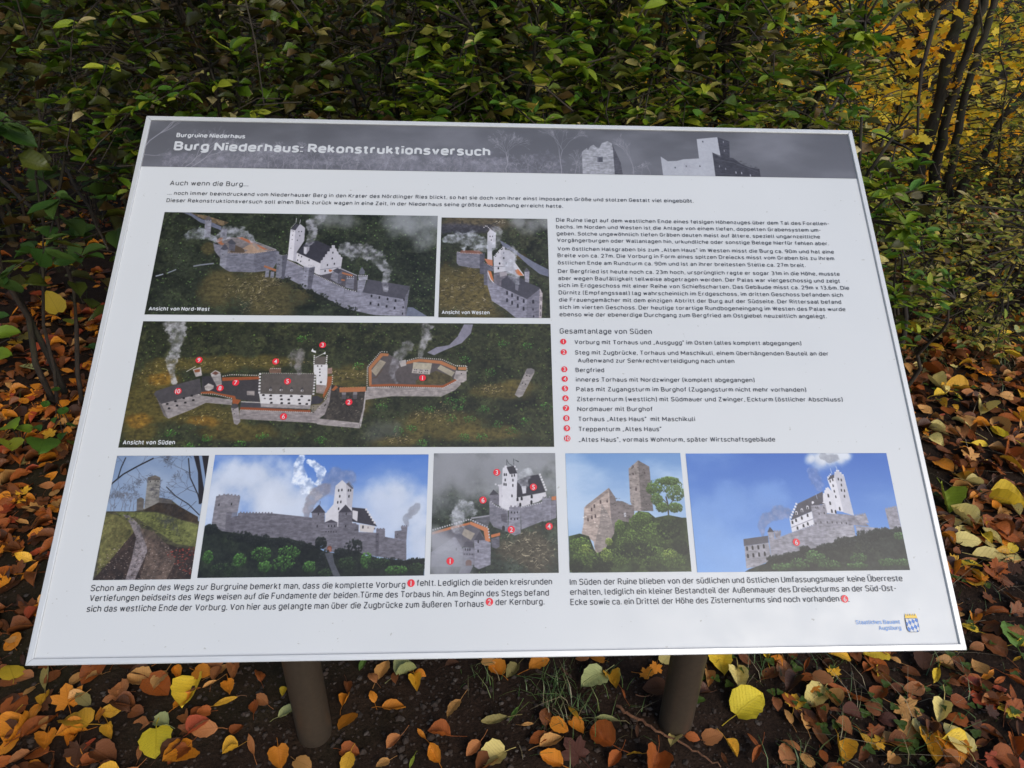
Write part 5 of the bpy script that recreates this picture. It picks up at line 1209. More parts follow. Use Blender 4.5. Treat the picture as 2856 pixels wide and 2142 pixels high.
# ---- a plain sign-writer's alphabet: every letter is a set of even strokes with rounded corners
X = 72
def _g():
    G = {}
    def d(ch, wd, *st): G[ch] = (wd, st)
    st = lambda x, a=100, b=0: (0, [(x, a), (x, b)])
    d('a', 42, (24, [(4, 58), (4, X), (42, X), (42, 0)]), (20, [(42, 40), (0, 40), (0, 0), (42, 0)])); d('b', 46, st(0), (24, [(0, X), (46, X), (46, 0), (0, 0)]))
    d('c', 40, (26, [(42, 56), (42, X), (0, X), (0, 0), (42, 0), (42, 15)])); d('d', 46, st(46), (24, [(46, X), (0, X), (0, 0), (46, 0)]))
    d('e', 46, (24, [(0, 36), (46, 36, 0), (46, X), (0, X), (0, 0), (44, 0), (44, 12)])); d('f', 26, (14, [(28, 100), (10, 100), (10, 0)]), (0, [(-5, X), (26, X)]))
    d('g', 46, (24, [(46, X), (0, X), (0, 0), (46, 0)]), (20, [(46, X), (46, -26), (3, -26), (3, -16)])); d('h', 44, st(0), (24, [(0, X), (44, X), (44, 0)]))
    d('i', 0, st(0, X), (0, [(0, 90), (0, 102)])); d('j', 6, (10, [(6, X), (6, -26), (-6, -26)]), (0, [(6, 90), (6, 102)]))
    d('k', 40, st(0), (0, [(38, X), (3, 30)]), (0, [(14, 42), (42, 0)])); d('l', 12, (12, [(0, 100), (0, 0), (13, 0)]))
    d('m', 70, st(0, X), (19, [(0, X), (35, X), (35, 0)]), (19, [(32, X), (70, X), (70, 0)])); d('n', 44, st(0, X), (24, [(0, X), (44, X), (44, 0)]))
    d('o', 46, (23, [(23, X), (46, X), (46, 0), (0, 0), (0, X), (23, X)])); d('p', 46, st(0, X, -26), (24, [(0, X), (46, X), (46, 0), (0, 0)]))
    d('q', 46, st(46, X, -26), (24, [(46, X), (0, X), (0, 0), (46, 0)])); d('r', 26, st(0, X), (19, [(0, 44), (0, X), (28, X)]))
    d('s', 40, (20, [(38, 60), (38, X), (1, X), (1, 38), (40, 36), (40, 0), (0, 0), (0, 11)])); d('t', 26, (12, [(10, 92), (10, 0), (27, 0)]), (0, [(-6, X), (27, X)]))
    d('u', 44, (24, [(0, X), (0, 0), (44, 0)]), st(44, X)); d('v', 44, (0, [(0, X), (22, 0), (44, X)])); d('w', 66, (0, [(0, X), (16, 0), (33, X), (50, 0), (66, X)]))
    d('x', 42, (0, [(0, X), (42, 0)]), (0, [(42, X), (0, 0)])); d('y', 44, (0, [(0, X), (23, 4)]), (4, [(44, X), (13, -26), (2, -26)])); d('z', 38, (0, [(0, X), (38, X), (0, 0), (40, 0)]))
    d('ß', 44, (20, [(0, 0), (0, 100), (40, 100), (40, 57), (18, 57)]), (20, [(20, 57), (44, 57), (44, 0), (18, 0)]))
    d('A', 60, (0, [(0, 0), (30, 100), (60, 0)]), (0, [(10, 30), (50, 30)])); d('B', 54, (24, [(0, 0), (0, 100, 0), (50, 100), (50, 53), (0, 53)]), (24, [(10, 53), (54, 53), (54, 0), (0, 0)]))
    d('C', 52, (26, [(52, 76), (52, 100), (0, 100), (0, 0), (52, 0), (52, 24)])); d('D', 56, (26, [(0, 50), (0, 100, 0), (56, 100), (56, 0), (0, 0, 0), (0, 50)]))
    d('E', 48, (0, [(48, 100), (0, 100), (0, 0), (48, 0)]), (0, [(0, 53), (42, 53)])); d('F', 48, (0, [(48, 100), (0, 100), (0, 0)]), (0, [(0, 50), (42, 50)]))
    d('G', 54, (28, [(54, 78), (54, 100), (0, 100), (0, 0), (54, 0), (54, 48, 0), (30, 48)])); d('H', 54, st(0), st(54), (0, [(0, 52), (54, 52)])); d('I', 0, st(0)); d('J', 36, (24, [(36, 100), (36, 0), (0, 0)]))
    d('K', 54, st(0), (0, [(52, 100), (2, 38)]), (0, [(20, 57), (56, 0)])); d('L', 46, (0, [(0, 100), (0, 0), (46, 0)])); d('M', 72, st(0), st(72), (0, [(-2, 100), (36, 26)]), (0, [(36, 26), (74, 100)])); d('N', 60, st(0), (0, [(-2, 100), (62, 0)]), st(60))
    d('O', 56, (27, [(28, 100), (56, 100), (56, 0), (0, 0), (0, 100), (28, 100)])); d('P', 52, (26, [(0, 0), (0, 100, 0), (52, 100), (52, 46), (0, 46)])); d('R', 54, (26, [(0, 0), (0, 100, 0), (52, 100), (52, 48), (0, 48)]), (0, [(26, 48), (56, 0)]))
    d('S', 52, (26, [(50, 82), (50, 100), (0, 100), (0, 53), (52, 53), (52, 0), (0, 0), (0, 18)])); d('T', 54, (0, [(0, 100), (54, 100)]), st(27)); d('U', 54, (25, [(0, 100), (0, 0), (54, 0), (54, 100)]))
    d('V', 58, (0, [(0, 100), (29, 0), (58, 100)])); d('W', 84, (0, [(0, 100), (20, 0), (42, 100), (64, 0), (84, 100)])); d('Z', 50, (0, [(0, 100), (50, 100), (0, 0), (52, 0)]))
    d('0', 50, (25, [(25, 100), (50, 100), (50, 0), (0, 0), (0, 100), (25, 100)])); d('1', 24, (0, [(0, 78), (24, 100), (24, 0)])); d('2', 48, (26, [(0, 78), (0, 100), (48, 100), (48, 54), (0, 0, 0), (50, 0)]))
    d('3', 48, (24, [(2, 100), (46, 100), (46, 54), (16, 54)]), (24, [(20, 54), (49, 54), (49, 0), (0, 0)])); d('6', 50, (26, [(40, 100), (0, 100), (0, 0), (50, 0), (50, 57), (2, 57)])); d('7', 46, (0, [(0, 100), (46, 100), (16, 0)]))
    d('9', 50, (26, [(10, 0), (50, 0), (50, 100), (0, 100), (0, 43), (48, 43)]))
    d('.', 0, (0, [(0, 0), (0, 8)])); d(',', 0, (0, [(2, 8), (-4, -16)])); d(':', 0, (0, [(0, 0), (0, 8)]), (0, [(0, 56), (0, 64)])); d('-', 26, (0, [(0, 44), (26, 44)]))
    d('(', 14, (14, [(14, 108), (0, 96), (0, 0), (14, -12)])); d(')', 14, (14, [(0, 108), (14, 96), (14, 0), (0, -12)])); d('„', 14, (0, [(2, 8), (-3, -14)]), (0, [(16, 8), (11, -14)])); d('“', 14, (0, [(2, 82), (-3, 102)]), (0, [(16, 82), (11, 102)]))
    for a, b in (('ä', 'a'), ('ö', 'o'), ('ü', 'u'), ('Ü', 'U'), ('Ö', 'O')):
        w, s = G[b]; y = 112 if b in 'UO' else 90; G[a] = (w, s + ((0, [(w * .24, y), (w * .24, y + 11)]), (0, [(w * .76, y), (w * .76, y + 11)])))
    return G
GLYPH = _g()
def rounded(pts, r):
    P = [(p[0], p[1]) for p in pts]; out = [P[0]]
    for i in range(1, len(P) - 1):
        a, b, c = P[i - 1], P[i], P[i + 1]; q = pts[i][2] if len(pts[i]) > 2 else r
        la = math.hypot(a[0] - b[0], a[1] - b[1]); lc = math.hypot(c[0] - b[0], c[1] - b[1])
        q = min(q, la * (.5 if i > 1 else 1), lc * (.5 if i < len(P) - 2 else 1))
        if q < 1: out.append(b); continue
        u = ((a[0] - b[0]) / la * q, (a[1] - b[1]) / la * q); v = ((c[0] - b[0]) / lc * q, (c[1] - b[1]) / lc * q)
        for k in range(6):
            t = k / 5; z = (1 - t) ** 2 + 1.414 * t * (1 - t) + t * t; out.append((b[0] + (u[0] * (1 - t) ** 2 + v[0] * t * t) / z, b[1] + (u[1] * (1 - t) ** 2 + v[1] * t * t) / z))
    out.append(P[-1]); return out
def stroke(P, w):            # even ribbon along a centre line, broken at sharp corners
    def nr(p, q): l = math.hypot(q[0] - p[0], q[1] - p[1]) or 1; return (-(q[1] - p[1]) / l, (q[0] - p[0]) / l)
    P = [p for i, p in enumerate(P) if i == 0 or math.hypot(p[0] - P[i - 1][0], p[1] - P[i - 1][1]) > w * .02]
    n = len(P); V = []; F = []; N_ = [nr(P[i], P[i + 1]) for i in range(n - 1)]
    closed = n > 3 and math.hypot(P[0][0] - P[-1][0], P[0][1] - P[-1][1]) < w * .01
    def off(b, n1, n2): m = (n1[0] + n2[0], n1[1] + n2[1]); l2 = (m[0] ** 2 + m[1] ** 2) / 2; return [(b[0] + k * m[0] / l2 * w / 2, b[1] + k * m[1] / l2 * w / 2) for k in (1, -1)]
    dot = lambda i, j: N_[i][0] * N_[j][0] + N_[i][1] * N_[j][1]
    for i in range(n - 1):
        ja = i - 1 if i else (n - 2 if closed else None); jb = i + 1 if i < n - 2 else (0 if closed else None)
        A = off(P[i], N_[i], N_[ja] if ja is not None and dot(i, ja) > -.2 else N_[i]); B = off(P[i + 1], N_[i], N_[jb] if jb is not None and dot(i, jb) > -.2 else N_[i])
        k = len(V); V += A + B; F += [(k, k + 1, k + 3), (k, k + 3, k + 2)]
    return V, F
def lettering(b, text, x0, y, width, caph, wt, space, dz=0.):      # adds one line of text to the mesh builder
    pen = 0; items = []
    for ch in text:
        if ch == ' ': pen += max(30, 22 + space * .6); continue
        wd, sts = GLYPH[ch]; items.append((pen, sts)); pen += wd + wt + space
    tot = pen - space; sx = width / tot; sy = caph / 100
    for px, sts in items:
        for k, (r, pts) in enumerate(sts):
            short = len(pts) == 2 and abs(pts[0][1] - pts[1][1]) < 26 and abs(pts[0][0] - pts[1][0]) < 8
            q = rounded(pts, r)
            if short: q = [(q[0][0], q[0][1] - 2), (q[1][0], q[1][1] + 3)]
            q = [((px + wt / 2 + p[0]) * sx + x0, y + (wt / 2 + p[1] * (1 - wt / 100)) * sy) for p in q]
            v, f = stroke(q, wt * sy * (1.3 if short else 1)); b.add([(p[0], p[1], dz + k * .00003) for p in v], f)

for s, x0, y, x1, st in [
('Burgruine Niederhaus', -0.54596, 0.38357, -0.43477, 'title2'),
('Burg Niederhaus: Rekonstruktionsversuch', -0.54648, 0.35703, -0.0293, 'title'),
('Auch wenn die Burg...', -0.54112, 0.28892, -0.41785, 'head'),
('... noch immer beeindruckend vom Niederhauser Berg in den Krater des Nördlinger Ries blickt, so hat sie doch von ihrer einst imposanten Größe und stolzen Gestalt viel eingebüßt.', -0.5416, 0.27056, 0.30558, 'body'),
('Dieser Rekonstruktionsversuch soll einen Blick zurück wagen in eine Zeit, in der Niederhaus seine größte Ausdehnung erreicht hatte.', -0.54132, 0.25677, 0.0889, 'body'),
('Die Ruine liegt auf dem westlichen Ende eines felsigen Höhenzuges über dem Tal des Forellen-', 0.07707, 0.23028, 0.52758, 'body'),
('bachs. Im Norden und Westen ist die Anlage von einem tiefen, doppelten Grabensystem um-', 0.07668, 0.21755, 0.51152, 'body'),
('geben. Solche ungewöhnlich tiefen Gräben deuten meist auf ältere, speziell ungarnzeitliche', 0.07724, 0.20475, 0.50812, 'body'),
('Vorgängerburgen oder Wallanlagen hin, urkundliche oder sonstige Belege hierfür fehlen aber.', 0.07779, 0.1923, 0.52055, 'body'),
('Vom östlichen Halsgraben bis zum „Alten Haus“ im Westen misst die Burg ca. 90m und hat eine', 0.07778, 0.17666, 0.52627, 'body'),
('Breite von ca. 27m. Die Vorburg in Form eines spitzen Dreiecks misst vom Graben bis zu ihrem', 0.0774, 0.16446, 0.52463, 'body'),
('östlichen Ende am Rundturm ca. 90m und ist an ihrer breitesten Stelle ca. 27m breit.', 0.07746, 0.15127, 0.47528, 'body'),
('Der Bergfried ist heute noch ca. 23m hoch, ursprünglich ragte er sogar 31m in die Höhe, musste', 0.07721, 0.13605, 0.52869, 'body'),
('aber wegen Baufälligkeit teilweise abgetragen werden. Der Palas war viergeschossig und zeigt', 0.07728, 0.12337, 0.52711, 'body'),
('sich im Erdgeschoss mit einer Reihe von Schießscharten. Das Gebäude misst ca. 29m x 13,6m. Die', 0.07711, 0.11088, 0.53955, 'body'),
('Dürnitz (Empfangssaal) lag wahrscheinlich im Erdgeschoss, im dritten Geschoss befanden sich', 0.07717, 0.09823, 0.52733, 'body'),
('die Frauengemächer mit dem einzigen Abtritt der Burg auf der Südseite. Der Rittersaal befand', 0.07723, 0.08572, 0.52225, 'body'),
('sich im vierten Geschoss. Der heutige torartige Rundbogeneingang im Westen des Palas wurde', 0.07751, 0.0731, 0.52674, 'body'),
('ebenso wie der ebenerdige Durchgang zum Bergfried am Ostgiebel neuzeitlich angelegt.', 0.07734, 0.06056, 0.49448, 'body'),
('Gesamtanlage von Süden', 0.07666, 0.03151, 0.21746, 'head'),
('Vorburg mit Torhaus und „Ausgugg“ im Osten (alles komplett abgegangen)', 0.09851, 0.01422, 0.44712, 'list'),
('Steg mit Zugbrücke, Torhaus und Maschikuli, einem überhängenden Bauteil an der', 0.09849, -0.00288, 0.48679, 'list'),
('Außenwand zur Senkrechtverteidigung nach unten', 0.10235, -0.01582, 0.33934, 'list'),
('Bergfried', 0.09826, -0.03123, 0.14084, 'list'),
('inneres Torhaus mit Nordzwinger (komplett abgegangen)', 0.09807, -0.04644, 0.36628, 'list'),
('Palas mit Zugangsturm im Burghof (Zugangsturm nicht mehr vorhanden)', 0.0981, -0.06169, 0.44262, 'list'),
('Zisternenturm (westlich) mit Südmauer und Zwinger, Eckturm (östlicher Abschluss)', 0.09834, -0.07708, 0.4956, 'list'),
('Nordmauer mit Burghof', 0.09836, -0.09234, 0.2089, 'list'),
('Torhaus „Altes Haus“  mit Maschikuli', 0.09899, -0.1077, 0.26995, 'list'),
('Treppenturm „Altes Haus“', 0.09879, -0.12289, 0.2192, 'list'),
('„Altes Haus“, vormals Wohnturm, später Wirtschaftsgebäude', 0.09876, -0.13871, 0.38441, 'list'),
('Schon am Beginn des Wegs zur Burgruine bemerkt man, dass die komplette Vorburg', -0.53991, -0.3369, -0.13849, 'big'),
('fehlt. Lediglich die beiden kreisrunden', -0.12367, -0.33514, 0.05478, 'big'),
('Vertiefungen beidseits des Wegs weisen auf die Fundamente der beiden Türme des Torbaus hin. Am Beginn des Stegs befand', -0.53894, -0.34927, 0.05014, 'big'),
('sich das westliche Ende der Vorburg. Von hier aus gelangte man über die Zugbrücke zum äußeren Torhaus', -0.53988, -0.36229, -0.03548, 'big'),
('der Kernburg.', -0.02028, -0.36047, 0.04384, 'big'),
('Im Süden der Ruine blieben von der südlichen und östlichen Umfassungsmauer keine Überreste', 0.07838, -0.3361, 0.53267, 'big'),
('erhalten, lediglich ein kleiner Bestandteil der Außenmauer des Dreieckturms an der Süd-Ost-', 0.07842, -0.34887, 0.52148, 'big'),
('Ecke sowie ca. ein Drittel der Höhe des Zisternenturms sind noch vorhanden', 0.07829, -0.36163, 0.44033, 'big'),
('.', 0.45225, -0.36217, 0.45364, 'big'),
('Staatliches Bauamt', 0.45756, -0.39075, 0.51797, 'blue'),
('Augsburg', 0.48733, -0.39827, 0.51783, 'blue'),
('Ansicht von Nord-West', -0.53589, 0.0653, -0.44715, 'cap'),
('Ansicht von Westen', -0.10194, 0.06288, -0.02964, 'cap'),
('Ansicht von Süden', -0.53551, -0.14153, -0.46505, 'cap')]:
    cp, mt, wt, spc = STYLE[st]; b = MB(); lettering(b, s, 0, 0, x1 - x0, cp, wt, spc)
    o = b.build('lettering', M[mt], board, False); o.matrix_local = fr @ Matrix.Translation((x0, y, Z0 + .0008))
def text_mesh(s, capm, off, track, width=None):
    cu = bpy.data.curves.new('text', 'FONT'); cu.body = s; cu.size = capm / .73; cu.offset = off * cu.size * .6; cu.resolution_u = 3; cu.space_character = track
    t = bpy.data.objects.new('text', cu); C.objects.link(t); dg = bpy.context.evaluated_depsgraph_get(); dg.update()
    me = bpy.data.meshes.new_from_object(t.evaluated_get(dg)); bpy.data.objects.remove(t); bpy.data.curves.remove(cu)
    n = len(me.vertices); co = np.zeros(n * 3, np.float32); me.vertices.foreach_get('co', co); co = co.reshape(n, 3)
    co[:, 0] -= co[:, 0].min(); me.vertices.foreach_set('co', co.ravel()); return me, (co[:, 0].max(), co[:, 1].max())
disc_cache = {}
def disc(r, n=28):
    return [(0, 0, 0)] + [(r * math.cos(2 * math.pi * i / n), r * math.sin(2 * math.pi * i / n), 0) for i in range(n)], [(0, 1 + i, 1 + (i + 1) % n) for i in range(n)]
nums = {}
for n, x, y, r in [(1, 0.08153, 0.01828, 0.0046), (2, 0.0816, 0.00107, 0.0046), (3, 0.08153, -0.02671, 0.0046), (4, 0.08165, -0.04203, 0.0046), (5, 0.08155, -0.05718, 0.0046), (6, 0.08166, -0.07241, 0.0046), (7, 0.08198, -0.0877, 0.0046), (8, 0.08186, -0.10305, 0.0046), (9, 0.08216, -0.11824, 0.0046), (10, 0.08203, -0.13348, 0.0046), (1, -0.13127, -0.33119, 0.0049), (2, -0.02823, -0.35609, 0.0049), (6, 0.44761, -0.35798, 0.0049), (9, -0.45055, -0.01421, 0.0049), (4, -0.34085, -0.0161, 0.0049), (3, -0.27558, 0.0107, 0.0049), (5, -0.32062, -0.04713, 0.0049), (7, -0.39372, -0.0492, 0.0049), (8, -0.41462, -0.05774, 0.0049), (10, -0.47284, -0.06261, 0.0049), (6, -0.32068, -0.10054, 0.0049), (1, -0.12705, -0.04113, 0.0049), (2, -0.23057, -0.07885, 0.0049), (3, -0.01859, -0.18267, 0.0049), (5, 0.03226, -0.2038, 0.0049), (6, -0.03756, -0.22163, 0.0049), (2, 0.00103, -0.26219, 0.0049), (4, 0.05264, -0.25826, 0.0049), (1, -0.08074, -0.30334, 0.0049), (6, 0.39297, -0.28247, 0.0049)]:
    if r not in disc_cache:
        b = MB(); b.add(*disc(r)); disc_cache[r] = b.mesh('number_badge', M['red_ink'], False)
    o = part('number_badge', disc_cache[r], board, fr @ Matrix.Translation((x, y, Z0 + .0010)))
    if (n, r) not in nums:
        me, (w_, h_) = text_mesh(str(n), r * 1.35, .016, .9, None); me.materials.clear(); me.materials.append(M['white_ink']); me.name = 'numeral'; nums[(n, r)] = (me, w_)
    me, w_ = nums[(n, r)]
    part('numeral', me, o, Matrix.Translation((-w_ / 2, -r * .67, .0004)))
# coat of arms: crown over a shield of white and blue lozenges
crest = empty('coat_of_arms', (0, 0, 0), parent=board); crest.matrix_local = fr @ Matrix.Translation((.5338, -.3890, Z0 + .0008))
M['gold'] = flat('gold_print', lin((216, 178, 60)), .4); M['blue'] = flat('blue_field', lin((46, 104, 176)), .4); M['grey_line'] = flat('grey_line', lin((70, 72, 70)), .4)
def shield(hw, top, bot, z, k=6):
    V = [(-hw, top, z), (hw, top, z)]; 
    for i in range(k + 1):
        q = math.pi / 2 * i / k; V.append((hw - hw * .45 * (1 - math.cos(q)), bot + (top - bot) * .3 * (1 - math.sin(q)), z))
    for i in range(k + 1):
        q = math.pi / 2 * (1 - i / k); V.append((-hw + hw * .45 * (1 - math.cos(q)), bot + (top - bot) * .3 * (1 - math.sin(q)), z))
    return V, [(0, i + 1, i) for i in range(1, len(V) - 1)]
HW = .0082; TP = .0052; BT = -.0118
b = MB(); v, f = shield(HW + .0006, TP, BT - .0007, 0); b.add(v, [(q[0], q[2], q[1]) for q in f]); b.build('shield_outline', M['grey_line'], crest, False)
b = MB(); v, f = shield(HW, TP - .0004, BT, .0003); b.add(v, [(q[0], q[2], q[1]) for q in f]); b.build('shield_field', M['blue'], crest, False)
def clip_poly(P, inside, inter):
    out = []
    for i in range(len(P)):
        a, c = P[i], P[(i + 1) % len(P)]; ia, ic = inside(a), inside(c)
        if ia: out.append(a)
        if ia != ic: out.append(inter(a, c))
    return out
b = MB(); sv = [(p[0], p[1]) for p in shield(HW, TP - .0004, BT, 0)[0]]; sv = [sv[0]] + sv[1:]
area = sum(sv[i][0] * sv[(i + 1) % len(sv)][1] - sv[(i + 1) % len(sv)][0] * sv[i][1] for i in range(len(sv)))
if area < 0: sv = sv[::-1]
a1 = Vector((.0034, -.0028)); a2 = Vector((-.0014, -.0042))
for i in range(-6, 7):
    for j in range(-6, 7):
        if (i + j) % 2: continue
        c = a1 * i + a2 * j + Vector((.0, -.003)); P = [c + a1 * .5 + a2 * .5, c + a1 * .5 - a2 * .5, c - a1 * .5 - a2 * .5, c - a1 * .5 + a2 * .5]
        P = [tuple(p) for p in P]
        for k in range(len(sv)):
            e0, e1 = sv[k], sv[(k + 1) % len(sv)]
            if (e1[0] - e0[0]) ** 2 + (e1[1] - e0[1]) ** 2 < 1e-12: continue
            side = lambda p: (e1[0] - e0[0]) * (p[1] - e0[1]) - (e1[1] - e0[1]) * (p[0] - e0[0])
            def cut(p, q):
                s0, s1 = side(p), side(q); t = s0 / (s0 - s1); return (p[0] + (q[0] - p[0]) * t, p[1] + (q[1] - p[1]) * t)
            if P: P = clip_poly(P, lambda p: side(p) >= 0, cut)
        if len(P) >= 3: b.add([(p[0], p[1], .0006) for p in P], [(0, k, k + 1) for k in range(1, len(P) - 1)])
b.build('lozenges', M['white_ink'], crest, False)
b = MB(); V = [(-HW, TP + .0002), (HW, TP + .0002), (HW, TP + .0026), (-HW, TP + .0026)]; b.add([(x, y, .0003) for x, y in V], [(0, 1, 2), (0, 2, 3)])
for i in range(5):
    x = -HW + (i + .5) * HW * 2 / 5; w = HW / 5 * .95
    b.add([(x - w, TP + .0026, .0003), (x + w, TP + .0026, .0003), (x, TP + .0062, .0003)], [(0, 1, 2)])
b.build('crown', M['gold'], crest, False)

# ================================================================ fallen leaves
COL = dict(red=(.30, .055, .02), yellow=(.60, .42, .03), bright=(.66, .53, .03), pale=(.56, .47, .17), gold=(.58, .32, .025), orange=(.52, .19, .014), tan=(.46, .24, .075), pink=(.32, .13, .045), rust=(.26, .07, .012),
           brown=(.15, .050, .014), dark=(.06, .023, .009), olive=(.20, .17, .06), green=(.09, .17, .03), lime=(.28, .36, .04), purple=(.065, .022, .014), palegreen=(.30, .33, .14))
WORD = dict(red='deep red brown', yellow='yellow', bright='bright yellow', pale='straw yellow', gold='golden yellow', orange='orange', tan='light tan', pink='pinkish brown', rust='rust red', brown='reddish brown', dark='dark brown',
            olive='olive brown', green='green', lime='lime green', purple='dark purple brown', palegreen='pale green')
SHP = dict(lime='broad round', ovate='oval pointed', narrow='slim', maple='lobed maple')
LM = {}
def leafmesh(kind, var, col):
    k = (kind, var, col)
    if k not in LM:
        rr = random.Random(hash((kind, var)) & 1023)
        if kind == 'maple': L = maple_shape(var, .1 + .1 * var)
        else: L = leaf_shape(kind, 9, 3, [.06, .45, .16, .8][var % 4], [-.12, .35, -.45, .25][var % 4], [.016, .034, .03, .04][var % 4], .10 if kind != 'narrow' else .04, 11 * var + 3, .35 + .1 * var)
        V, F, UV = L; V = V - np.array([0, .5, 0]); b = MB(); b.add(V, F, UV, COL[col]); 
        LM[k] = b.mesh('fallen_leaf', M['litter'])
    return LM[k]
def place_phrase(x, y):
    if y > 1.1: d = 'far back'
    elif y > .45: d = 'deep behind'
    elif y > .18: d = 'behind the posts'
    elif y > .0: d = 'level with posts'
    else: d = 'nearest viewer'
    if x < -1.05: z = 'far left of the board'
    elif x < -.72: z = 'by lower left board corner'
    elif x < -.47: z = 'left of the left post'
    elif x < -.34: z = 'at the foot of the left post'
    elif x < -.14: z = 'right of the left post'
    elif x < .12: z = 'midway between the posts'
    elif x < .34: z = 'left of the right post'
    elif x < .47: z = 'at the foot of the right post'
    elif x < .72: z = 'right of the right post'
    elif x < 1.0: z = 'by lower right board corner'
    elif x < 1.4: z = 'right of the board'
    else: z = 'far right of the board'
    return z, d
def size_word(s): return 'small' if s < .05 else 'large' if s > .085 else ''
placed = []
used_labels = {}
def fallen(x, y, col, s, kind, rz=None, tilt=.18, lift=None):
    var = random.randrange(4); me = leafmesh(kind, var, col)
    o = bpy.data.objects.new('fallen_leaf', me); C.objects.link(o)
    rz = random.uniform(0, 6.283) if rz is None else rz
    z = gz(x, y) + (random.uniform(.008, .022) if lift is None else lift)
    o.location = (x, y, z); o.rotation_euler = (random.gauss(0, tilt), random.gauss(0, tilt), rz); o.scale = (s, s, s * random.uniform(.8, 1.3))
    z_, d_ = place_phrase(x, y)
    lab = ' '.join(w for w in (size_word(s), WORD[col], SHP[kind], 'leaf', z_ + ',', d_) if w)
    placed.append((o, lab, x, y, col)); return o
KM = dict(o='ovate', l='lime', n='narrow', m='maple')
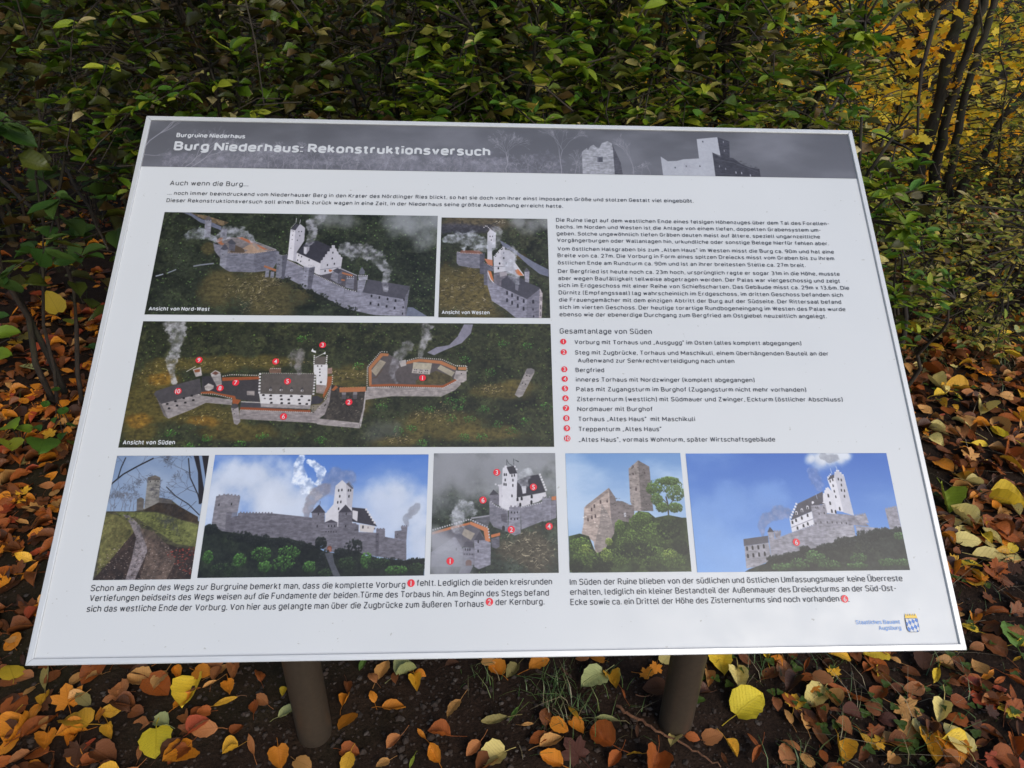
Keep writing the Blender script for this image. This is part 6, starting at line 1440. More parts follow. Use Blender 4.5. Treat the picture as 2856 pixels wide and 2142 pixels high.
for x, y, col, s, k in [
(-1.1707, 0.2368, 'yellow', 0.0606, 'l'), (-1.0801, 0.2214, 'olive', 0.0755, 'n'), (-1.0007, 0.2197, 'tan', 0.0568, 'o'), (-0.9683, 0.2145, 'tan', 0.034, 'l'),
(-0.8883, 0.1775, 'pink', 0.0633, 'o'), (-0.8622, 0.2033, 'tan', 0.0567, 'l'), (-0.8076, 0.1933, 'tan', 0.0603, 'o'), (-0.7651, 0.1749, 'olive', 0.0412, 'n'),
(-0.7276, 0.1654, 'yellow', 0.0784, 'l'), (-0.7817, 0.2288, 'orange', 0.0384, 'o'), (-0.7167, 0.2229, 'orange', 0.0461, 'l'), (-0.6825, 0.2176, 'pink', 0.0422, 'o'),
(-0.6469, 0.226, 'pink', 0.0502, 'o'), (-0.6872, 0.1863, 'tan', 0.034, 'n'), (-0.641, 0.1765, 'orange', 0.049, 'o'), (-0.6393, 0.1421, 'gold', 0.0555, 'n'),
(-0.5812, 0.2109, 'rust', 0.0423, 'o'), (-0.69, 0.1142, 'rust', 0.04, 'o'), (-0.7113, 0.0985, 'pink', 0.0432, 'o'), (-0.6603, 0.0696, 'pink', 0.0605, 'o'),
(-0.7621, 0.0917, 'palegreen', 0.0573, 'o'), (-0.7511, 0.0374, 'bright', 0.0765, 'l'), (-0.6961, 0.0102, 'rust', 0.0481, 'l'), (-0.8674, 0.0745, 'gold', 0.0423, 'o'),
(-0.9492, 0.0921, 'gold', 0.0745, 'l'), (-0.9403, 0.0532, 'orange', 0.0313, 'l'), (-1.0111, 0.0935, 'tan', 0.0354, 'o'), (-0.9652, 0.1578, 'olive', 0.0478, 'o'),
(-1.0022, 0.1629, 'orange', 0.0735, 'm'), (-1.0454, 0.1554, 'gold', 0.0438, 'o'), (-1.1123, 0.1527, 'rust', 0.0582, 'l'), (-1.0551, 0.1266, 'orange', 0.0396, 'o'),
(-1.1047, 0.0957, 'yellow', 0.0459, 'o'), (-1.0761, 0.1069, 'gold', 0.0427, 'o'), (-1.0608, 0.0486, 'orange', 0.0482, 'l'), (-0.9904, 0.0507, 'orange', 0.045, 'l'),
(-0.5919, 0.026, 'gold', 0.0331, 'l'), (-0.5499, 0.0363, 'pink', 0.0527, 'n'), (-0.4835, 0.0086, 'orange', 0.0486, 'l'), (-0.4281, -0.0074, 'tan', 0.0414, 'l'),
(-0.5553, 0.1445, 'pink', 0.0409, 'o'), (-0.5679, 0.1238, 'rust', 0.0368, 'o'), (-0.5873, 0.0679, 'rust', 0.0321, 'l'), (-0.5115, 0.1694, 'yellow', 0.0302, 'o'),
(-0.4877, 0.1178, 'palegreen', 0.0515, 'o'), (-1.1665, 0.2098, 'brown', 0.0449, 'o'), (-1.0996, 0.1821, 'tan', 0.037, 'o'), (-1.0687, 0.2211, 'brown', 0.0453, 'o'),
(-1.0559, 0.0047, 'rust', 0.0437, 'o'), (-1.027, 0.0183, 'pink', 0.0407, 'o'), (-0.992, 0.0031, 'orange', 0.0303, 'o'), (-1.0625, 0.0637, 'brown', 0.0452, 'o'),
(-1.051, 0.0866, 'brown', 0.0422, 'l'), (-0.778, 0.0195, 'pink', 0.0413, 'n'), (-0.8722, 0.0037, 'rust', 0.0373, 'l'), (-0.6759, 0.1098, 'rust', 0.03, 'l'),
(-0.2904, 0.2279, 'tan', 0.059, 'o'), (-0.2299, 0.2127, 'palegreen', 0.0509, 'l'), (-0.3073, 0.1961, 'pink', 0.0367, 'o'), (-0.3393, 0.2407, 'green', 0.0434, 'n'),
(-0.2054, 0.1805, 'gold', 0.0501, 'o'), (-0.3025, 0.1496, 'orange', 0.0321, 'o'), (-0.2501, 0.1208, 'orange', 0.0559, 'o'), (-0.3655, 0.1446, 'orange', 0.0413, 'o'),
(-0.3529, 0.0943, 'orange', 0.0695, 'o'), (-0.1114, 0.1073, 'tan', 0.0503, 'o'), (-0.0163, 0.0825, 'olive', 0.0665, 'n'), (0.0257, 0.2167, 'olive', 0.0476, 'o'),
(-0.0139, 0.2222, 'orange', 0.0477, 'l'), (0.0917, 0.2248, 'orange', 0.06, 'o'), (0.2163, 0.176, 'palegreen', 0.0687, 'l'), (0.268, 0.1794, 'gold', 0.0473, 'l'),
(0.2821, 0.1434, 'rust', 0.0426, 'n'), (0.3542, 0.196, 'orange', 0.0439, 'm'), (-0.1811, 0.0544, 'orange', 0.0325, 'n'), (-0.1411, 0.0495, 'rust', 0.0541, 'o'),
(-0.1487, 0.004, 'orange', 0.0493, 'o'), (-0.0643, 0.0094, 'pink', 0.0425, 'o'), (-0.0253, -0.0064, 'pale', 0.0598, 'l'), (-0.24, 0.0364, 'pink', 0.0392, 'o'),
(0.1284, 0.059, 'orange', 0.0441, 'l'), (0.1628, 0.0907, 'gold', 0.0524, 'n'), (0.1688, 0.058, 'orange', 0.0405, 'l'), (0.079, 0.0288, 'rust', 0.0505, 'o'),
(0.1073, 0.0204, 'tan', 0.0575, 'o'), (0.2403, 0.0806, 'palegreen', 0.0561, 'n'), (0.2209, 0.0331, 'rust', 0.0619, 'l'), (0.2428, -0.0167, 'rust', 0.0426, 'o'),
(0.2866, -0.0104, 'gold', 0.0392, 'n'), (0.1044, -0.0206, 'orange', 0.0562, 'o'), (0.3852, 0.0292, 'pale', 0.0513, 'o'), (0.1561, 0.0041, 'purple', 0.0715, 'm'),
(-0.3346, -0.0097, 'gold', 0.0519, 'o'), (-0.258, -0.0152, 'tan', 0.0346, 'o'), (-0.1964, -0.0095, 'lime', 0.03, 'n'), (-0.3328, 0.0197, 'rust', 0.0422, 'l'),
(0.0264, 0.0897, 'green', 0.0409, 'n'), (0.1003, 0.0798, 'brown', 0.0445, 'o'), (-0.2526, 0.2413, 'orange', 0.0357, 'o'), (-0.1982, 0.2075, 'orange', 0.0313, 'o'),
(-0.0299, 0.2415, 'tan', 0.0361, 'l'), (-0.1211, 0.2291, 'dark', 0.0357, 'o'), (0.2369, 0.2458, 'orange', 0.0366, 'l'), (0.2004, 0.2465, 'pink', 0.0365, 'o'),
(-0.2551, 0.195, 'brown', 0.0349, 'o'), (-0.3679, 0.1795, 'brown', 0.0344, 'o'), (0.0553, 0.0667, 'tan', 0.03, 'n'), (0.3046, 0.0508, 'dark', 0.03, 'n'),
(0.1485, 0.2095, 'dark', 0.0358, 'n'), (0.4111, 0.2375, 'pale', 0.0408, 'l'), (0.5468, 0.2297, 'yellow', 0.0691, 'l'), (0.5751, 0.1793, 'pale', 0.0802, 'o'),
(0.5824, 0.1088, 'bright', 0.0835, 'l'), (0.5027, 0.1857, 'tan', 0.0464, 'o'), (0.4765, 0.0352, 'pink', 0.0468, 'l'), (0.4269, 0.0322, 'rust', 0.0349, 'o'),
(0.5091, 0.0057, 'gold', 0.0423, 'o'), (0.5617, 0.0187, 'rust', 0.0427, 'n'), (0.559, -0.0136, 'rust', 0.0495, 'n'), (0.854, 0.2312, 'gold', 0.0526, 'l'),
(0.9435, 0.2425, 'yellow', 0.0664, 'l'), (0.7476, 0.1304, 'pale', 0.083, 'o'), (0.7831, 0.1203, 'tan', 0.0414, 'l'), (0.7462, 0.1806, 'rust', 0.0489, 'o'),
(0.7826, 0.1701, 'pink', 0.0466, 'l'), (0.6791, 0.1203, 'rust', 0.0494, 'o'), (0.6644, 0.0801, 'tan', 0.0363, 'o'), (0.819, 0.1406, 'rust', 0.0796, 'n'),
(0.8503, 0.112, 'rust', 0.0496, 'o'), (0.9046, 0.1293, 'rust', 0.046, 'l'), (1.067, 0.1739, 'yellow', 0.0646, 'n'), (0.9911, 0.2259, 'tan', 0.0308, 'o'),
(0.9411, 0.1914, 'brown', 0.0432, 'o'), (0.9077, 0.1946, 'rust', 0.0302, 'l'), (1.0255, 0.0764, 'pale', 0.0675, 'o'), (0.9278, 0.0393, 'tan', 0.0519, 'l'),
(0.9718, 0.0383, 'pale', 0.06, 'l'), (0.9572, -0.0031, 'gold', 0.0939, 'o'), (1.019, 0.0077, 'pale', 0.073, 'l'), (0.7479, -0.0142, 'gold', 0.0538, 'l'),
(0.6624, -0.0299, 'tan', 0.0342, 'l'), (0.8556, -0.0327, 'tan', 0.0344, 'l'), (0.7222, 0.0273, 'pink', 0.0668, 'n'), (0.7806, 0.0428, 'pink', 0.0397, 'l'),
(0.8079, 0.0681, 'purple', 0.0443, 'l'), (0.7337, 0.0654, 'brown', 0.0361, 'o'), (0.696, 0.0619, 'tan', 0.048, 'o'), (0.6441, 0.0085, 'pink', 0.0445, 'o'),
(0.6252, -0.0112, 'pink', 0.0459, 'l'), (0.7063, -0.0212, 'rust', 0.0306, 'o'), (0.887, -0.0014, 'brown', 0.0585, 'o'), (0.8666, 0.0889, 'brown', 0.0368, 'l'),
(0.8924, 0.0574, 'purple', 0.0483, 'o'), (1.0456, 0.0539, 'rust', 0.0486, 'l'), (0.9783, -0.0358, 'rust', 0.0384, 'o'), (1.0908, 0.027, 'dark', 0.052, 'm'),
(1.1109, 0.0202, 'rust', 0.0479, 'o'), (1.1638, 0.105, 'pink', 0.046, 'o'), (1.1841, 0.0772, 'brown', 0.0536, 'n'), (0.9766, 0.1092, 'rust', 0.0457, 'o'),
(1.2442, 0.3244, 'yellow', 0.0466, 'o'), (1.3462, 0.3663, 'rust', 0.062, 'l'), (1.338, 0.2944, 'green', 0.0877, 'o'), (1.2714, 0.2627, 'brown', 0.0726, 'o'),
(1.2658, 0.1501, 'rust', 0.0644, 'n'), (1.3004, 0.3701, 'brown', 0.0381, 'o'), (1.0919, 0.149, 'brown', 0.0383, 'o'), (0.6706, 0.2479, 'yellow', 0.0394, 'o'),
(0.6105, 0.2387, 'brown', 0.0392, 'o'), (0.4274, 0.2372, 'pale', 0.0474, 'o'), (0.3803, 0.2179, 'orange', 0.0384, 'm'), (1.0583, 0.2142, 'dark', 0.0571, 'l'),
(1.1269, 0.001, 'pink', 0.0593, 'n'), (1.144, -0.0158, 'rust', 0.0588, 'o'), (1.0771, -0.0019, 'brown', 0.0511, 'n'), (0.7848, -0.027, 'brown', 0.0383, 'o'),
(0.4844, -0.0196, 'brown', 0.0303, 'n'), (0.8926, 0.2382, 'brown', 0.0485, 'o'), (0.7596, 0.2152, 'rust', 0.039, 'n'), (1.3485, 0.2612, 'yellow', 0.0409, 'o'),
(1.0391, -0.0254, 'brown', 0.0465, 'o'), (1.1028, -0.0428, 'rust', 0.0539, 'l'), (0.775, 0.0865, 'brown', 0.0366, 'n'), (0.6436, 0.1074, 'brown', 0.0367, 'o'),
(2.0525, 2.2027, 'yellow', 0.0959, 'l'), (2.5138, 2.6508, 'tan', 0.1135, 'n'), (2.6275, 2.6256, 'pale', 0.0849, 'l'), (2.3918, 2.513, 'pale', 0.0987, 'n'),
(2.5517, 2.4901, 'yellow', 0.0767, 'n'), (2.8258, 2.7003, 'orange', 0.1042, 'o'), (3.1091, 3.0127, 'gold', 0.0872, 'o'), (2.3317, 2.0749, 'pale', 0.0937, 'o'),
(2.3689, 1.9716, 'yellow', 0.0962, 'n'), (2.3856, 1.8732, 'yellow', 0.0938, 'o'), (2.6305, 2.1999, 'palegreen', 0.0616, 'l'), (2.7114, 2.3061, 'orange', 0.0739, 'o'),
(2.2423, 2.1059, 'tan', 0.0545, 'l'), (2.2369, 2.1829, 'tan', 0.0909, 'n'), (2.5223, 2.1424, 'yellow', 0.0807, 'n'), (1.8649, 1.603, 'pale', 0.0814, 'l'),
(1.9363, 1.5788, 'gold', 0.1023, 'o'), (1.8198, 1.5069, 'yellow', 0.0665, 'o'), (1.9342, 1.4015, 'pale', 0.089, 'l'), (1.7807, 1.3796, 'rust', 0.0879, 'o'),
(2.0564, 1.5391, 'pink', 0.0931, 'm'), (1.9038, 1.7049, 'rust', 0.1148, 'o'), (1.9656, 1.7052, 'pink', 0.0796, 'o'), (1.7912, 1.2886, 'pale', 0.1089, 'n'),
(1.8926, 1.2152, 'bright', 0.0915, 'n'), (1.9142, 1.2614, 'tan', 0.1084, 'o'), (1.823, 1.3161, 'tan', 0.0942, 'l'), (1.7665, 1.1457, 'yellow', 0.0668, 'n'),
(2.1616, 1.5, 'gold', 0.0672, 'o'), (2.0442, 1.3229, 'gold', 0.0753, 'l'), (2.0788, 1.469, 'tan', 0.0664, 'o'), (1.5801, 1.039, 'orange', 0.0711, 'l'),
(1.4723, 0.8364, 'lime', 0.0923, 'l'), (1.4853, 0.7684, 'pale', 0.0964, 'o'), (1.4289, 0.6516, 'pale', 0.092, 'o'), (1.4729, 0.5838, 'pale', 0.1076, 'o'),
(1.5195, 0.6679, 'pale', 0.0743, 'n'), (1.6774, 0.8246, 'yellow', 0.0992, 'l'), (1.5261, 0.7399, 'gold', 0.0573, 'm'), (1.5604, 0.703, 'rust', 0.1006, 'l'),
(1.6203, 0.9279, 'pale', 0.0616, 'o'), (1.8079, 1.0148, 'gold', 0.0996, 'o'), (1.7298, 1.0152, 'purple', 0.078, 'o'), (1.3641, 0.5373, 'yellow', 0.0642, 'l'),
(1.8668, 1.0607, 'tan', 0.0724, 'l'), (1.628, 1.3024, 'yellow', 0.0699, 'n'), (1.6717, 1.2552, 'pale', 0.0843, 'o'), (1.8314, 1.0846, 'rust', 0.0729, 'l'),
(1.6269, 1.1216, 'brown', 0.0659, 'n'), (1.7747, 1.209, 'rust', 0.0909, 'n'), (2.0188, 2.2249, 'gold', 0.0608, 'n'), (2.0582, 1.9683, 'gold', 0.1047, 'n'),
(2.1465, 1.8615, 'gold', 0.0557, 'n'), (2.0758, 1.8993, 'rust', 0.0748, 'n'), (2.0875, 1.7773, 'brown', 0.0724, 'n'), (2.4508, 1.9725, 'tan', 0.0772, 'o'),
(1.9047, 1.9269, 'rust', 0.0562, 'n'), (1.9793, 1.3021, 'rust', 0.0943, 'o'), (1.5718, 0.939, 'rust', 0.0686, 'o'), (1.6371, 1.2619, 'gold', 0.0613, 'n'),
(-1.9578, 1.7546, 'palegreen', 0.0901, 'o'), (-1.7457, 1.4181, 'orange', 0.0712, 'm'), (-1.5487, 0.9064, 'pink', 0.066, 'o'), (-1.4215, 0.9152, 'tan', 0.0363, 'l'),
(-1.4785, 0.8817, 'orange', 0.0387, 'o'), (-1.3727, 0.7233, 'orange', 0.0618, 'o'), (-1.5269, 0.8679, 'orange', 0.0414, 'o'), (-2.0498, 2.0482, 'orange', 0.0424, 'o'),
(-1.5692, 0.9972, 'rust', 0.0683, 'o'), (-1.8111, 1.3703, 'orange', 0.049, 'o'), (-1.5565, 0.8682, 'orange', 0.0473, 'l'), (-1.5349, 1.0609, 'orange', 0.0572, 'o'),
(-1.5985, 1.3109, 'tan', 0.0415, 'o'), (-1.4878, 0.7589, 'rust', 0.0624, 'o'), (-1.3926, 0.8479, 'orange', 0.0472, 'o'), (-1.5164, 0.9457, 'rust', 0.0488, 'o'),
(-1.3892, 0.7753, 'pink', 0.0689, 'n'), (-1.6042, 1.0833, 'olive', 0.0447, 'o'), (-1.6744, 1.4747, 'orange', 0.0655, 'o'), (-2.2279, 2.1692, 'rust', 0.0696, 'o'),
(-1.8821, 1.8693, 'rust', 0.0487, 'o')]: fallen(x, y, col, s, KM[k])

MW = cam.matrix_world; MI = MW.inverted(); FX = cam_d.lens / 36
def proj(p):
    q = MI @ Vector(p); 
    if q.z > -.1: return None
    return (q.x / -q.z * FX + .5 - cam_d.shift_x, .5 - q.y / -q.z * FX / .75, -q.z)
def hidden(u, v):       # behind the board's face as seen from the photograph's viewpoint
    def edge(a, b_): return (b_[0] - a[0]) * (v - a[1]) - (b_[1] - a[1]) * (u - a[0])
    Q = [(.143, .150), (.832, .169), (.945, .847), (.024, .867)]
    return all(edge(Q[i], Q[(i + 1) % 4]) > 0 for i in range(4))
def litter_col(x, y):
    t = random.random()
    if x < -.5: tab = (('brown', .27), ('dark', .24), ('orange', .17), ('rust', .16), ('red', .05), ('tan', .05), ('pink', .04), ('gold', .02))  # darker mix on the left, with the canopy shade put into the leaf colours
    elif x > .55: tab = (('brown', .30), ('rust', .17), ('pink', .09), ('dark', .16), ('red', .04), ('tan', .08), ('gold', .05), ('orange', .05), ('yellow', .03), ('pale', .03))
    else: tab = (('brown', .3), ('orange', .2), ('tan', .15), ('rust', .2), ('dark', .15))
    for c, p in tab:
        t -= p
        if t < 0: return c
    return 'brown'
cand = []
for i in range(13000):
    x = random.uniform(-5.5, 6.5); y = random.uniform(-.75, 7.5)
    if math.hypot((x + .41) * 1., y - .065) < .07 or math.hypot(x - .41, y - .065) < .07: continue
    dens = 1.
    ax = abs(x)
    if -.62 < x < .66 and y < .5: dens = .10
    elif -.8 < x < .75 and y < .6: dens = .30
    elif y > 4.5: dens = .45
    elif x > .6 and random.random() < .25 and math.sin(3.1 * x + 1) * math.cos(2.6 * y) > .2: dens = .4
    if random.random() > dens: continue
    cand.append((x, y))
# a denser carpet close to the viewer where the photograph shows leaf on leaf
for i in range(6000):
    s_ = random.random() < .5; x = random.uniform(-2.3, -.66) if s_ else random.uniform(.66, 2.6); y = random.uniform(-.6, 2.4)
    cand.append((x, y))
vis = []
for x, y in cand:
    q = proj((x, y, .01)); near = 9
    if q and -.02 < q[0] < 1.02 and -.02 < q[1] < 1.02 and not hidden(q[0], q[1]): near = q[2]
    vis.append((near, x, y))
vis.sort(); 
occ = [(p[2], p[3]) for p in placed]
rest = []
for near, x, y in vis:
    if near > 8: rest.append((x, y)); continue
    if min((x - a) ** 2 + (y - c) ** 2 for a, c in occ[:220]) < .0016: 
        if random.random() < .7: continue
    if len(placed) < 300:
        k = random.choices(['ovate', 'lime', 'narrow', 'maple'], [.55, .25, .12, .08])[0]
        fallen(x, y, litter_col(x, y), random.uniform(.04, .075), k, None, .3)
    else: rest.append((x, y))
b = MB(); shapes = [leaf_shape('ovate', 5, 1, f, c, .05, 0, i, .3) for i, (f, c) in enumerate([(.1, .3), (.5, -.5), (.25, .5), (.8, .2)])] + [leaf_shape('lime', 5, 1, .2, .2, .03, 0, 5, .3), leaf_shape('narrow', 4, 1, .3, .3, .02, 0, 6, 0), maple_shape(4, .35), maple_shape(5, -.3)]
for x, y in rest:
    s = random.uniform(.034, .074); L = shapes[random.randrange(8)]; c = COL[litter_col(x, y)]; k = random.uniform(.7, 1.25)
    v, f, uv = xform((L[0] - np.array([0, .5, 0]), L[1], L[2]), (x, y, gz(x, y) + random.uniform(.004, .022)), rotm(random.gauss(0, .22), random.gauss(0, .22), random.uniform(0, 6.28)), s)
    b.add(v, f, uv, [q * k for q in c])
tag(b.build('fallen_leaf_litter', M['litter']), 'carpet of brown and orange fallen leaves spreading away over the forest floor', 'leaf litter', kind='stuff')
cnt = {}
for o, lab, *_ in placed: cnt[lab] = cnt.get(lab, 0) + 1
for k_, (o, lab, x, y, col) in enumerate(placed):
    if cnt[lab] > 1:
        nb = min((q for q in placed if q[0] is not o and q[4] != col), key=lambda q: (x - q[2]) ** 2 + (y - q[3]) ** 2)
        lab2 = lab.replace(' of the ', ' of ').replace('at the foot of left', 'beside left').replace('the board', 'board') + ', next to %s leaf' % WORD[nb[4]]; placed[k_] = (o, lab2 if len(lab2.split()) <= 16 else lab, x, y, col)
for o, lab, *_ in placed: tag(o, lab, 'leaf', 'fallen leaves scattered on the ground around the board')

# ---------------------------------------------------------------- soil crumbs, pebbles
b = MB(); ico_v = np.array([(0, 0, 1), (.9, 0, .3), (.28, .85, .3), (-.72, .53, .3), (-.72, -.53, .3), (.28, -.85, .3), (.5, .4, -.6), (-.5, .4, -.6), (0, -.6, -.6)]); ico_f = [(0, 1, 2), (0, 2, 3), (0, 3, 4), (0, 4, 5), (0, 5, 1), (1, 6, 2), (2, 7, 3), (4, 8, 5), (5, 8, 1), (2, 6, 7), (3, 7, 4), (7, 8, 4), (1, 8, 6)]
for i in range(15000):
    x = random.gauss(0, .75) if i % 3 else random.uniform(-2.2, 2.4); y = random.uniform(-.6, 1.) if i % 3 else random.uniform(-.6, 2.5); s = min(.011, .0022 + random.expovariate(1) * .0017)
    v = ico_v * (np.array([1, 1, .7]) * s) * RNG.uniform(.6, 1.4, (9, 3)); b.add(v @ rotm(0, 0, random.uniform(0, 6)).T + np.array([x, y, gz(x, y) + s * .3]), ico_f)
tag(b.build('soil_crumbs', M['crumb'], smooth=False), 'loose dark crumbs of earth strewn over the bare soil', 'soil', kind='stuff')
b = MB()
for i in range(900):
    x = random.gauss(0, .8); y = random.uniform(-.6, 1.); s = random.uniform(.002, .009)
    v = ico_v * (np.array([1, .8, .5]) * s) * RNG.uniform(.7, 1.3, (9, 3)); b.add(v @ rotm(0, 0, random.uniform(0, 6)).T + np.array([x, y, gz(x, y) + s * .3]), ico_f)
tag(b.build('pebbles', M['pebble'], smooth=False), 'small grey brown pebbles scattered in the soil', 'pebbles', kind='stuff')

# ---------------------------------------------------------------- grass
b = MB()
def blade(x, y, h, az, lean, col, w=.0016):
    z = gz(x, y); dx, dy = math.cos(az), math.sin(az); P = []
    for k, t in enumerate((0, .45, .8, 1)):
        r = lean * h * t * t; zz = h * (t - .5 * lean * t * t * .9); ww = w * (1 - t * .9)
        P += [(x + dx * r - dy * ww, y + dy * r + dx * ww, z + zz), (x + dx * r + dy * ww, y + dy * r - dx * ww, z + zz)]
    F = []
    for k in range(3): a = 2 * k; F += [(a, a + 1, a + 3), (a, a + 3, a + 2)]
    b.add(P, F, None, col)
GR = [(.05, .10, .02), (.08, .13, .03), (.10, .12, .03), (.17, .14, .06), (.24, .19, .10), (.035, .07, .015)]
tufts = [(.16, .1, 46), (.10, .16, 60), (.22, .14, 40), (.14, .02, 14), (-.36, -.14, 26), (-.31, -.17, 18), (-.05, .2, 20)]
for i in range(430):
    x = random.uniform(.62, 4.2); y = random.uniform(-.5, 3.4)
    if math.sin(2.3 * x + 1.3 * y) + math.cos(3.1 * y - x) + random.gauss(0, .5) < .1: continue
    tufts.append((x, y, random.randint(14, 46)))
for i in range(40): tufts.append((random.uniform(-4, -1.2), random.uniform(.4, 4), 14))
for tx, ty, n in tufts:
    r = random.uniform(.02, .09)
    for k in range(n):
        g = random.choices(GR, [3, 3, 2, 1.4, 1, 2])[0]; q = random.uniform(.7, 1.2)
        blade(random.gauss(tx, r), random.gauss(ty, r), random.uniform(.02, .085), random.uniform(0, 6.28), random.uniform(.2, 1.3), [c * q for c in g], random.uniform(.0008, .0018))
for i in range(500):        # dry bleached stalks lying flat
    x = random.uniform(.6, 3); y = random.uniform(-.5, 2.4); blade(x, y, random.uniform(.05, .16), random.uniform(0, 6.28), 1.7, (.26, .20, .12), .0008)
tag(b.build('grass', M['grass']), 'thin green and straw coloured grass between the fallen leaves', 'grass', kind='stuff')
b = MB(); lo = leaf_shape('lime', 3, 1, .1, -.1, 0, 0, 2)
for i in range(110):
    cx, cy = random.choice([(.86, -.02), (.95, .05), (.72, .12), (1.1, .1), (1.3, .5), (1.5, .9), (.62, .2), (1.8, 1.5), (1.2, .2)]); x = random.gauss(cx, .08); y = random.gauss(cy, .08); s = random.uniform(.008, .018)
    for k in range(3):
        a = k * 2.09 + i; v, f, uv = xform(lo, (x, y, gz(x, y) + .02), look((math.cos(a), math.sin(a), .15)), s); b.add(v, f, uv, (.07, .12, .015))
tag(b.build('clover', M['green']), 'tiny round clover leaves growing in the grass right of the board', 'clover', kind='stuff')
# ---------------------------------------------------------------- sticks on the ground
def stick(name, pts, rad, mat, label, side=()):
    b = MB(); P = []
    for (x0, y0, z0), (x1, y1, z1) in zip(pts, pts[1:]):
        for k in range(4): t = k / 4; P.append((x0 + (x1 - x0) * t + random.gauss(0, .0025), y0 + (y1 - y0) * t + random.gauss(0, .0025), z0 + (z1 - z0) * t + random.gauss(0, .001)))
    P.append(pts[-1]); n = len(P); b.add(*tube_data(P, [rad * (1 - .65 * i / n) for i in range(n)], 7))
    for (i, dx, dy, l) in side: p0 = P[i]; b.add(*tube_data([p0, (p0[0] + dx * l * .5, p0[1] + dy * l * .5, p0[2] + .008), (p0[0] + dx * l, p0[1] + dy * l, p0[2] + .004)], [rad * .5, rad * .4, rad * .2], 5))
    return tag(b.build(name, mat), label, 'twig')
stick('fallen_twig', [(0.2664, 0.1144, 0.012), (0.2981, 0.0871, 0.012), (0.3258, 0.0648, 0.012), (0.3672, 0.0365, 0.012), (0.4079, 0.0109, 0.012), (0.4367, -0.0118, 0.012), (0.4708, -0.04, 0.012)], 0.0042, M['red_twig'], 'long reddish brown twig lying in front of the right post', ())
stick('fallen_twig', [(0.3154, 0.1407, 0.012), (0.3483, 0.1414, 0.012), (0.3644, 0.1396, 0.012)], 0.0015, M['red_twig'], 'short reddish straw left of the foot of the right post', ())
stick('fallen_twig', [(-0.6192, 0.1616, 0.012), (-0.5952, 0.1559, 0.012)], 0.0012, M['red_twig'], 'tiny pale stalk left of the left post', ())
stick('bare_branch', [(-1.9369, 1.9, 0.7907), (-1.7082, 1.7, 0.696), (-1.5591, 1.55, 0.6379)], 0.009, M['twig'], 'thin bare branch slanting down at the left picture edge')
stick('bare_branch', [(-1.665, 1.9, 0.8196), (-1.447, 1.6, 0.7404), (-1.2822, 1.35, 0.6698)], 0.007, M['twig'], 'bare branch slanting down beside the left rim of the board')
stick('bare_branch', [(-1.7799, 1.8, 0.6783), (-1.603, 1.7, 0.643), (-1.4478, 1.7, 0.5894)], 0.005, M['twig'], 'thin side branch crossing low left of the board')
stick('bare_branch', [(-1.759, 2.2, 1.1904), (-1.6432, 2.1, 1.1621), (-1.4819, 2.0, 1.1422), (-1.2905, 1.9, 1.1302)], 0.009, M['twig'], 'dark level branch in the thicket above the left board corner')
stick('bare_branch', [(-0.866, 1.75, 1.0676), (-0.6654, 1.7, 1.0581), (-0.5003, 1.7, 1.0401)], 0.009, M['twig'], 'level branch just above the title strip of the board')
stick('bare_branch', [(-0.8469, 1.7, 1.0964), (-0.7629, 1.65, 1.0588), (-0.6874, 1.6, 1.0478)], 0.006, M['twig'], 'slanting branch dipping behind the title strip')
stick('bare_branch', [(1.1837, 2.3, 1.4371), (1.0703, 2.2, 1.3333), (0.965, 2.1, 1.2389)], 0.022, M['bark'], 'thick dark slanting branch above the printed white tower')
stick('bare_branch', [(0.9212, 2.4, 1.4278), (0.9, 2.4, 1.3307), (0.7975, 2.3, 1.2039)], 0.03, M['bark'], 'thick dark branch high up behind the hedge middle')
stick('bare_branch', [(1.2776, 1.9, 1.4058), (1.2784, 1.85, 1.1929), (1.2173, 1.7, 1.0238)], 0.01, M['bark'], 'upright dark branch above the top right board corner')
stick('bare_branch', [(1.4837, 1.9, 1.444), (1.3277, 1.9, 1.2652), (1.2719, 1.85, 1.1928)], 0.006, M['twig'], 'slanting thin branch with berries right of the hedge')
stick('bare_branch', [(1.1793, 1.9, 1.3645), (1.2936, 1.9, 1.2702), (1.3766, 1.9, 1.2546)], 0.004, M['twig'], 'short crossing twig above the top right board corner')
stick('bare_branch', [(1.1, 1.7, 1.0335), (1.2072, 1.75, 1.0986), (1.2898, 1.85, 1.1991)], 0.009, M['bark'], 'forked branch rising from behind the top rim near the right corner')
stick('bare_branch', [(2.2627, 3.1, 1.3822), (2.2296, 3.05, 1.1085), (2.284, 3.0, 0.786)], 0.014, M['twig'], 'slender pale stem left of the saplings')
stick('bare_branch', [(0.6155, 1.9, 1.1094), (0.8124, 1.9, 1.1166), (1.0379, 1.9, 1.1183)], 0.006, M['twig'], 'level dark branch behind the hedge right of the middle')
stick('bare_branch', [(1.5717, 2.0, 1.0018), (1.5227, 1.95, 0.8347), (1.4866, 1.9, 0.7487)], 0.007, M['twig'], 'dark stem beside the right rim of the board')
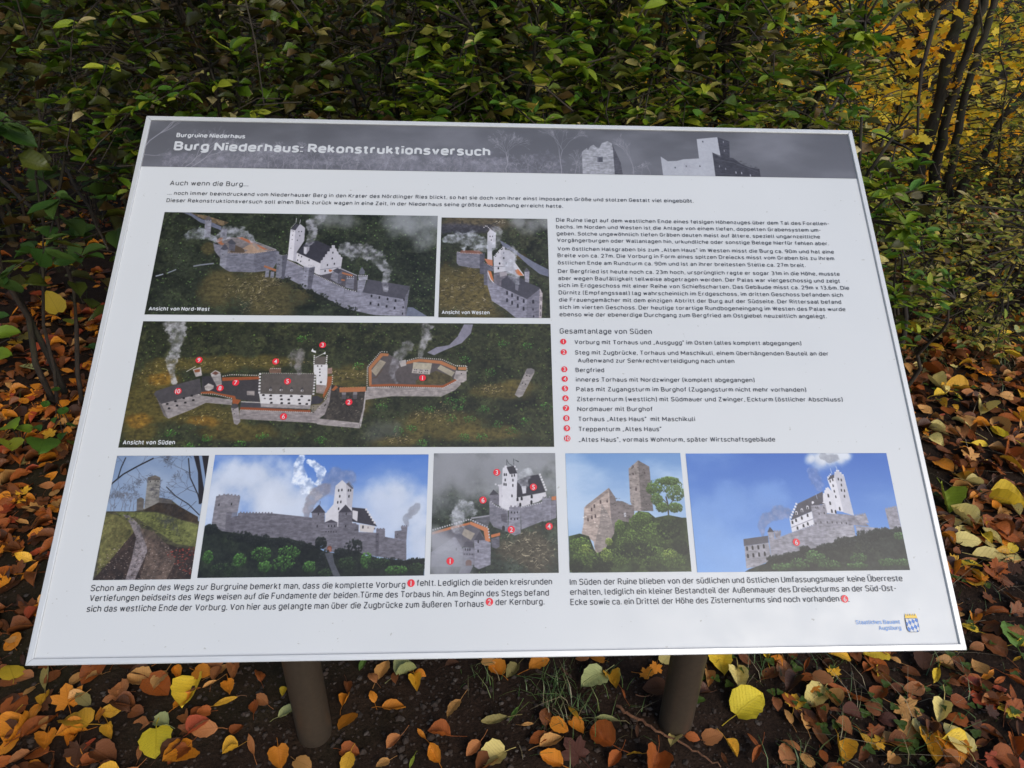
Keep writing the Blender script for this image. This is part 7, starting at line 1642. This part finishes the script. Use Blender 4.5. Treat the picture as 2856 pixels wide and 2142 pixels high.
# ================================================================ shrubs and trees
GREENS = [(.085, .165, .010), (.12, .21, .012), (.20, .28, .015), (.055, .12, .014), (.31, .36, .03), (.14, .22, .012), (.07, .18, .02)]
PALES = [(.40, .36, .13), (.34, .33, .08), (.24, .32, .05), (.46, .40, .20)]
SHADEG = [(.040, .055, .008), (.055, .07, .009), (.05, .055, .015), (.065, .055, .015), (.08, .05, .015)]  # dark foliage tones: the canopy shade on the left is put into the colour
OLIVES = [(.24, .27, .05), (.34, .33, .06), (.15, .21, .04), (.42, .35, .09), (.46, .36, .07), (.08, .14, .03)]
YELLOWS = [(.80, .52, .03), (.85, .62, .05), (.72, .58, .06), (.78, .38, .02), (.50, .50, .06), (.66, .58, .12), (.34, .42, .05)]
PRIV = [leaf_shape('privet', 5, 1, f, c, .008, 0, i) for i, (f, c) in enumerate([(.15, .1), (.3, -.2), (.1, .25), (.4, .05)])]
OVAL = [leaf_shape('ovate', 5, 2, f, c, .012, .05, i + 9) for i, (f, c) in enumerate([(.12, .1), (.25, -.25), (.08, .3)])]
MAPL = [maple_shape(i, .12, .4) for i in range(3)]
LOWL = [leaf_shape('ovate', 2, 1, .2, .1, 0, 0, 1), leaf_shape('ovate', 3, 1, .35, -.3, 0, 0, 2)]
LPM = {}
def leafpart(shape_set, i, col, mat):
    k = (id(shape_set), i, tuple(col), mat)
    if k not in LPM: b = MB(); b.add(*shape_set[i], col); LPM[k] = b.mesh('leaf', M[mat])
    return LPM[k]
def pick(pal, pale=.12):
    return random.choice(PALES) if random.random() < pale else random.choice(pal)
def bezier(a, m, c, n=6):
    a, m, c = Vector(a), Vector(m), Vector(c); return [a * (1 - t) ** 2 + m * 2 * t * (1 - t) + c * t * t for t in [i / n for i in range(n + 1)]]
def shrub(name, label, group, base, centre, ext, stems, clusters, fill, pal, shapes, size, mat='green', pale=.12, nparts=200, per=6, stem_r=.011, leaf_droop=0., cat='shrub', fillpal=None, twigmat='twig', fsize=None, pts=None):
    bx, by = base; root = empty(name, (bx, by, gz(bx, by)), label, cat, group); o0 = np.array([bx, by, gz(bx, by)])
    nodes = []
    for i in range(stems):
        a = (bx + random.gauss(0, .09), by + random.gauss(0, .06), gz(bx, by) - .03)
        t = (centre[0] + random.uniform(-1, 1) * ext[0] * .85, centre[1] + random.uniform(-1, 1) * ext[1] * .8, centre[2] + random.uniform(.1, 1) * ext[2])
        m = ((a[0] * 1.4 + t[0] * .6) / 2, (a[1] * 1.4 + t[1] * .6) / 2, a[2] + (t[2] - a[2]) * .62)
        P = bezier(a, m, t, 8); P = [p + Vector((random.gauss(0, .012), random.gauss(0, .012), 0)) if 0 < k < 8 else p for k, p in enumerate(P)]
        r0 = stem_r * random.uniform(.6, 1.3); n = len(P); b = MB(); v, f, uv = tube_data(P, [r0 * (1 - .75 * k / n) for k in range(n)], 6); b.add(v - o0, f, uv)
        b.build('branch', M['bark' if r0 > .012 else twigmat], root); nodes += [(p, r0 * (1 - .75 * k / n)) for k, p in enumerate(P) if k > 2]
    tw = MB(); fol = MB(); cands = []
    na = np.array([tuple(p) for p, _ in nodes])
    cl = []
    for i in range(clusters):
        for _ in range(20):
            u = np.array([random.uniform(-1, 1), random.uniform(-1, 1), random.uniform(-1, 1)]); q = (abs(u) ** 2.4).sum()
            if q < 1 and q > .12: break
        cl.append((np.array(centre) + u * np.array(ext), per, 1))
    for p in (pts or []): cl.append((np.array(p), per + 2, 1.15))
    for c, pr, sc in cl:
        d2 = ((na - c) ** 2).sum(1) + 3 * np.maximum(0, na[:, 2] - c[2]) ** 2; j = int(d2.argmin()); s = na[j]
        dirv = c - s; L = np.linalg.norm(dirv) + 1e-6; dirv = dirv / L
        mid = (s + c) / 2 + np.array([random.gauss(0, .02), random.gauss(0, .02), random.uniform(0, .04)]) * min(1, L * 3)
        P = bezier(tuple(s), tuple(mid), tuple(c), 4); tv, tf, tu = tube_data(P, [.0042, .0036, .003, .0022, .0014], 4, False); tw.add(tv - o0, tf, tu)
        td = np.array(P[-1] - P[-2]); td = td / (np.linalg.norm(td) + 1e-9); pc = random.random() < .16
        for k in range(pr + random.randint(-1, 2)):
            t = random.random(); pos = c - td * t * .05 * sc; az = k * 2.4 + random.uniform(-.4, .4)
            side = np.array([math.cos(az), math.sin(az), random.uniform(-.35, .5) - leaf_droop]); dv = side + td * (1.1 - t) * .7
            sz = size * random.uniform(.5, 1.3) * sc; col = pick(pal, pale * (3 if pc else .6)); cands.append((pos, look(dv, random.gauss(0, .35)), sz, col))
        if L > .22 and random.random() < .6:
            for k in range(4):
                t = random.uniform(.3, .9); pos = np.array(P[min(4, int(t * 4))]); az = random.uniform(0, 6.28); cands.append((pos, look((math.cos(az), math.sin(az), random.uniform(-.3, .4))), size * random.uniform(.5, 1.1), pick(pal, pale)))
    scored = []
    for i, (pos, rot, sz, col) in enumerate(cands):
        q = proj(pos); scored.append(((q[2] / sz) if q and -.01 < q[0] < 1.01 and -.01 < q[1] < 1.01 and not hidden(q[0], q[1]) else 1e6, i))
    scored.sort(); chosen = {i for s_, i in scored[:nparts] if s_ < 1e5}
    for i, (pos, rot, sz, col) in enumerate(cands):
        v = random.randrange(len(shapes))
        if i in chosen:
            mw = Matrix(np.block([[rot * sz, (pos - o0)[:, None]], [np.zeros((1, 3)), np.ones((1, 1))]]).tolist())
            part('leaf', leafpart(shapes, v, col, mat), root, mw)
        else:
            k = random.uniform(.8, 1.2); a, f, uv = xform(shapes[v], pos - o0, rot, sz); fol.add(a, f, uv, [c_ * k for c_ in col])
    fp = fillpal or SHADEG
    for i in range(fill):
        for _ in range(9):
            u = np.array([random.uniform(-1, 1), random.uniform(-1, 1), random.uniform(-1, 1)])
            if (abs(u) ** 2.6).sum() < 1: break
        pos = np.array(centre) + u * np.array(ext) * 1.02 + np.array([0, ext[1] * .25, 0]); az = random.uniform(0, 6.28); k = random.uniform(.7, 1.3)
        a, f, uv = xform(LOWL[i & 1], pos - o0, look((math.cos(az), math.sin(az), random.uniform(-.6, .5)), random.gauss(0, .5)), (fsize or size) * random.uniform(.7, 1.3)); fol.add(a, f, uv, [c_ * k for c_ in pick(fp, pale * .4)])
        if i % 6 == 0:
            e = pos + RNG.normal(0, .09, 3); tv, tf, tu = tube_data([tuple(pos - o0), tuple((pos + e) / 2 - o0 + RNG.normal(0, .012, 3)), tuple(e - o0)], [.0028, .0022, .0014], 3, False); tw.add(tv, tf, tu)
    if tw.n: o = tw.build('twigs', M[twigmat], root); o['kind'] = 'stuff'
    if fol.n: o = fol.build('foliage', M[mat], root); o['kind'] = 'stuff'
    return root
HG = 'green shrubs forming the hedge behind the board'
hedge = [(-.92, 1.30, 'privet shrub with a bright sprig hanging over the top left corner of the board', .55, 1.2), (-.32, 1.45, 'privet shrub behind the title part of the board, dark and open in its lower half', .55, 1.0), (.10, 1.28, 'privet shrub behind the middle of the board with glossy green leaves down to the rim', .5, 1.),
         (.52, 1.38, 'privet shrub above the printed ruin tower, mixed green and straw coloured leaves', .5, 1.), (.86, 1.45, 'privet shrub behind the top right corner of the board, loose with yellowing leaves', .5, 1.)]
for i, (x, y, lab, ex, k) in enumerate(hedge):
    shrub('privet_shrub', lab, HG, (x + random.uniform(-.1, .1), y + .35), (x, y, 1.32), ([.42, .42, .42, .42, .34][i], .26, .50), 8, [150, 120, 270, 260, 210][i], [1300, 1300, 1000, 800, 250][i], GREENS, PRIV, .052, 'green', [.10, .10, .16, .18, .2][i], 280, 6, fillpal=SHADEG + (OLIVES + GREENS if i >= 2 else GREENS[:1]))
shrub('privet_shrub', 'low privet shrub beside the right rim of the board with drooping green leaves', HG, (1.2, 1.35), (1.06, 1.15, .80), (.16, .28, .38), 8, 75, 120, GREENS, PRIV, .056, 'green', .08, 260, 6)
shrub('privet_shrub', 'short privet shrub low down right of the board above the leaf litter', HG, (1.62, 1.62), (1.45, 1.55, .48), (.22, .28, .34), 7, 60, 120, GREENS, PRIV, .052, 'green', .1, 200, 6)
# second row, in the gloom behind the hedge
BG = 'dim shrubs in the gloom behind the hedge'
for i, (x, y, lab, pal, hh) in enumerate([(-2.9, 3.1, 'dark sparse shrub at the far left edge of the thicket', SHADEG, 1.25), (-2.0, 3.0, 'dark shrub with dim olive leaves left of the board', SHADEG, 1.2), (-1.25, 2.6, 'dark tangled shrub behind the top left board corner', SHADEG, 1.25), (-.4, 2.8, 'twiggy dark shrub deep behind the board title', SHADEG, 1.2),
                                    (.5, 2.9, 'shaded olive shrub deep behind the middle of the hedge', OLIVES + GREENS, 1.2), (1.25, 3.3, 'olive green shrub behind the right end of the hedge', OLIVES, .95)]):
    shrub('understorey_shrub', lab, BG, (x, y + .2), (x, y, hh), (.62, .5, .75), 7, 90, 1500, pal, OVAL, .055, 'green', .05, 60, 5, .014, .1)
shrub('understorey_shrub', 'bare twiggy shrub with few dim leaves low at the left edge', BG, (-2.5, 2.0), (-2.4, 2.0, .9), (.55, .45, .6), 5, 50, 300, SHADEG, OVAL, .055, 'green', .05, 100, 4, .010, .1)
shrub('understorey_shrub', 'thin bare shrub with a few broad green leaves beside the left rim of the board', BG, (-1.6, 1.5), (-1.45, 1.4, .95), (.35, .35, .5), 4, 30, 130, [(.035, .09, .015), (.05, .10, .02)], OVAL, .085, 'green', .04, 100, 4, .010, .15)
# right side: small leaved shrubs, saplings, yellow maples
RG = 'small leaved shrubs on the right below the saplings'
for i, (x, y, z, lab, pal) in enumerate([(2.25, 2.0, .38, 'twiggy shrub with small straw coloured leaves in front of the sapling feet', OLIVES), (3.05, 2.5, .75, 'twiggy shrub with small yellow green leaves at the right picture edge', OLIVES), (3.1, 3.2, .85, 'tall loose shrub with pale leaves far right behind the saplings', OLIVES), (1.95, 3.3, .6, 'yellow green shrub between the hedge and the saplings', OLIVES + GREENS[:1]), (3.6, 2.3, .9, 'brown green shrub cut off by the right picture edge', OLIVES + SHADEG[:2])]):
    shrub('small_leaved_shrub', lab, RG, (x, y + .1), (x, y, z), (.5, .45, z * .95), 7, 250, 500, pal, PRIV, .042, 'autumn', .4, 260, 6, .008, 0, 'shrub', OLIVES, fsize=.034)
def trunk(root, pts, rad, name='trunk'):
    o0 = Vector(root.location); b = MB(); P = []; Rr = []
    for k in range(len(pts) - 1):
        a, c = Vector(pts[k]), Vector(pts[k + 1])
        for j in range(5): t = j / 5; P.append(a.lerp(c, t) + Vector((random.gauss(0, .006), random.gauss(0, .006), 0)) - o0); Rr.append((rad[k] * (1 - t) + rad[k + 1] * t) * random.uniform(.92, 1.1))
    P.append(Vector(pts[-1]) - o0); Rr.append(rad[-1]); b.add(*tube_data(P, Rr, 10)); return b.build(name, M['bark'], root)
def sapling(base, pts, rad, label, crown_c, crown_e, n, pal, size):
    t = empty('sapling', tuple(pts[0]), label, 'tree', 'dark sapling stems standing right of the board'); trunk(t, pts, rad); o0 = np.array(pts[0]); tw = MB(); fol = MB()
    for i in range(n):
        j = random.randrange(len(pts) // 2, len(pts)); s = np.array(pts[j]); c = np.array(crown_c) + RNG.uniform(-1, 1, 3) * np.array(crown_e)
        if i % 8 == 0:
            P = bezier(tuple(s), tuple((s + c) / 2 + np.array([0, 0, .1])), tuple(c), 5); tv, tf, tu = tube_data([tuple(np.array(p) - o0) for p in P], [.008, .006, .005, .004, .003, .002], 4, False); tw.add(tv, tf, tu)
        for k in range(5):
            az = random.uniform(0, 6.28); a, f, uv = xform(OVAL[k % 3], c + RNG.normal(0, .06, 3) - o0, look((math.cos(az), math.sin(az), random.uniform(-.6, .2)), random.gauss(0, .4)), size * random.uniform(.7, 1.2)); fol.add(a, f, uv, pick(pal, .1))
    o = tw.build('limbs', M['twig'], t); o = fol.build('crown', M['autumn'], t); o['kind'] = 'stuff'
sapling(None, [(2.9827, 3.9425, 0.0), (2.9334, 3.9425, 0.2231), (2.9082, 3.9425, 0.4251), (2.9203, 3.9425, 0.7307), (2.8812, 3.9425, 1.1687), (2.8877, 3.9425, 1.4302), (2.9076, 3.9425, 2.23), (2.9299, 3.9425, 3.1297)], [0.06, 0.052, 0.045, 0.036, 0.033, 0.033, 0.02475, 0.013200000000000002], 'thickest dark sapling stem, leftmost of the clump right of the board', (2.9299, 3.9425, 3.0297), (.7, .6, .6), 60, OLIVES+YELLOWS, 0.06)
sapling(None, [(3.0456, 3.9049, 0.0), (3.0199, 3.9049, 0.3183), (2.9849, 3.9049, 0.6504), (2.9751, 3.9049, 0.9611), (2.9847, 3.9049, 1.2623), (2.9902, 3.9049, 1.4338), (3.0158, 3.9049, 2.2334), (3.0447, 3.9049, 3.1329)], [0.04, 0.036, 0.03, 0.026, 0.024, 0.023, 0.01725, 0.0092], 'middle sapling stem of the clump, mottled dark and grey', (3.0447, 3.9049, 3.0328999999999997), (.7, .6, .6), 60, OLIVES+YELLOWS, 0.06)
sapling(None, [(3.0465, 3.7679, -0.0), (3.06, 3.7679, 0.2601), (3.0023, 3.7679, 0.6109), (2.9668, 3.7679, 0.9167), (2.9704, 3.7679, 1.223), (2.9737, 3.7679, 1.4371), (2.986, 3.7679, 2.237), (2.9999, 3.7679, 3.1369)], [0.034, 0.03, 0.024, 0.023, 0.022, 0.021, 0.01575, 0.008400000000000001], 'rightmost slender sapling stem of the clump with grey bark', (2.9999, 3.7679, 3.0368999999999997), (.7, .6, .6), 50, OLIVES+YELLOWS, 0.06)
sapling(None, [(3.0649, 3.7118, 0.0), (3.0991, 3.7118, 0.3338), (3.1812, 3.7118, 0.5379), (3.2218, 3.7118, 0.7752), (3.3214, 3.7118, 0.9013), (3.8173, 3.7118, 1.5291), (4.3751, 3.7118, 2.2354)], [0.03, 0.027, 0.024, 0.022, 0.02, 0.015, 0.008], 'low leaning sapling stem bending off to the right picture edge', (4.3751, 3.7118, 2.3), (.7, .6, .6), 40, OLIVES, 0.06)
def maple(x, y, h, label, n, ne, pal, spread, size, zlo, nparts=0, group='yellow maples glowing behind the saplings'):
    z0 = gz(x, y); t = empty('maple_tree', (x, y, z0), label, 'tree', group); lean = random.uniform(-.3, .3)
    pts = [(x, y, z0 - .05), (x + lean * .3, y, z0 + h * .35), (x + lean * .7, y + .1, z0 + h * .7), (x + lean, y + .1, z0 + h)]; trunk(t, pts, [.05 * h / 4, .04 * h / 4, .028 * h / 4, .012]); o0 = np.array([x, y, z0]); tw = MB(); fol = MB(); cs = []
    for i in range(n):
        a = random.uniform(0, 6.28); r = spread * math.sqrt(random.random()); zz = z0 + zlo + (h * 1.05 - zlo) * random.random() ** 1.3; sc = 1 - .45 * abs((zz - z0) / h - .4)
        c = np.array([x + r * math.cos(a) * sc, y + r * math.sin(a) * sc, zz]); s = np.array([x + lean * min(1, (zz - z0) / h), y, max(z0 + .25, zz - .3 * r - .1)])
        P = bezier(tuple(s), tuple((s + c) / 2 + np.array([0, 0, .1])), tuple(c), 4); tv, tf, tu = tube_data([tuple(np.array(p) - o0) for p in P], [.011, .009, .007, .005, .003], 4, False); tw.add(tv, tf, tu)
        for k in range(ne): 
            az = random.uniform(0, 6.28); cs.append((c + RNG.normal(0, .14, 3) * np.array([1, 1, .55]), look((math.cos(az), math.sin(az), random.uniform(-.9, -.1)), random.gauss(0, .5)), size * random.uniform(.6, 1.25), random.choice(pal)))
    if nparts:
        sc_ = sorted(((proj(c[0])[2] if proj(c[0]) and 0 < proj(c[0])[0] < 1 and 0 < proj(c[0])[1] < 1 and not hidden(*proj(c[0])[:2]) else 1e6), i) for i, c in enumerate(cs)); ch = {i for s_, i in sc_[:nparts] if s_ < 1e5}
    else: ch = set()
    for i, (pos, rot, sz, col) in enumerate(cs):
        if i in ch: part('leaf', leafpart(MAPL, i % 3, col, 'autumn'), t, Matrix(np.block([[rot * sz, (pos - o0)[:, None]], [np.zeros((1, 3)), np.ones((1, 1))]]).tolist()))
        else: a_, f, uv = xform(MAPL[i % 3], pos - o0, rot, sz); fol.add(a_, f, uv, col)
    tw.build('limbs', M['twig'], t); o = fol.build('crown', M['autumn'], t); o['kind'] = 'stuff'; return t
maple(2.1, 4.6, 3.0, 'bright yellow maple left of the sapling stems, its leaves spread in flat layers', 200, 15, YELLOWS[:4], 1.3, .085, .5, 290)
maple(3.5, 5.4, 3.4, 'yellow maple seen between and right of the sapling stems', 200, 14, YELLOWS, 1.5, .085, .3, 280)
maple(1.1, 6.2, 3.4, 'yellow green maple glimpsed through the right end of the hedge', 130, 14, YELLOWS[2:] + OLIVES, 1.4, .085, .3, 0)
maple(5.2, 5.0, 3.6, 'orange yellow maple at the right edge beyond the shrubs', 160, 14, YELLOWS, 1.5, .09, .2, 0)
maple(3.0, 7.8, 4.2, 'pale yellow maple farther back behind the saplings', 200, 15, YELLOWS[1:], 2.0, .11, .2, 0)
maple(-1.8, 5.2, 4.5, 'dark green young maple in the gloom left of the hedge', 120, 12, SHADEG, 1.7, .10, .3, 0, 'dark young trees in the wood behind the hedge')
maple(-4.2, 4.6, 4.5, 'dark young maple at the far left of the wood', 120, 12, SHADEG, 1.7, .10, .3, 0, 'dark young trees in the wood behind the hedge')
maple(-.2, 5.6, 4.2, 'dim olive young maple straight behind the hedge', 110, 12, SHADEG + OLIVES[:2], 1.6, .10, .3, 0, 'dark young trees in the wood behind the hedge')
# big trunks of the wood, plus an unseen crown added to shade the left
for i, (x, y, r_, lab, zl, nc, nl, sp_, ls) in enumerate([w_ + (3.5, 150, 16, 2.4, .11) if len(w_) == 4 else w_ for w_ in [(-3.4, 6.5, .16, 'thick dark tree trunk far left in the wood'), (-1.0, 7.6, .13, 'dark tree trunk behind the left part of the hedge'), (1.8, 9.5, .14, 'grey brown trunk behind the yellow maples'), (-4.3, .6, .17, 'tall trunk beside the path, its dense crown hanging over the left of the board', 1.95, 420, 30, 3.1, .17), (5.6, 9.0, .15, 'grey brown trunk at the right beyond the maples'), (-6.5, 5.5, .17, 'dark trunk beyond the left edge of the hedge'), (.6, 11.5, .15, 'distant trunk straight behind the board')]]):
    z = gz(x, y); h = 9 + (i % 3); t = empty('wood_tree', (x, y, z), lab, 'tree', 'tall trees of the wood'); dx = random.uniform(-.5, .5)
    trunk(t, [(x, y, z - .1), (x + dx * .2, y, z + 3), (x + dx * .6, y, z + 6), (x + dx, y, z + h)], [r_ * 1.25, r_, r_ * .75, r_ * .3]); fol = MB(); tw = MB(); o0 = np.array([x, y, z])
    for k in range(nc):
        a = random.uniform(0, 6.28); zz = zl + (h + 1 - zl) * random.random() ** (1.8 if nc > 200 else 1); rr_ = sp_ * math.sqrt(random.random()) * (1 - .4 * abs(zz / h - .6)); c = np.array([x + dx * zz / h + rr_ * math.cos(a), y + rr_ * math.sin(a), z + zz])
        if k % 4 == 0: P = bezier((x + dx * zz / h, y, z + max(2.2, zz - 1.2)), tuple((c + np.array([x, y, z + zz])) / 2), tuple(c), 4); tv, tf, tu = tube_data([tuple(np.array(p) - o0) for p in P], [.04, .03, .02, .014, .006], 5, False); tw.add(tv, tf, tu)
        for q in range(nl): az = random.uniform(0, 6.28); a_, f, uv = xform(LOWL[q & 1], c + RNG.normal(0, .32, 3) - o0, look((math.cos(az), math.sin(az), random.uniform(-.6, .3))), ls * random.uniform(.7, 1.3)); fol.add(a_, f, uv, random.choice(YELLOWS[3:] + OLIVES if x > 1 else SHADEG + OLIVES[:3]))
    tw.build('limbs', M['bark'], t); o = fol.build('crown', M['autumn'], t); o['kind'] = 'stuff'
# the far wood: one mass of thin stems and leaves
fol = MB(); st = MB()
for i in range(30000):
    y = random.uniform(8.5, 24); x = random.uniform(-1.2, 1.2) * (y * .8 + 4); z = gz(x, y) + random.random() ** 1.5 * 5; az = random.uniform(0, 6.28)
    pal = (YELLOWS[2:] + OLIVES) if x > .5 + random.gauss(0, 1.2) else SHADEG + OLIVES[:2]; k = random.uniform(.7, 1.2)
    a_, f, uv = xform(LOWL[0], (x, y, z), look((math.cos(az), math.sin(az), random.uniform(-.6, .3)), random.gauss(0, .4)), random.uniform(.12, .30)); fol.add(a_, f[::1], uv, [c * k for c in random.choice(pal)])
tag(fol.build('far_wood_leaves', M['autumn']), 'far wood of mixed green and yellow leaves closing the view', 'wood', kind='stuff')
for i in range(170):
    y = random.uniform(7, 24); x = random.uniform(-1.2, 1.2) * (y * .8 + 3); z = gz(x, y); h = random.uniform(3, 7); r_ = random.uniform(.012, .07); dx = random.gauss(0, .5)
    tv, tf, tu = tube_data([(x, y, z - .1), (x + dx * .3, y, z + h * .5), (x + dx, y, z + h)], [r_, r_ * .8, r_ * .4], 6, False); st.add(tv, tf, tu)
tag(st.build('far_wood_stems', M['bark']), 'crowd of thin far stems in the wood behind everything', 'wood', kind='stuff')
# low herbs on the far ground, right
b = MB()
for i in range(5200):
    x = random.uniform(.9, 7.5); y = random.uniform(2.5, 9.)
    if x < 1.5 and y < 3: continue
    az = random.uniform(0, 6.28); a_, f, uv = xform(LOWL[i & 1], (x, y, gz(x, y) + random.uniform(.01, .16)), look((math.cos(az), math.sin(az), random.uniform(-.2, .6)), random.gauss(0, .3)), random.uniform(.04, .09)); b.add(a_, f, uv, random.choice(OLIVES + YELLOWS + GREENS[:2]))
for i in range(3500):
    x = random.uniform(-7, .5); y = random.uniform(3.2, 9.); az = random.uniform(0, 6.28); a_, f, uv = xform(LOWL[i & 1], (x, y, gz(x, y) + random.uniform(.01, .2)), look((math.cos(az), math.sin(az), random.uniform(-.2, .6)), random.gauss(0, .3)), random.uniform(.05, .1)); b.add(a_, f, uv, random.choice(SHADEG + OLIVES[:2]))
tag(b.build('ground_herbs', M['autumn']), 'low yellow green herbs covering the ground under the far trees', 'ground cover', kind='stuff')

# ---------------------------------------------------------------- seedlings and single broad leaves standing out of the litter
def seedling(base, leaves, label, group='broad leaved seedlings in the litter left of the board'):
    bx, by = base; z0 = gz(bx, by); t = empty('seedling', (bx, by, z0), label, 'plant', group); o0 = np.array([bx, by, z0])
    for (x, y, z, s, col, kind) in leaves:
        p = np.array([x, y, max(z, z0 + .02)]); dv = p - o0; dv = np.array([dv[0], dv[1], .1 * dv[2]]) + 1e-3; dv = dv / np.linalg.norm(dv) + RNG.normal(0, .35, 3) * np.array([1, 1, .15])
        P = bezier((0, 0, 0), tuple((p - o0) * np.array([.35, .35, .8])), tuple(p - o0), 6); b = MB(); b.add(*tube_data(P, [.003, .0028, .0025, .002, .0018, .0015, .0012], 5, False)); b.build('stem', M['twig'], t)
        sh = dict(o=OVAL, l=LIME, m=MAPL)[kind]; b = MB(); b.add(*sh[random.randrange(len(sh))], col); me = b.mesh('leaf', M['green']); rot = look(dv, random.gauss(0, .25))
        part('leaf', me, t, Matrix(np.block([[rot * s, (p - o0 - rot[:, 1] * s * .4)[:, None]], [np.zeros((1, 3)), np.ones((1, 1))]]).tolist()))
LIME = [leaf_shape('lime', 8, 2, f, c, .012, .08, i + 20) for i, (f, c) in enumerate([(.1, -.15), (.25, .15), (.05, -.3)])]
seedling((-2.327, 2.5131), [(-2.0626, 2.422, 0.34, 0.0836, (0.5, 0.38, 0.02), 'm'), (-2.0557, 2.4164, 0.26, 0.0892, (0.26, 0.3, 0.03), 'l'), (-2.0731, 2.3652, 0.22, 0.0887, (0.5, 0.38, 0.02), 'o'), (-2.2434, 2.2893, 0.24, 0.0732, (0.26, 0.3, 0.03), 'l'), (-2.2145, 2.3533, 0.22, 0.0835, (0.26, 0.3, 0.03), 'l'), (-2.181, 2.3823, 0.16, 0.0762, (0.5, 0.38, 0.02), 'o'), (-2.2533, 2.3212, 0.14, 0.0839, (0.5, 0.38, 0.02), 'l')], 'seedling with yellow leaves in the litter at the left picture edge')
seedling((-2.0584, 2.1931), [(-2.0649, 2.2028, 0.1, 0.1086, (0.48, 0.34, 0.02), 'l'), (-1.9233, 2.0772, 0.07, 0.0892, (0.26, 0.3, 0.03), 'l')], 'seedling with two mottled golden leaves beside the left rim of the board')
seedling((-2.2085, 1.9499), [(-2.0895, 1.8828, 0.1, 0.0875, (0.16, 0.26, 0.02), 'l'), (-2.0315, 1.7253, 0.08, 0.0764, (0.16, 0.26, 0.02), 'l'), (-2.1472, 1.9528, 0.14, 0.0723, (0.05, 0.13, 0.02), 'l'), (-2.0631, 1.946, 0.06, 0.0898, (0.2, 0.16, 0.02), 'm')], 'lime green seedling cut off by the left picture edge')
seedling((-1.7148, 1.491), [(-1.6652, 1.4391, 0.09, 0.0531, (0.05, 0.13, 0.02), 'o'), (-1.6693, 1.3682, 0.07, 0.0486, (0.05, 0.13, 0.02), 'o'), (-1.5945, 1.3384, 0.06, 0.0587, (0.05, 0.13, 0.02), 'o'), (-1.6067, 1.3038, 0.04, 0.048, (0.05, 0.13, 0.02), 'o'), (-1.5308, 1.2563, 0.05, 0.0506, (0.05, 0.13, 0.02), 'o'), (-1.5285, 1.1969, 0.04, 0.0564, (0.05, 0.13, 0.02), 'o'), (-1.4942, 1.1754, 0.03, 0.0462, (0.1, 0.13, 0.02), 'o')], 'dark green seedling of small pointed leaves beside the left rim')
seedling((-1.6657, 1.1774), [(-1.6262, 1.1012, 0.14, 0.0936, (0.16, 0.26, 0.02), 'l'), (-1.599, 1.1138, 0.12, 0.0757, (0.16, 0.26, 0.02), 'l'), (-1.634, 1.0862, 0.08, 0.0881, (0.26, 0.3, 0.03), 'l'), (-1.5301, 1.0859, 0.08, 0.1106, (0.07, 0.15, 0.02), 'l'), (-1.558, 1.1196, 0.12, 0.057, (0.05, 0.13, 0.02), 'o')], 'large seedling with broad green and lime leaves left of the board')
seedling((-1.7594, 1.8805), [(-1.7374, 1.8375, 0.06, 0.0601, (0.05, 0.13, 0.02), 'l')], 'small green leaf peeping out from under the left rim of the board')
seedling((-2.4064, 3.3402), [(-2.3059, 3.3338, 0.62, 0.1455, (0.05, 0.13, 0.02), 'm'), (-2.2213, 3.2346, 0.58, 0.1355, (0.06, 0.14, 0.02), 'l'), (-2.3283, 3.2586, 0.52, 0.1457, (0.05, 0.12, 0.02), 'l'), (-2.0677, 3.0235, 0.5, 0.1567, (0.06, 0.14, 0.02), 'l'), (-2.0461, 2.8388, 0.42, 0.1364, (0.06, 0.15, 0.02), 'l'), (-1.996, 2.9689, 0.42, 0.1242, (0.04, 0.1, 0.02), 'l'), (-2.3299, 3.1032, 0.55, 0.0905, (0.05, 0.13, 0.02), 'l'), (-2.4634, 3.3724, 0.68, 0.1015, (0.05, 0.13, 0.02), 'o'), (-2.3907, 3.3852, 0.74, 0.1093, (0.05, 0.13, 0.02), 'm')], 'tall seedling with large dark green leaves in the gloom left of the board')
seedling((-2.8015, 4.893), [(-1.9416, 3.0558, 0.85, 0.1325, (0.14, 0.2, 0.02), 'l'), (-1.8728, 2.8906, 0.72, 0.1159, (0.18, 0.22, 0.03), 'm'), (-1.8476, 2.7263, 0.66, 0.0902, (0.3, 0.24, 0.04), 'm'), (-1.8335, 2.7736, 0.62, 0.0767, (0.3, 0.24, 0.04), 'm'), (-1.7975, 3.2432, 0.8, 0.0912, (0.24, 0.22, 0.03), 'm'), (-1.908, 3.1552, 0.9, 0.0948, (0.3, 0.25, 0.05), 'm')], 'seedling with dull yellow green leaves behind the left board rim')
seedling((3.0792, 3.8272), [(2.8617, 3.8051, 0.3, 0.1256, (0.1, 0.2, 0.08), 'o'), (2.7518, 3.558, 0.25, 0.1199, (0.14, 0.22, 0.12), 'o'), (2.5868, 3.5936, 0.3, 0.1077, (0.05, 0.13, 0.02), 'o')], 'herb with two grey green leaves at the foot of the saplings')
seedling((2.1708, 2.5185), [(2.1269, 2.4565, 0.06, 0.1282, (0.1, 0.2, 0.03), 'l'), (2.1746, 2.6868, 0.05, 0.0789, (0.16, 0.24, 0.04), 'l')], 'broad green dock leaf on the ground right of the board')
